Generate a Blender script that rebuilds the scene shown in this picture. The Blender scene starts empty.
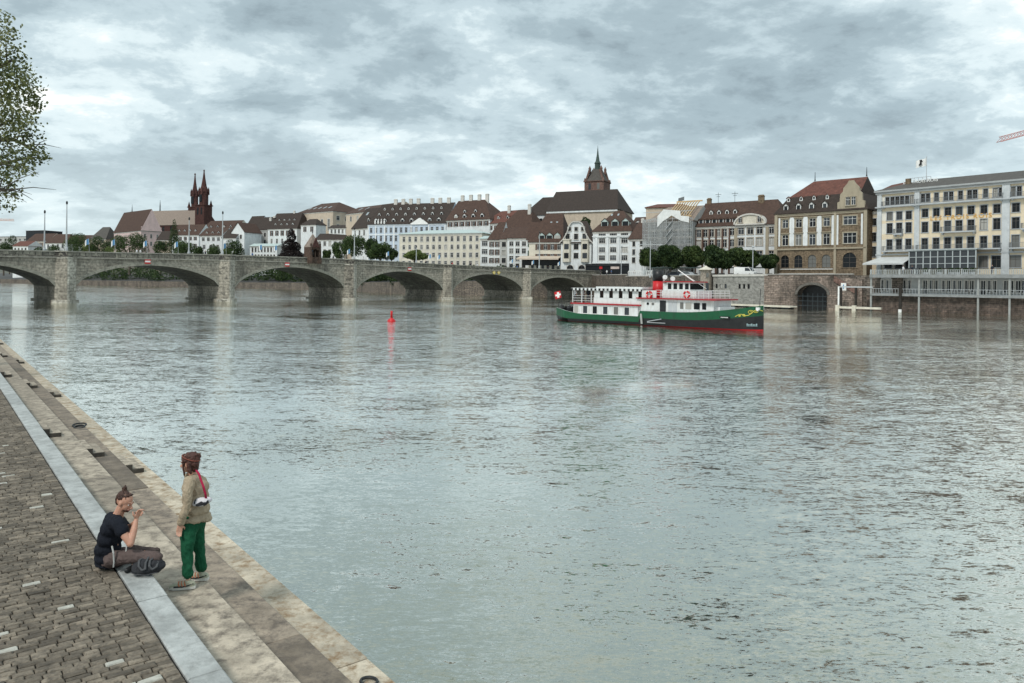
import bpy, math, random
from mathutils import Vector, Matrix, noise
random.seed(7)
R = math.radians
S = bpy.context.scene
COL = bpy.data.collections.new('place'); S.collection.children.link(COL)
EXPO = 0.6; SKY_STR = .86; SUN_E = 1.5; CLOUD_Z = 0.0; ZEN = 1.25; CO1 = (1.7,6.4,4); CD = .15
WR = .03; WPOW = 2.2; WGAIN = 1.45; HAZE = 0; WSH = .5
WPAT = (.25, 1.45); WC = ((.088,.104,.070),(.138,.156,.110))
# water slope noise: scale, stretch, detail, roughness, rotation, distortion, strength
WNZ = ((.12,2.2,3,.6,20,.4,.25),(.5,2.8,5,.7,24,.5,1.15),(2.4,2.8,5,.74,12,.5,2.7),(9,2.4,4,.74,5,.4,3.3))
F = 740.0; HY = 283.0; CZ = 4.6; ROLL = 0.012

# ---------------------------------------------------------------- pixel -> place
def P(x, y, Y):
    dx = x - 512; dy = y - HY
    ax = dx + ROLL*dy; ay = dy - ROLL*dx
    return Vector((ax/F*Y, Y, CZ - ay/F*Y))
def zat(x, y, Y): return P(x, y, Y).z
def lerp(a, b, t): return a + (b-a)*t
def smooth(t, a, b):
    t = max(0, min(1, (t-a)/(b-a))); return t*t*(3-2*t)

# ---------------------------------------------------------------- mesh builder
class MB:
    def __init__(s): s.v = []; s.f = []; s.m = []; s.M = None
    def add(s, vs, fs, mi=0):
        o = len(s.v)
        if s.M is not None: vs = [s.M @ Vector(p) for p in vs]
        s.v.extend([tuple(p) for p in vs])
        for f in fs: s.f.append(tuple(i+o for i in f)); s.m.append(mi)
    def quad(s, a, b, c, d, mi=0): s.add([a, b, c, d], [(0, 1, 2, 3)], mi)
    def poly(s, pts, mi=0): s.add(pts, [tuple(range(len(pts)))], mi)
    def box(s, x0, x1, y0, y1, z0, z1, mi=0):
        s.add([(x0,y0,z0),(x1,y0,z0),(x1,y1,z0),(x0,y1,z0),(x0,y0,z1),(x1,y0,z1),(x1,y1,z1),(x0,y1,z1)],
              [(0,3,2,1),(4,5,6,7),(0,1,5,4),(1,2,6,5),(2,3,7,6),(3,0,4,7)], mi)
    def frustum(s, x0, x1, y0, y1, z0, z1, t, mi=0):
        cx=(x0+x1)/2; cy=(y0+y1)/2; hx=(x1-x0)/2*t; hy=(y1-y0)/2*t
        s.add([(x0,y0,z0),(x1,y0,z0),(x1,y1,z0),(x0,y1,z0),(cx-hx,cy-hy,z1),(cx+hx,cy-hy,z1),(cx+hx,cy+hy,z1),(cx-hx,cy+hy,z1)],
              [(0,3,2,1),(4,5,6,7),(0,1,5,4),(1,2,6,5),(2,3,7,6),(3,0,4,7)], mi)
    def prism(s, pts, z0, z1, mi=0):            # pts ccw in xy
        n = len(pts)
        vs = [(p[0],p[1],z0) for p in pts]+[(p[0],p[1],z1) for p in pts]
        s.add(vs, [tuple(reversed(range(n))), tuple(range(n,2*n))]+[(i,(i+1)%n,n+(i+1)%n,n+i) for i in range(n)], mi)
    def yprism(s, pts, y0, y1, mi=0):           # pts in xz
        n = len(pts)
        vs = [(p[0],y0,p[1]) for p in pts]+[(p[0],y1,p[1]) for p in pts]
        s.add(vs, [tuple(range(n)), tuple(reversed(range(n,2*n)))]+[(i,n+i,n+(i+1)%n,(i+1)%n) for i in range(n)], mi)
    def tube(s, path, r, n=8, mi=0, cap=True):  # r number or list
        path = [Vector(p) for p in path]; k = len(path)
        rs = r if isinstance(r, (list, tuple)) else [r]*k
        vs = []; ref = None
        for i, p in enumerate(path):
            d = (path[min(i+1,k-1)]-path[max(i-1,0)]).normalized()
            if ref is None:
                ref = Vector((0,0,1)) if abs(d.z) < .9 else Vector((1,0,0))
            a = d.cross(ref).normalized(); b = a.cross(d).normalized(); ref = b
            for j in range(n):
                t = 2*math.pi*j/n
                vs.append(p + (a*math.cos(t)+b*math.sin(t))*rs[i])
        fs = [(i*n+j, i*n+(j+1)%n, (i+1)*n+(j+1)%n, (i+1)*n+j) for i in range(k-1) for j in range(n)]
        if cap: fs += [tuple(reversed(range(n))), tuple(range((k-1)*n, k*n))]
        s.add(vs, fs, mi)
    def lathe(s, prof, n=16, c=(0,0), mi=0):    # prof list of (r,z)
        vs = []; k = len(prof)
        for r, z in prof:
            for j in range(n):
                t = 2*math.pi*(j+.5)/n; vs.append((c[0]+r*math.cos(t), c[1]+r*math.sin(t), z))
        fs = [(i*n+j, i*n+(j+1)%n, (i+1)*n+(j+1)%n, (i+1)*n+j) for i in range(k-1) for j in range(n)]
        fs += [tuple(reversed(range(n))), tuple(range((k-1)*n, k*n))]
        s.add(vs, fs, mi)
    def mesh(s, name, mats, sm=False):
        me = bpy.data.meshes.new(name); me.from_pydata(s.v, [], s.f)
        for m in (mats if isinstance(mats, (list, tuple)) else [mats]): me.materials.append(m)
        me.polygons.foreach_set('material_index', s.m)
        if sm: me.polygons.foreach_set('use_smooth', [True]*len(s.f))
        me.update(); return me
    def build(s, name, mats, parent=None, sm=False):
        return link(name, s.mesh(name, mats, sm), parent)
def link(name, me, parent=None, loc=None, rz=None):
    o = bpy.data.objects.new(name, me); COL.objects.link(o)
    if parent is not None: o.parent = parent
    if loc is not None: o.location = loc
    if rz is not None: o.rotation_euler = (0,0,rz)
    return o
def tag(o, label=None, cat=None, group=None, kind=None):
    if label: o['label'] = label
    if cat: o['category'] = cat
    if group: o['group'] = group
    if kind: o['kind'] = kind
    return o
def thing(name, label, cat, loc=(0,0,0), rz=0, group=None):
    o = link(name, None, None, loc, rz); o.empty_display_size = .1
    return tag(o, label, cat, group)
def struct(name, mb, m, sm=False):
    return tag(mb.build(name, m, None, sm), kind='structure')
def copy_tree(o, parent=None):
    c = o.copy(); COL.objects.link(c)
    if parent is not None: c.parent = parent
    for ch in [x for x in KIDS(o)]: copy_tree(ch, c)
    return c
def KIDS(o): return list(o.children)

# ---------------------------------------------------------------- materials
def nt(name):
    m = bpy.data.materials.new(name); m.use_nodes = True
    n = m.node_tree.nodes; l = m.node_tree.links
    return m, n, l, n['Principled BSDF']
def mat(name, col, rough=.8, var=.12, scale=.6, stretch=1, bump=0, bscale=8, spec=.3, metal=0, dirt=None, dirt_amt=0, island=0, trans=0):
    """noise-varied surface: two noises vary the tone, an optional streaky stain of another colour"""
    m, n, l, b = nt(name)
    tc = n.new('ShaderNodeTexCoord'); mp = n.new('ShaderNodeMapping'); mp.inputs['Scale'].default_value = (1,1,1/stretch)
    l.new(tc.outputs['Object'], mp.inputs[0])
    nz = n.new('ShaderNodeTexNoise'); nz.inputs['Scale'].default_value = scale; nz.inputs['Detail'].default_value = 8; nz.inputs['Roughness'].default_value = .65
    l.new(mp.outputs[0], nz.inputs['Vector'])
    mr = n.new('ShaderNodeMapRange'); mr.inputs[1].default_value=.3; mr.inputs[2].default_value=.7
    mr.inputs[3].default_value = 1-var; mr.inputs[4].default_value = 1+var
    l.new(nz.outputs[0], mr.inputs[0])
    mul = n.new('ShaderNodeVectorMath'); mul.operation = 'SCALE'; mul.inputs[0].default_value = col[:3]
    l.new(mr.outputs[0], mul.inputs['Scale'])
    out = mul.outputs[0]
    if island:
        g = n.new('ShaderNodeNewGeometry'); r2 = n.new('ShaderNodeMapRange'); r2.inputs[3].default_value=1-island; r2.inputs[4].default_value=1+island
        l.new(g.outputs['Random Per Island'], r2.inputs[0])
        m2 = n.new('ShaderNodeVectorMath'); m2.operation='SCALE'; l.new(out, m2.inputs[0]); l.new(r2.outputs[0], m2.inputs['Scale']); out = m2.outputs[0]
    if dirt:
        n2 = n.new('ShaderNodeTexNoise'); n2.inputs['Scale'].default_value = scale*2.3; n2.inputs['Detail'].default_value = 6; n2.inputs['Roughness'].default_value=.7
        l.new(mp.outputs[0], n2.inputs['Vector'])
        r = n.new('ShaderNodeMapRange'); r.inputs[1].default_value=.46; r.inputs[2].default_value=.68; r.inputs[4].default_value=dirt_amt
        l.new(n2.outputs[0], r.inputs[0])
        mx = n.new('ShaderNodeMix'); mx.data_type='RGBA'; l.new(r.outputs[0], mx.inputs[0]); l.new(out, mx.inputs[6]); mx.inputs[7].default_value=(*dirt,1)
        out = mx.outputs[2]
    l.new(out, b.inputs['Base Color'])
    b.inputs['Roughness'].default_value = rough; b.inputs['Specular IOR Level'].default_value = spec; b.inputs['Metallic'].default_value = metal
    if bump:
        n3 = n.new('ShaderNodeTexNoise'); n3.inputs['Scale'].default_value=bscale; n3.inputs['Detail'].default_value=6
        l.new(tc.outputs['Object'], n3.inputs['Vector'])
        bp = n.new('ShaderNodeBump'); bp.inputs['Strength'].default_value=bump; bp.inputs['Distance'].default_value=.02
        l.new(n3.outputs[0], bp.inputs['Height']); l.new(bp.outputs[0], b.inputs['Normal'])
    return m
def masonry(name, c1, c2, mortar, bw=.9, bh=.4, dirt=(.03,.03,.028), dirt_amt=.6, dscale=.35, msz=.03, axis='xz', rot=0, bumpd=.04):
    m, n, l, b = nt(name)
    tc = n.new('ShaderNodeTexCoord'); sp = n.new('ShaderNodeSeparateXYZ'); cb = n.new('ShaderNodeCombineXYZ')
    l.new(tc.outputs['Object'], sp.inputs[0])
    ad = n.new('ShaderNodeMath'); ad.operation='ADD'; l.new(sp.outputs[0], ad.inputs[0]); l.new(sp.outputs[1], ad.inputs[1])
    l.new(ad.outputs[0], cb.inputs[0]); l.new(sp.outputs[2], cb.inputs[1])
    dn = n.new('ShaderNodeTexNoise'); dn.inputs['Scale'].default_value=.9/bw; dn.inputs['Detail'].default_value=3; l.new(tc.outputs['Object'], dn.inputs['Vector'])
    d1 = n.new('ShaderNodeVectorMath'); d1.operation='SCALE'; d1.inputs['Scale'].default_value=bh*.9; l.new(dn.outputs['Color'], d1.inputs[0])
    d2 = n.new('ShaderNodeVectorMath'); d2.operation='ADD'; l.new(cb.outputs[0], d2.inputs[0]); l.new(d1.outputs[0], d2.inputs[1])
    br = n.new('ShaderNodeTexBrick'); br.inputs['Scale'].default_value=1; br.inputs['Brick Width'].default_value=bw; br.inputs['Row Height'].default_value=bh
    br.inputs['Mortar Size'].default_value=msz; br.inputs['Color1'].default_value=(*c1,1); br.inputs['Color2'].default_value=(*c2,1); br.inputs['Mortar'].default_value=(*mortar,1); br.inputs['Bias'].default_value=0
    l.new(d2.outputs[0], br.inputs['Vector'])
    mp = n.new('ShaderNodeMapping'); mp.inputs['Scale'].default_value=(1,1,.35); l.new(tc.outputs['Object'], mp.inputs[0])
    nz = n.new('ShaderNodeTexNoise'); nz.inputs['Scale'].default_value=dscale; nz.inputs['Detail'].default_value=9; nz.inputs['Roughness'].default_value=.7
    l.new(mp.outputs[0], nz.inputs['Vector'])
    r = n.new('ShaderNodeMapRange'); r.inputs[1].default_value=.44; r.inputs[2].default_value=.66; r.inputs[4].default_value=dirt_amt; l.new(nz.outputs[0], r.inputs[0])
    mx = n.new('ShaderNodeMix'); mx.data_type='RGBA'; l.new(r.outputs[0], mx.inputs[0]); l.new(br.outputs[0], mx.inputs[6]); mx.inputs[7].default_value=(*dirt,1)
    n4 = n.new('ShaderNodeTexNoise'); n4.inputs['Scale'].default_value=2.2; n4.inputs['Detail'].default_value=8; l.new(tc.outputs['Object'], n4.inputs['Vector'])
    r4 = n.new('ShaderNodeMapRange'); r4.inputs[1].default_value=.3; r4.inputs[2].default_value=.7; r4.inputs[3].default_value=.6; r4.inputs[4].default_value=1.45; l.new(n4.outputs[0], r4.inputs[0])
    sc = n.new('ShaderNodeVectorMath'); sc.operation='SCALE'; l.new(mx.outputs[2], sc.inputs[0]); l.new(r4.outputs[0], sc.inputs['Scale'])
    l.new(sc.outputs[0], b.inputs['Base Color']); b.inputs['Roughness'].default_value=.9; b.inputs['Specular IOR Level'].default_value=.2
    bp = n.new('ShaderNodeBump'); bp.inputs['Distance'].default_value=bumpd; bp.inputs['Strength'].default_value=.8
    l.new(n4.outputs[0], bp.inputs['Height']); l.new(bp.outputs[0], b.inputs['Normal'])
    return m
def glassm(name, col=(.012,.014,.016), rough=.12):
    m, n, l, b = nt(name); b.inputs['Base Color'].default_value=(*col,1); b.inputs['Roughness'].default_value=rough; b.inputs['Specular IOR Level'].default_value=.22
    g = n.new('ShaderNodeObjectInfo'); r = n.new('ShaderNodeValToRGB'); r.color_ramp.interpolation='CONSTANT'
    e = r.color_ramp.elements; e[0].color=(*col,1); e[1].position=.62; e[1].color=(*[c*3.5 for c in col],1)
    x = e.new(.84); x.color=(.15,.15,.14,1); x = e.new(.93); x.color=(.36,.35,.32,1)
    l.new(g.outputs['Random'], r.inputs[0]); l.new(r.outputs[0], b.inputs['Base Color'])
    return m
def leafm(name, c1, c2, c3, sc=.5):
    m, n, l, b = nt(name)
    tc = n.new('ShaderNodeTexCoord'); nz = n.new('ShaderNodeTexNoise'); nz.inputs['Scale'].default_value=sc; nz.inputs['Detail'].default_value=3
    l.new(tc.outputs['Object'], nz.inputs['Vector'])
    g = n.new('ShaderNodeNewGeometry'); ad = n.new('ShaderNodeMath'); ad.operation='MULTIPLY_ADD'; ad.inputs[1].default_value=.35
    l.new(g.outputs['Random Per Island'], ad.inputs[0]); l.new(nz.outputs[0], ad.inputs[2])
    r = n.new('ShaderNodeValToRGB'); e = r.color_ramp.elements; e[0].position=.4; e[0].color=(*c1,1); e[1].position=.9; e[1].color=(*c3,1)
    x = e.new(.65); x.color=(*c2,1)
    l.new(ad.outputs[0], r.inputs[0]); l.new(r.outputs[0], b.inputs['Base Color']); b.inputs['Roughness'].default_value=.6; b.inputs['Specular IOR Level'].default_value=.25
    tr = n.new('ShaderNodeBsdfTranslucent'); l.new(r.outputs[0], tr.inputs[0]); mx = n.new('ShaderNodeMixShader'); mx.inputs[0].default_value=.25
    l.new(b.outputs[0], mx.inputs[1]); l.new(tr.outputs[0], mx.inputs[2]); l.new(mx.outputs[0], n['Material Output'].inputs[0])
    return m
W_ = dict(
 white = mat('plaster_white',(.66,.68,.68),dirt=(.30,.30,.28),dirt_amt=.35,stretch=3),
 cream = mat('plaster_cream',(.60,.56,.47),dirt=(.30,.27,.22),dirt_amt=.35,stretch=3),
 grey = mat('plaster_grey',(.42,.42,.40),dirt=(.2,.2,.19),dirt_amt=.4,stretch=3),
 yellow = mat('plaster_yellow',(.66,.56,.41),dirt=(.46,.38,.27),dirt_amt=.3,stretch=3),
 blue = mat('plaster_blue',(.50,.57,.645),dirt=(.34,.4,.46),dirt_amt=.3,stretch=3),
 tan = mat('plaster_tan',(.50,.42,.33),dirt=(.3,.24,.19),dirt_amt=.4,stretch=3),
 pink = mat('plaster_pink',(.60,.46,.44),dirt=(.4,.3,.29),dirt_amt=.3,stretch=3),
 brown = masonry('brown_sandstone',(.22,.165,.11),(.165,.125,.085),(.10,.075,.05),bw=1.1,bh=.45,dirt=(.07,.055,.04),dirt_amt=.5),
 beige = mat('beige_stone',(.33,.285,.21),dirt=(.24,.2,.15),dirt_amt=.4,stretch=2),
 redstone = masonry('red_sandstone',(.095,.045,.038),(.068,.034,.030),(.055,.03,.028),bw=1,bh=.5,dirt=(.04,.02,.018),dirt_amt=.55),
 redstone2 = masonry('weathered_red_sandstone',(.20,.125,.10),(.15,.09,.075),(.11,.075,.065),bw=1,bh=.5,dirt=(.07,.045,.04),dirt_amt=.6),
)
ROOF = dict(
 brown = mat('brown_roof_tiles',(.070,.040,.029),var=.35,scale=1.5,stretch=2,dirt=(.035,.022,.018),dirt_amt=.6),
 dark = mat('dark_roof_tiles',(.043,.031,.025),var=.3,scale=1.4,stretch=2,dirt=(.02,.016,.015),dirt_amt=.6),
 red = mat('red_roof_tiles',(.125,.050,.036),var=.35,scale=1.2,stretch=2,dirt=(.06,.03,.025),dirt_amt=.5),
 grey = mat('grey_roof_tiles',(.085,.078,.07),var=.25,scale=1.3,dirt=(.05,.045,.04),dirt_amt=.5),
 tan = mat('patterned_tan_tiles',(.24,.19,.155),var=.35,scale=2.2,dirt=(.12,.10,.09),dirt_amt=.6),
 tin = mat('pale_green_tin',(.42,.5,.48),rough=.5,var=.1),
)
GL = glassm('window_glass'); GLB = glassm('curtained_glass',(.05,.055,.06),.2)
STN = mat('pale_stone_trim',(.55,.53,.49),var=.1,dirt=(.3,.28,.25),dirt_amt=.4)
SASHW = mat('white_window_paint',(.7,.7,.68),var=.05); SASHD = mat('dark_window_paint',(.10,.09,.08),var=.1)
SHUT = dict(brown=mat('brown_shutter_paint',(.10,.06,.045)), green=mat('green_shutter_paint',(.05,.09,.07)), grey=mat('grey_shutter_paint',(.2,.21,.21)))
BRONZE = mat('dark_iron',(.035,.037,.038),rough=.5,var=.2,metal=.3); WPAINT = mat('white_paint',(.78,.78,.76),rough=.45,var=.05,scale=2,dirt=(.5,.48,.44),dirt_amt=.25)
GREYM = mat('grey_painted_metal',(.42,.44,.45),rough=.45,var=.08)
RED = mat('red_paint',(.50,.018,.022),rough=.4,var=.1,scale=2); BLUE = mat('light_blue_cloth',(.13,.30,.50),var=.08)
BLACK = mat('black_paint',(.018,.019,.02),rough=.4,var=.3,scale=2)
LEAF_D = leafm('dark_green_leaves',(.010,.024,.009),(.030,.056,.018),(.085,.125,.040))
LEAF_M = leafm('mid_green_leaves',(.022,.042,.014),(.048,.082,.026),(.095,.14,.045))
LEAF_L = leafm('pale_green_leaves',(.06,.09,.025),(.12,.16,.045),(.2,.24,.08))
LEAF_R = leafm('dark_purple_leaves',(.010,.010,.010),(.022,.017,.016),(.045,.032,.03))
BARK = mat('bark',(.09,.075,.06),var=.4,scale=6,bump=.8,bscale=20)
# ---------------------------------------------------------------- windows, walls, roofs
_wc = {}
def win_mesh(w, h, st):
    key = (round(w,2), round(h,2), st['key'])
    if key in _wc: return _wc[key]
    sw = st.get('sw', .16); b = MB(); dep = .2
    arch = st.get('arch'); hw = w/2
    if sw > 0:
        b.box(-hw-sw, -hw, -.05, dep, 0, h, 0); b.box(hw, hw+sw, -.05, dep, 0, h, 0)
        b.box(-hw-sw-.06, hw+sw+.06, -.12, dep, -.14, 0, 0)
        if arch:
            k = 10
            for i in range(k):
                a0 = math.pi*i/k; a1 = math.pi*(i+1)/k; r0=hw; r1=hw+sw; zc=h-hw
                pts = [(r0*math.cos(a0),zc+r0*math.sin(a0)),(r1*math.cos(a0),zc+r1*math.sin(a0)),(r1*math.cos(a1),zc+r1*math.sin(a1)),(r0*math.cos(a1),zc+r0*math.sin(a1))]
                b.yprism([pts[0],pts[1],pts[2],pts[3]], -.06, .0, 0)
        else: b.box(-hw-sw, hw+sw, -.06, dep, h, h+sw, 0)
        if st.get('hood'): b.box(-hw-sw-.15, hw+sw+.15, -.28, .02, h+sw+.002, h+sw+.16, 0)
    t = .07; y0 = .1; y1 = .16
    b.box(-hw, -hw+t, y0, y1, 0, h, 1); b.box(hw-t, hw, y0, y1, 0, h, 1); b.box(-hw+t, hw-t, y0, y1, 0, t, 1); b.box(-hw+t, hw-t, y0, y1, h-t, h, 1)
    nx, nz = st.get('bars', (2,2))
    for i in range(1, nx): x = -hw+w*i/nx; b.box(x-.035, x+.035, y0+.005, y1-.005, t, h-t, 1)
    for i in range(1, nz):
        z = h*(i/nz) if nz != 2 else h*.68
        b.box(-hw+t, hw-t, y0+.01, y1-.01, z-.03, z+.03, 1)
    mats = [st.get('sur', STN), st.get('sash', SASHW)]
    if st.get('shut'):
        s2 = w*.5
        for sx in (-1, 1):
            x0 = sx*(hw+.02); x1 = sx*(hw+s2)
            b.box(min(x0,x1), max(x0,x1), -.10, -.055, .02, h-.02, 2)
        mats.append(st['shut'])
    me = b.mesh('window', mats)
    p = MB(); p.quad((-hw,.14,0),(hw,.14,0),(hw,.14,h),(-hw,.14,h)); pm = p.mesh('pane', st.get('glass', GL))
    _wc[key] = (me, pm); return _wc[key]
def place_win(par, M, w, h, st):
    me, pm = win_mesh(w, h, st)
    o = link('window', me, par); o.matrix_local = M
    p = link('pane', pm, o)
    return o
def ST(key, **k): k['key'] = key; return k
ST_W = ST('w'); ST_S = ST('s', shut=SHUT['brown']); ST_G = ST('g', shut=SHUT['green']); ST_N = ST('n', sw=.1, bars=(2,1))
ST_A = ST('a', arch=1); ST_D = ST('d', sash=SASHD, sur=STN)

def panel(b, L, z0, z1, holes, M, mi=0, dep=.25):
    """wall sheet in local (u,0,z) with openings cut in it and their reveals"""
    us = sorted(set([0, L]+[round(h[0],4) for h in holes]+[round(h[1],4) for h in holes]))
    zs = sorted(set([z0, z1]+[round(h[2],4) for h in holes]+[round(h[3],4) for h in holes]))
    q = lambda *pts: b.add([M@Vector(p) for p in pts], [tuple(range(len(pts)))], mi)
    for j in range(len(zs)-1):
        cz = (zs[j]+zs[j+1])/2; run = None
        for i in range(len(us)-1):
            cu = (us[i]+us[i+1])/2
            inside = any(h[0] < cu < h[1] and h[2] < cz < h[3] for h in holes)
            if not inside and run is None: run = us[i]
            if run is not None and (inside or i == len(us)-2):
                e = us[i] if inside else us[i+1]
                q((run,0,zs[j]),(e,0,zs[j]),(e,0,zs[j+1]),(run,0,zs[j+1])); run = None
    for h in holes:
        u0,u1,a,c = h[:4]
        q((u0,0,a),(u0,dep,a),(u0,dep,c),(u0,0,c)); q((u1,0,a),(u1,0,c),(u1,dep,c),(u1,dep,a))
        q((u0,0,c),(u0,dep,c),(u1,dep,c),(u1,0,c)); q((u0,0,a),(u1,0,a),(u1,dep,a),(u0,dep,a))
        if len(h) > 4 and h[4]:
            r = (u1-u0)/2; cu = (u0+u1)/2; zc = c-r; k = 6
            for sx in (-1, 1):
                pts = [(cu+sx*r, 0, c)]+[(cu+sx*r*math.cos(math.pi/2*i/k), -.001, zc+r*math.sin(math.pi/2*i/k)) for i in range(k+1)]
                if sx > 0: pts = pts[:1]+pts[1:][::-1]
                q(*pts)
def rowholes(L, rows, z0):
    out = []
    for r in rows:                      # (zbot, h, n, w, style, f0, f1)
        zb, h, n, w, st = r[:5]; f0, f1 = (r[5], r[6]) if len(r) > 6 else (.04, .96)
        step = (f1-f0)*L/n
        for i in range(n):
            c = f0*L+step*(i+.5); out.append((c-w/2, c+w/2, zb, zb+h, bool(st.get('arch')), st, c, w, h))
    return out
def roof_rings(L, D, rings, b, oh=.45, mi=0, cap=0, thick=.18):
    """rings: (inset left, inset right, inset front/back, z)"""
    pr = None
    def ring(r, o=0):
        l, rr, y, z = r; a = min(l, L/2); c = L-min(rr, L/2); y = min(y, D/2)
        return [Vector((a-o, y-o, z)), Vector((c+o, y-o, z)), Vector((c+o, D-y+o, z)), Vector((a-o, D-y+o, z))]
    r0 = ring((*rings[0][:3], rings[0][3]-thick), oh); pr = ring(rings[0], oh)
    b.add(r0+pr, [(3,2,1,0)]+[(i,(i+1)%4,4+(i+1)%4,4+i) for i in range(4)], mi)
    for k, r in enumerate(rings[1:]):
        g = 0
        cu = ring(r)
        if r[0] <= .01: cu[0].x -= oh; cu[3].x -= oh
        if r[1] <= .01: cu[1].x += oh; cu[2].x += oh
        b.add(pr+cu, [(0,1,5,4),(2,3,7,6)], mi)
        b.add(pr+cu, [(1,2,6,5)], cap if r[1] <= .01 and rings[0][1] <= .01 else mi); b.add(pr+cu, [(3,0,4,7)], cap if r[0] <= .01 and rings[0][0] <= .01 else mi)
        pr = cu
    b.add(pr, [(0,1,2,3)], mi)
_dm = {}
def dormer_mesh(w, h, wallm, roofm, kind, dep):
    key = (w, h, wallm.name, roofm.name, kind, round(dep,1))
    if key in _dm: return _dm[key]
    b = MB(); hw = w/2
    b.box(-hw, hw, 0, dep, -.3, h, 0)
    t = .12
    if kind == 'gable':
        rz = h+w*.42
        b.yprism([(-hw,h),(hw,h),(0,rz)], .0, dep, 0)
        for sx in (-1,1):
            pts=[(sx*(hw+.2),h-.16),(sx*(hw+.2),h-.02),(0,rz+.16),(0,rz+.02)]
            if sx<0: pts=pts[::-1]
            b.yprism(pts[::-1] if sx>0 else pts[::-1], -.2, dep, 1)
    elif kind == 'round':
        pts = [((hw+.15)*math.cos(math.pi*i/8), h-.1+(hw)*.75*math.sin(math.pi*i/8)) for i in range(9)]
        b.yprism(pts[::-1], -.2, dep, 1)
    else:
        b.add([(-hw-.15,-.25,h),(hw+.15,-.25,h),(hw+.15,dep,h+.35),(-hw-.15,dep,h+.35),(-hw-.15,-.25,h+.14),(hw+.15,-.25,h+.14),(hw+.15,dep,h+.5),(-hw-.15,dep,h+.5)],
              [(0,3,2,1),(4,5,6,7),(0,1,5,4),(1,2,6,5),(2,3,7,6),(3,0,4,7)], 1)
    me = b.mesh('dormer', [wallm, roofm])
    p = MB(); p.box(-hw+.15, hw-.15, -.03, 0, .12, h-.1, 0); pm = p.mesh('pane', GL)
    _dm[key] = (me, pm); return _dm[key]
def bank_y(px):
    k = (px-512)/F
    for a, c in zip(BV, BV[1:]):
        ka, kc = a.x/a.y, c.x/c.y
        if a.y > 250 and kc <= k <= ka:
            t = (k*a.y-a.x)/((c.x-a.x)-k*(c.y-a.y)); return a.y+(c.y-a.y)*t
    return 300
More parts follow.
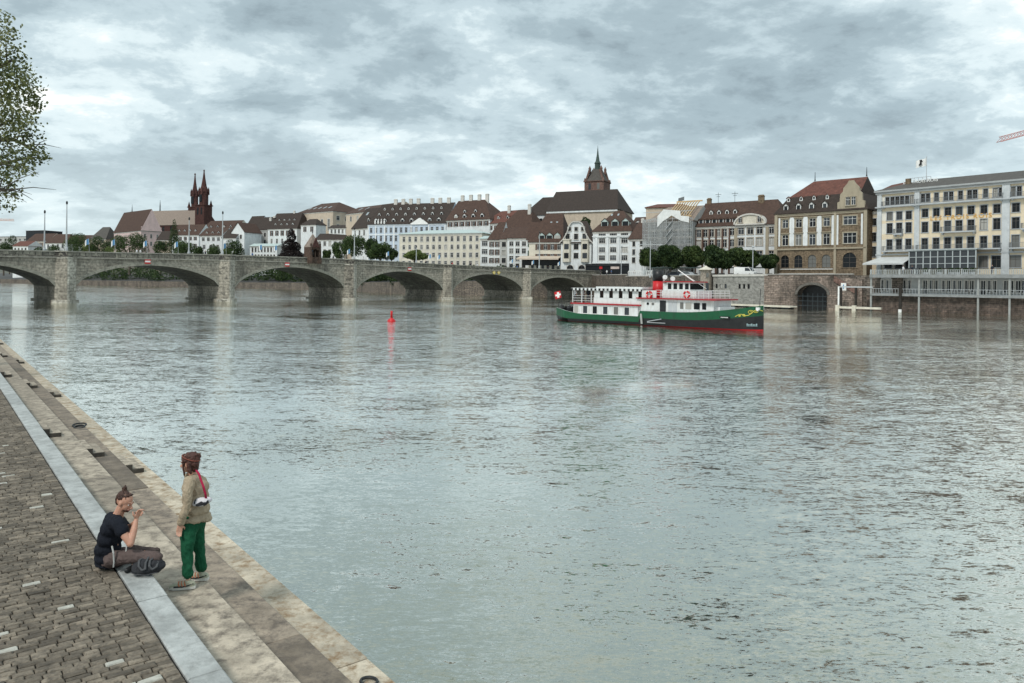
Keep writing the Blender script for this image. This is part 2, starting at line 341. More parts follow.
def bld(label, x0, Y0, x1, Y1, zb, ye, D, wall, roof, rk='gable', yr=None, hip=(0,0), rows=(), name='town_house', cat='house',
        group=None, dorm=(), chim=(), sky=(), side=None, cornice=True, trim=None, zr=None, ms=None, corner=None, back=True, oh=.45, cap=None):
    if x1 < 400 and max(Y0,Y1) < 500:
        s_ = max(1, (bank_y((x0+x1)/2)+25)/(362 if x0 > 240 else 392)); Y0 *= s_; Y1 *= s_
    A = P(x0, 300, Y0); B = P(x1, 300, Y1); A.x = P(x0, ye, Y0).x; B.x = P(x1, ye, Y1).x
    A.z = B.z = 0; d = B-A; L = d.length; rz = math.atan2(d.y, d.x)
    ze = zat(x0, ye, Y0); gz = min(ground(A.x,A.y+3), ground(B.x,B.y+3)); zb = gz if 0 < gz < zb-1.5 else zb
    root = thing(name, label, cat, (A.x, A.y, zb), rz, group); h = ze-zb
    if zr is None: zr = zat((x0+x1)/2, yr, (Y0+Y1)/2+D/2) if yr is not None else ze
    H = zr-zb
    Z = lambda y: zat(x0, y, Y0)-zb
    b = MB(); R2 = []
    for r in rows:                       # (ytop, ybottom, n, width, style, f0, f1) in pixels at x0
        R2.append((Z(r[1]), Z(r[0])-Z(r[1]), *r[2:]))
    holes = rowholes(L, R2, 0)
    I = Matrix.Identity(4)
    panel(b, L, -3, h, [q[:5] for q in holes], I)
    for q in holes: place_win(root, Matrix.Translation((q[6], 0, q[2])), q[7], q[8], q[5])
    MR = Matrix.Translation((L,0,0)) @ Matrix.Rotation(math.pi/2, 4, 'Z'); ML = Matrix.Translation((0,D,0)) @ Matrix.Rotation(-math.pi/2, 4, 'Z')
    for key, MM in (('R', MR), ('L', ML)):
        hs = []
        if side and key in side: hs = rowholes(D, [(Z(r[1]), Z(r[0])-Z(r[1]), *r[2:]) for r in side[key]], 0)
        panel(b, D, -3, h, [q[:5] for q in hs], MM)
        for q in hs: place_win(root, MM @ Matrix.Translation((q[6], 0, q[2])), q[7], q[8], q[5])
    b.quad((L,D,-3),(0,D,-3),(0,D,h),(L,D,h))
    if rk == 'front':                    # gable facing the river
        b.poly([(0,0,h),(L,0,h),(L/2,0,H)]); b.poly([(L,D,h),(0,D,h),(L/2,D,H)])
    b.build('wall', wall, root)
    r = MB(); rings = None
    if rk == 'front':
        s = (H-h)/(L/2)
        for sx in (-1, 1):
            o = L/2*sx; e = (L/2+oh)*sx
            pts = [(L/2+e, h-oh*s), (L/2+e, h-oh*s+.25), (L/2, H+.25), (L/2, H)]
            if sx > 0: pts = pts[::-1]
            r.yprism(pts, -oh, D+oh, 0)
    elif rk == 'flat':
        r.box(-.3, L+.3, -.3, D+.3, h, h+.35)
    else:
        if rk == 'mansard':
            inn, zm = ms
            zm = Z(zm)
            rings = [(0 if hip[0]==0 else .01, 0 if hip[1]==0 else .01, 0, h+.02), (inn if hip[0] else 0, inn if hip[1] else 0, inn, zm), (hip[0], hip[1], D/2, H)]
        else: rings = [(0 if hip[0]==0 else .02, 0 if hip[1]==0 else .02, 0, h+.02), (hip[0], hip[1], D/2, H)]
        roof_rings(L, D, rings, r, oh=oh, cap=1)
    ro = r.build('roof', [roof, cap or wall], root)
    if rings:
        def onroof(t, k=0):
            a, c = rings[k], rings[k+1]; return lerp(a[2], c[2], t), lerp(a[3], c[3], t), lerp(a[0],c[0],t), lerp(a[1],c[1],t), (c[3]-a[3])/max(.1,(c[2]-a[2]))
        for dd in dorm:                  # (n, f0, f1, t, w, h, kind, ring, wallm, roofm)
            n, f0, f1, t, w, hh, kind = dd[:7]; k = dd[7] if len(dd) > 7 else 0
            y, z, _, _, sl = onroof(t, k); dep = min(4, hh/sl+.6)
            me, pm = dormer_mesh(w, hh, dd[8] if len(dd) > 8 else SASHW, dd[9] if len(dd) > 9 else roof, kind, dep)
            for i in range(n):
                u = L*(f0+(f1-f0)*(i+.5)/n)
                o = link('dormer', me, root, (u, y-.15, z)); link('pane', pm, o)
        for sk in sky:                   # (n, f0, f1, t, w, h, ring)
            n, f0, f1, t, w, hh = sk[:6]; k = sk[6] if len(sk) > 6 else 0
            y, z, _, _, sl = onroof(t, k); an = math.atan(sl)
            for i in range(n):
                m_ = MB(); m_.box(-w/2, w/2, 0, hh, .02, .12); 
                o = m_.build('skylight', SKYL, root); o.location = (L*(f0+(f1-f0)*(i+.5)/n), y, z); o.rotation_euler = (an,0,0)
    for c in chim:                       # (f, yfrac, w, z above ridge, mat)
        m_ = MB(); w = c[2]; cz = H+c[3]; yy = D*c[1]
        m_.box(-w/2, w/2, -.35, .35, -(3 if rk!='flat' else 0), c[3]); m_.box(-w/2-.08, w/2+.08, -.43, .43, c[3]-.32, c[3]-.14)
        m_.box(-w/2+.12, w/2-.12, -.2, .2, c[3], c[3]+.2)
        m_.build('chimney', c[4] if len(c) > 4 else STN, root).location = (L*c[0], yy, H)
    if cornice and rk != 'front':
        c = MB(); c.box(-.15, L+.15, -.28, -.003, h-.42, h-.19); c.box(-.1, L+.1, -.16, -.003, h-.75, h-.42)
        if side: c.box(L+.003, L+.15, -.1, D, h-.6, h-.19)
        c.build('cornice', trim or STN, root)
    root['_'] = 0; del root['_']
    INFO[root.name] = (L, D, h, H, Z)
    return root
INFO = {}
SKYL = mat('skylight_glass',(.30,.34,.36),rough=.15,var=.1)

# ---------------------------------------------------------------- trees
def crown_mesh(name, lobes, n, size, m, seed=0, flat=.6):
    rnd = random.Random(seed); b = MB(); n = int(n*3.3); size *= .78
    tot = sum(l[3]**2 for l in lobes)
    for (cx,cy,cz,r,sq) in lobes:
        k = int(n*r*r/tot)
        for _ in range(k):
            while True:
                p = Vector((rnd.uniform(-1,1),rnd.uniform(-1,1),rnd.uniform(-1,1)))
                if .25 < p.length < 1: break
            q = p.normalized()*(p.length**.5)
            nz = noise.noise(q*2.3+Vector((cx,cy,cz)))
            if nz < -.30: continue
            q *= (1+.28*nz)*r; c = Vector((cx+q.x, cy+q.y, cz+q.z*sq))
            d = Vector((rnd.gauss(0,1),rnd.gauss(0,1),rnd.gauss(0,1)+.5)).normalized()
            a = d.orthogonal().normalized(); e = d.cross(a); th = rnd.uniform(0,6.28)
            a, e = a*math.cos(th)+e*math.sin(th), e*math.cos(th)-a*math.sin(th)
            s = size*rnd.uniform(.6,1.3)
            b.add([c-a*s*.5, c-e*s*.34, c+a*s*.5+d*s*.08, c+e*s*.34], [(0,1,2,3)])
    return b.mesh(name, m)
def trunk_mesh(h, r, lobes):
    b = MB(); b.tube([(0,0,-.5),(.02,0,h*.35),(0,.03,h*.7)], [r*1.25, r, r*.7], 8)
    for (cx,cy,cz,rr,sq) in lobes:
        b.tube([(0,0,h*.45),(cx*.5,cy*.5,(h*.5+cz)*.5),(cx,cy,cz)], [r*.5, r*.35, r*.12], 6)
    return b.mesh('trunk', BARK)
def tree(label, x, Y, zg, ytop, wpx, leaf=None, n=1400, ybot=None, size=.42, seed=1, cat='tree', group=None, sq=None, name='tree', loc=None, hgt=None, wid=None):
    if loc is None and x < 400 and Y < 480: Y = bank_y(x)+8+(Y%9)
    if loc is None:
        top = zat(x, ytop, Y); h = top-zg; w = wpx/F*Y; px = P(x, ytop, Y).x; loc = (px, Y, zg)
        bot = zat(x, ybot, Y)-zg if ybot else h*.28
    else: h = hgt; w = wid; bot = h*.3
    rnd = random.Random(seed); cz = (h+bot)/2; rv = (h-bot)/2; rh = w/2
    lobes = [(0,0,cz,rh*.72, rv/rh)]
    for i in range(7):
        a = rnd.uniform(0,6.28); e = rnd.uniform(-.7,.9); rr = rh*rnd.uniform(.34,.5)
        k = .62*math.sqrt(max(.1,1-e*e))
        lobes.append((math.cos(a)*rh*k, math.sin(a)*rh*k, cz+e*rv*.62, rr, min(1.2, rv/rh)))
    n = int(n*max(1,(wpx/20))**1.6) if hgt is None else n
    root = thing(name, label, cat, loc, rnd.uniform(0,6), group)
    link('trunk', trunk_mesh(h*.9, max(.12, w*.03), lobes[1:5]), root)
    link('crown', crown_mesh('crown', lobes, n, size, leaf or LEAF_D, seed), root)
    return root
# ---------------------------------------------------------------- camera, light, sky
cam = bpy.data.cameras.new('camera'); co = link('camera', cam); S.camera = co
cam.sensor_width = 36; cam.lens = 36*F/1024; cam.shift_y = -(341.5-HY)/1024; cam.clip_end = 20000; cam.clip_start = .1
co.location = (0,0,CZ); co.rotation_euler = (Matrix.Rotation(ROLL, 3, Vector((0,-1,0))) @ Matrix.Rotation(R(90), 3, 'X')).to_euler()
S.view_settings.view_transform = 'Standard'; S.view_settings.look = 'None'; S.view_settings.exposure = EXPO; S.view_settings.gamma = 1
w = bpy.data.worlds.new('World'); S.world = w; w.use_nodes = True; n = w.node_tree.nodes; l = w.node_tree.links; n.clear()
out = n.new('ShaderNodeOutputWorld'); bg = n.new('ShaderNodeBackground'); l.new(bg.outputs[0], out.inputs[0])
sun_el, sun_az = R(50), R(-150)       # sun high behind the viewer, behind cloud
sk = n.new('ShaderNodeTexSky'); sk.sky_type = 'NISHITA'; sk.sun_disc = False; sk.sun_elevation = sun_el; sk.sun_rotation = sun_az
tc = n.new('ShaderNodeTexCoord'); sp = n.new('ShaderNodeSeparateXYZ'); l.new(tc.outputs['Generated'], sp.inputs[0])
def mth(op, a=None, b=None, c=None, clamp=False):
    x = n.new('ShaderNodeMath'); x.operation = op; x.use_clamp = clamp
    for i, v in enumerate((a,b,c)):
        if v is None: continue
        if isinstance(v, (int,float)): x.inputs[i].default_value = v
        else: l.new(v, x.inputs[i])
    return x.outputs[0]
zc = mth('MAXIMUM', sp.outputs[2], 0.0); den = mth('ADD', zc, .27)
u = mth('DIVIDE', sp.outputs[0], den); v = mth('DIVIDE', sp.outputs[1], den)
cb = n.new('ShaderNodeCombineXYZ'); l.new(u, cb.inputs[0]); l.new(v, cb.inputs[1]); cb.inputs[2].default_value = CLOUD_Z
def nzt(sc, det, ro, dist, off):
    mp = n.new('ShaderNodeMapping'); mp.inputs['Location'].default_value = off; mp.inputs['Scale'].default_value = (sc, sc*1.15, 1); mp.inputs['Rotation'].default_value=(0,0,R(-14))
    l.new(cb.outputs[0], mp.inputs[0]); x = n.new('ShaderNodeTexNoise'); x.inputs['Scale'].default_value = 1; x.inputs['Detail'].default_value = det
    x.inputs['Roughness'].default_value = ro; x.inputs['Distortion'].default_value = dist; l.new(mp.outputs[0], x.inputs['Vector']); return x.outputs[0]
n1 = nzt(1.05, 10, .58, CD, CO1); n2 = nzt(4.2, 10, .64, CD, (7.7,4.2,3))
s = mth('ADD', mth('MULTIPLY', n1, .58), mth('MULTIPLY', n2, .42))
rp = n.new('ShaderNodeValToRGB'); e = rp.color_ramp.elements
e[0].position = .37; e[0].color = (.24,.305,.335,1); e[1].position = .645; e[1].color = (1.02,1.02,.97,1)
for pz, cc in ((.44,(.325,.41,.445)),(.505,(.46,.56,.595)),(.56,(.64,.74,.76))):
    x = e.new(pz); x.color = (*cc,1)
rp.color_ramp.interpolation = 'EASE'
l.new(s, rp.inputs[0])
# a paler band low over the horizon
hz = n.new('ShaderNodeMapRange'); hz.inputs[1].default_value = .0; hz.inputs[2].default_value = .22; hz.inputs[3].default_value = .55; hz.inputs[4].default_value = 0
l.new(sp.outputs[2], hz.inputs[0])
mh = n.new('ShaderNodeMix'); mh.data_type = 'RGBA'; l.new(hz.outputs[0], mh.inputs[0]); l.new(rp.outputs[0], mh.inputs[6]); mh.inputs[7].default_value = (.66,.76,.785,1)
ss = n.new('ShaderNodeVectorMath'); ss.operation = 'SCALE'; l.new(sk.outputs[0], ss.inputs[0]); ss.inputs['Scale'].default_value = .10
mx = n.new('ShaderNodeMix'); mx.data_type = 'RGBA'; mx.inputs[0].default_value = .93; l.new(ss.outputs[0], mx.inputs[6]); l.new(mh.outputs[2], mx.inputs[7])
zg = n.new('ShaderNodeMapRange'); zg.inputs[1].default_value=.30; zg.inputs[2].default_value=.9; zg.inputs[3].default_value=1; zg.inputs[4].default_value=ZEN; l.new(sp.outputs[2], zg.inputs[0])
vg = n.new('ShaderNodeVectorMath'); vg.operation='SCALE'; l.new(mx.outputs[2], vg.inputs[0]); l.new(zg.outputs[0], vg.inputs['Scale']); l.new(vg.outputs[0], bg.inputs[0]); bg.inputs[1].default_value = SKY_STR
sl = bpy.data.lights.new('sun','SUN'); sl.energy = SUN_E; sl.angle = R(10); sl.color = (1,.96,.9)
so = link('sun', sl); sd = Vector((math.sin(sun_az)*math.cos(sun_el), math.cos(sun_az)*math.cos(sun_el), math.sin(sun_el)))
so.rotation_euler = sd.to_track_quat('Z','Y').to_euler()

# ---------------------------------------------------------------- the bank and the ground
T0 = [(73,140),(87,127),(110,104)]                 # outer edge of the hotel terrace
BANK = [(260,-60),(135,82),(112,106),(89.2,129.3),(75.2,142.3),(70,152),(62,163),(52,178),(44,192),(33,215),(26,240),(12,254),(-11,262),(-35,275),(-58,310),(-86,372),(-140,405),(-262,470),(-440,580),(-1000,1000),(-2600,2300)]
BV = [Vector(p) for p in BANK]
def bdist(x, y):
    p = Vector((x,y)); best = 1e9; sg = 1
    for a, c in zip(BV, BV[1:]):
        d = c-a; t = max(0,min(1,(p-a).dot(d)/d.dot(d))); q = a+d*t; ds = (p-q).length
        if ds < best-1e-6:
            best = ds; sg = 1 if d.x*(p.y-a.y)-d.y*(p.x-a.x) < 0 else -1
    return best*sg
def ground(x, y):
    d = bdist(x, y)
    if d < 0: return -3.0
    a = 6.2+smooth(d,60,220)*16
    c = 5.0+smooth(d,8,85)*19
    t = smooth(x, 8, 48); g = lerp(c, a, t)
    return (g-.35 if d < 30 else g) if d > 12 else -3.0
GRASS = mat('town_ground',(.12,.115,.10),var=.3,scale=.2,dirt=(.05,.07,.03),dirt_amt=.8)
gx = sorted(set(list(range(-640,330,10))+list(range(-3000,-640,120))+list(range(330,3300,150))))
gy = sorted(set(list(range(-60,760,10))+list(range(760,4000,150))))
b = MB(); vs = []
for yy in gy:
    for xx in gx: vs.append((xx, yy, ground(xx, yy)))
nx_ = len(gx); fs = []
for j in range(len(gy)-1):
    for i in range(nx_-1):
        q = (j*nx_+i, j*nx_+i+1, (j+1)*nx_+i+1, (j+1)*nx_+i)
        if max(vs[k][2] for k in q) > -2.9: fs.append(q)
b.add(vs, fs); struct('hillside_terrain', b, GRASS, True)
b = MB(); b.quad((-5000,-400,-3.2),(5000,-400,-3.2),(5000,9000,-3.2),(-5000,9000,-3.2)); struct('river_bed', b, GRASS)

# ---------------------------------------------------------------- water
m, n, l, pb = nt('river_water'); WATER = m
tc = n.new('ShaderNodeTexCoord')
def VM(op, *a):
    k = n.new('ShaderNodeVectorMath'); k.operation = op
    for i, v in enumerate(a):
        if isinstance(v, tuple): k.inputs[i].default_value = v
        elif isinstance(v, (int, float)): k.inputs['Scale'].default_value = v
        elif op == 'SCALE' and i == 1: l.new(v, k.inputs['Scale'])
        else: l.new(v, k.inputs[i])
    return k.outputs[0]
def wn(sc, stretch, det, ro, rot, dist=0, off=(0,0,0)):
    mp = n.new('ShaderNodeMapping'); mp.inputs['Scale'].default_value = (sc, sc*stretch, sc); mp.inputs['Rotation'].default_value = (0,0,rot); mp.inputs['Location'].default_value = off
    l.new(tc.outputs['Object'], mp.inputs[0]); x = n.new('ShaderNodeTexNoise'); x.inputs['Scale'].default_value = 1; x.inputs['Detail'].default_value = det
    x.inputs['Roughness'].default_value = ro; x.inputs['Distortion'].default_value = dist; l.new(mp.outputs[0], x.inputs['Vector']); return x
def M2(op, x, y):
    k = n.new('ShaderNodeMath'); k.operation = op
    for i, v in enumerate((x,y)):
        if isinstance(v,(int,float)): k.inputs[i].default_value = v
        else: l.new(v, k.inputs[i])
    return k.outputs[0]
def VL(v):
    k = n.new('ShaderNodeVectorMath'); k.operation = 'LENGTH'; l.new(v, k.inputs[0]); return k.outputs['Value']
pt = wn(.045, 1.5, 4, .6, R(25), .8); pat = n.new('ShaderNodeMapRange'); pat.inputs[1].default_value=.36; pat.inputs[2].default_value=.64; pat.inputs[3].default_value=WPAT[0]; pat.inputs[4].default_value=WPAT[1]; l.new(pt.outputs[0], pat.inputs[0])
acc = None
for (sc, st, det, ro, rot, dist, amp) in WNZ:
    c_ = VM('SUBTRACT', wn(sc, st, det, ro, R(rot), dist, (sc*13.7, sc*5.1, 0)).outputs['Color'], (.5,.5,.5))
    c_ = VM('SCALE', c_, M2('POWER', M2('ADD', VL(c_), .0), WSH)); c_ = VM('MULTIPLY', c_, (amp*.6, amp, 0)); acc = c_ if acc is None else VM('ADD', acc, c_)
acc = VM('SCALE', acc, pat.outputs[0])
nn_ = VM('NORMALIZE', VM('ADD', VM('MULTIPLY', acc, (1,1,0)), (0,0,1)))
l.new(nn_, pb.inputs['Normal'])
cl = wn(.12, 1.6, 6, .62, R(20), .5)
cr = n.new('ShaderNodeMix'); cr.data_type='RGBA'; l.new(cl.outputs[0], cr.inputs[0]); cr.inputs[6].default_value=(*WC[0],1); cr.inputs[7].default_value=(*WC[1],1)
l.new(cr.outputs[2], pb.inputs['Base Color'])
pb.inputs['Roughness'].default_value = .5; pb.inputs['Specular IOR Level'].default_value = 0
lw = n.new('ShaderNodeLayerWeight'); lw.inputs['Blend'].default_value = .5; l.new(nn_, lw.inputs['Normal'])
pw = n.new('ShaderNodeMath'); pw.operation = 'POWER'; pw.inputs[1].default_value = WPOW; l.new(lw.outputs['Facing'], pw.inputs[0])
gl = n.new('ShaderNodeBsdfGlossy'); gl.inputs['Roughness'].default_value = WR; gl.inputs[0].default_value = (1,1,.955,1); l.new(nn_, gl.inputs['Normal'])
ms_ = n.new('ShaderNodeMixShader'); gn = n.new('ShaderNodeMath'); gn.operation = 'MULTIPLY'; gn.use_clamp = True; gn.inputs[1].default_value = WGAIN; l.new(pw.outputs[0], gn.inputs[0]); l.new(gn.outputs[0], ms_.inputs[0]); l.new(pb.outputs[0], ms_.inputs[1]); l.new(gl.outputs[0], ms_.inputs[2]); l.new(ms_.outputs[0], n['Material Output'].inputs[0])
b = MB(); b.quad((-5000,-400,0),(5000,-400,0),(5000,9000,0),(-5000,9000,0)); struct('river_water', b, WATER)

dvec = Vector((-.6195,.785)); nvec = Vector((.785,.6195))
# ---- embankment: stone wall rising from the water and the flat street behind it
QW = masonry('quay_wall_stone',(.20,.165,.135),(.13,.11,.095),(.075,.065,.055),bw=.9,bh=.4,dirt=(.04,.038,.033),dirt_amt=.7,dscale=.35,msz=.05)
ASPH = mat('street_asphalt',(.07,.07,.068),var=.2,scale=1)
TOPZ = [6.2,6.2,2.9,2.9,2.9,7.0,7.0,6.9,6.7,6.5,7.2,6.5,5.2,4.6,4.2,3.6,3.2,3.0,3.0,3.0,3.0]
inl = []
for i, p in enumerate(BV):
    d0 = (BV[min(i+1,len(BV)-1)]-BV[max(i-1,0)]).normalized(); inl.append(Vector((d0.y,-d0.x)))
b = MB(); g = MB(); bb=[]
for i in range(len(BV)-1):
    p,q = BV[i],BV[i+1]; r_,t_ = p+inl[i]*28, q+inl[i+1]*28; z0,z1 = TOPZ[i],TOPZ[i+1]
    if abs(z0-z1) > 2: z0=z1=max(z0,z1)
    b.quad((p.x,p.y,-3.1),(q.x,q.y,-3.1),(q.x,q.y,z1),(p.x,p.y,z0))
    g.quad((p.x,p.y,z0),(q.x,q.y,z1),(t_.x,t_.y,ground(t_.x,t_.y) if i>9 else z1-.0),(r_.x,r_.y,ground(r_.x,r_.y) if i>9 else z0))
struct('quay_wall', b, QW); struct('riverside_street', g, ASPH)

# ---------------------------------------------------------------- quay with steps (a along the bank, s towards the water)
def Q(a, s, z): return (dvec.x*a+nvec.x*s, dvec.y*a+nvec.y*s, z)
def qbox(b, a0, a1, s0, s1, z0, z1, mi=0, jit=0):
    vs = [Q(a0,s0,z0),Q(a0,s1,z0),Q(a1,s1,z0),Q(a1,s0,z0),Q(a0,s0,z1),Q(a0,s1,z1),Q(a1,s1,z1),Q(a1,s0,z1)]
    b.add(vs, [(0,3,2,1),(4,5,6,7),(0,1,5,4),(1,2,6,5),(2,3,7,6),(3,0,4,7)], mi)
def bevslab(b, a0, a1, s0, s1, z0, z1, c, rnd=None):
    """block with a chamfered top edge"""
    j = (lambda k: rnd.uniform(-k,k)) if rnd else (lambda k: 0)
    o = [(a0,s0),(a0,s1),(a1,s1),(a1,s0)]; i = [(a0+c+j(c*.5),s0+c+j(c*.5)),(a0+c+j(c*.5),s1-c+j(c*.5)),(a1-c+j(c*.5),s1-c+j(c*.5)),(a1-c+j(c*.5),s0+c+j(c*.5))]
    vs = [Q(p[0],p[1],z0) for p in o]+[Q(p[0],p[1],z1-c) for p in o]+[Q(p[0],p[1],z1+j(c*.25)) for p in i]
    b.add(vs, [(8,9,10,11)]+[(k,(k+1)%4,4+(k+1)%4,4+k) for k in range(4)]+[(4+k,4+(k+1)%4,8+(k+1)%4,8+k) for k in range(4)])
STEP = mat('step_stone',(.33,.285,.225),var=.4,scale=2.6,bump=.8,bscale=18,dirt=(.125,.105,.085),dirt_amt=.95,island=.25,rough=.85)
STEP2 = mat('lower_step_stone',(.215,.178,.138),var=.4,scale=2.8,bump=.8,bscale=18,dirt=(.095,.08,.068),dirt_amt=.9,island=.35,rough=.85)
STEP3 = mat('waterline_step_stone',(.44,.385,.30),var=.35,scale=2.6,bump=1,bscale=18,dirt=(.21,.135,.07),dirt_amt=.95,island=.12,rough=.8)
KERB = mat('pale_granite',(.36,.372,.36),var=.3,scale=2.5,bump=.6,bscale=30,dirt=(.22,.225,.215),dirt_amt=.75,island=.07,rough=.8)
DARKG = mat('joint_dirt',(.012,.011,.009),var=.5,scale=5,bump=.6)
rnd = random.Random(3)
ZS, Z1, Z2, Z3 = 1.05, .72, .39, .10
def run(name, s0, s1, z, m, ln, J, gap=.011, zb=-1.0, a_to=170):
    b = MB(); a = J-ln*math.ceil((J+6)/ln)
    while a < a_to:
        L = ln*(1 if a < 45 else 4)
        bevslab(b, a+gap, a+L-gap, s0, s1, zb, z+(rnd.uniform(-.006,.006) if a < 45 else 0), .012, rnd if a<45 else None); a += L
    return struct(name, b, m)
run('granite_kerb', 1.842, 2.146, ZS+.004, KERB, 2.0, 6.9, gap=.007)
run('upper_step', 2.149, 2.868, Z1, STEP, 3.7, 8.9)
run('middle_step', 2.871, 3.536, Z2, STEP2, 3.9, 8.45)
run('waterline_step', 3.539, 4.172, Z3, STEP3, 4.7, 7.99)
b = MB(); qbox(b, -6, 170, 2.0, 4.10, -3.1, .02); struct('step_foundation', b, DARKG)
# sets of half height blocks that make a stair of the steps, every 13 m or so
RISER = mat('dark_riser_stone',(.07,.062,.052),var=.4,scale=3,bump=.6,dirt=(.03,.027,.023),dirt_amt=.6)  # much darker stone colour, used only on the half step end faces
b = MB(); b3 = MB()
for k in range(0, 9):
    for (s0, z, a) in ((2.149,Z1,21.0),(2.871,Z2,19.7),(3.539,Z3,18.8)):
        a0 = a+13.6*k
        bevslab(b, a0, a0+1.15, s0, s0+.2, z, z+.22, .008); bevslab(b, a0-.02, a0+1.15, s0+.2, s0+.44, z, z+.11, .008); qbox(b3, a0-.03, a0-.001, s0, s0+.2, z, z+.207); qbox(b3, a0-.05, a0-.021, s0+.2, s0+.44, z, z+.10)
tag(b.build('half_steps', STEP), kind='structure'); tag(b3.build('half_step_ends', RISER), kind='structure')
# the ground behind the kerb
b = MB(); qbox(b, -12, 260, -160, 1.84, -3, ZS-.03); struct('quay_ground', b, DARKG)
# setts
PAVE = mat('sett_stone',(.165,.138,.106),var=.45,scale=5,bump=1.0,bscale=26,dirt=(.06,.052,.042),dirt_amt=.8,island=.38,rough=.82)
PAVEL = mat('pale_sett_stone',(.42,.41,.36),var=.2,scale=6,bump=.8,bscale=25,dirt=(.25,.24,.2),dirt_amt=.5,rough=.8)
b = MB(); bl = MB(); a = 2.2
while a < 34:
    wd = rnd.uniform(.078,.094); s = 1.825; smin = 1.8-(a*1.0+1.5) if a < 12 else -8
    smin = -(.62*a+2.0)
    while s > smin:
        ln = rnd.uniform(.13,.22); a_ = a+.02*math.sin(s*1.3+a)
        t = bl if rnd.random() < .009 else b
        bevslab(t, a_+.004+rnd.uniform(-.003,.003), a_+wd-.004+rnd.uniform(-.003,.003), max(s-ln,smin-.2)+.005, s-.005, ZS-.09, ZS+rnd.uniform(-.011,.004), rnd.uniform(.007,.013), rnd)
        s -= ln
    a += wd
struct('sett_paving', b, PAVE); struct('pale_setts', bl, PAVEL)
b = MB(); qbox(b, 34, 170, -30, 1.84, ZS-.08, ZS-.006); struct('far_paving', b, masonry('far_setts',(.17,.15,.12),(.12,.11,.09),(.06,.055,.05),bw=.22,bh=.1,msz=.01,dirt_amt=.2))
# ---------------------------------------------------------------- stone bridge
BO = Vector((-82,136)); bd = Vector((.72,.693)).normalized(); SP = 30.0
brz = math.atan2(bd.y, bd.x); WB = 17.0
BRS = masonry('bridge_stone',(.37,.338,.28),(.28,.256,.212),(.17,.158,.135),bw=1.3,bh=.55,dirt=(.06,.056,.048),dirt_amt=.78,dscale=.25)
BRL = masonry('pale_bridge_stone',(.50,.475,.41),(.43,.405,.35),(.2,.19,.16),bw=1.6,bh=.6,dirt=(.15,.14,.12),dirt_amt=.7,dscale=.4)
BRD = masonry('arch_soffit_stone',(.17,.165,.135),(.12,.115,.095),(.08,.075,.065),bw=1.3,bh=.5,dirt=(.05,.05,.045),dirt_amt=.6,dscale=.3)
bridge = thing('stone_bridge','long grey stone arch bridge crossing the whole river','bridge',(BO.x,BO.y,0),brz)
tops = {-2:8.9,-1:9.2,0:9.5,1:9.88,2:9.88,3:9.4,4:9.1,5:8.95,6:8.9}
def ztop(u):
    t = u/SP; i = math.floor(t); i = max(-2,min(5,i)); f = t-i
    p0,p1,p2,p3 = tops.get(i-1,8.9),tops[i],tops[i+1],tops.get(i+2,8.9)
    return .5*((2*p1)+(-p0+p2)*f+(2*p0-5*p1+4*p2-p3)*f*f+(-p0+3*p1-3*p2+p3)*f**3)
PW = 3.4
arches = []                       # (u0, u1, spring, crown)
for i, (sp_, cr_) in zip(range(-2,5), [(3.6,6.8),(3.7,7.0),(3.9,7.2),(3.6,7.55),(3.2,7.2),(3.0,7.0),(2.9,6.5)]):
    arches.append((i*SP+PW/2, (i+1)*SP-PW/2-(1.5 if i==4 else 0), sp_, cr_))
def zarch(u, A):
    u0,u1,s_,c_ = A; t = (u-(u0+u1)/2)/((u1-u0)/2); w2 = (u1-u0)/2; r = c_-s_
    Rr = (w2*w2+r*r)/(2*r); 
    seg = c_-Rr+math.sqrt(max(0,Rr*Rr-(t*w2)**2)); ell = s_-1.6+(r+1.6)*math.sqrt(max(0,1-t*t))
    return lerp(seg, ell, .45)
for A in arches:
    u0,u1 = A[0],A[1]; b = MB(); N = 28
    for k in range(N):
        a = u0+(u1-u0)*k/N; c = u0+(u1-u0)*(k+1)/N
        za, zc_ = zarch(a,A), zarch(c,A); ta, tc_ = ztop(a)-1.1, ztop(c)-1.1
        b.quad((a,0,za),(c,0,zc_),(c,0,tc_),(a,0,ta)); b.quad((c,WB,zc_),(a,WB,za),(a,WB,ta),(c,WB,tc_))
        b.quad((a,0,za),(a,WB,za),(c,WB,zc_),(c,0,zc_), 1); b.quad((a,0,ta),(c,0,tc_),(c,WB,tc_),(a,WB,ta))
        # voussoir ring, proud of the face
        va = .62
        b.quad((a,-.06,za),(c,-.06,zc_),(c,-.06,zc_+va),(a,-.06,za+va), 2); b.quad((a,-.06,za+va),(c,-.06,zc_+va),(c,0,zc_+va),(a,0,za+va), 2); b.quad((a,0,za),(c,0,zc_),(c,-.06,zc_),(a,-.06,za),2)
    b.build('arch_span', [BRS, BRD, mat('arch_ring_stone',(.31,.295,.245),var=.3,scale=1,dirt=(.09,.085,.075),dirt_amt=.7) if 'arch_ring_stone' not in bpy.data.materials else bpy.data.materials['arch_ring_stone']], bridge)
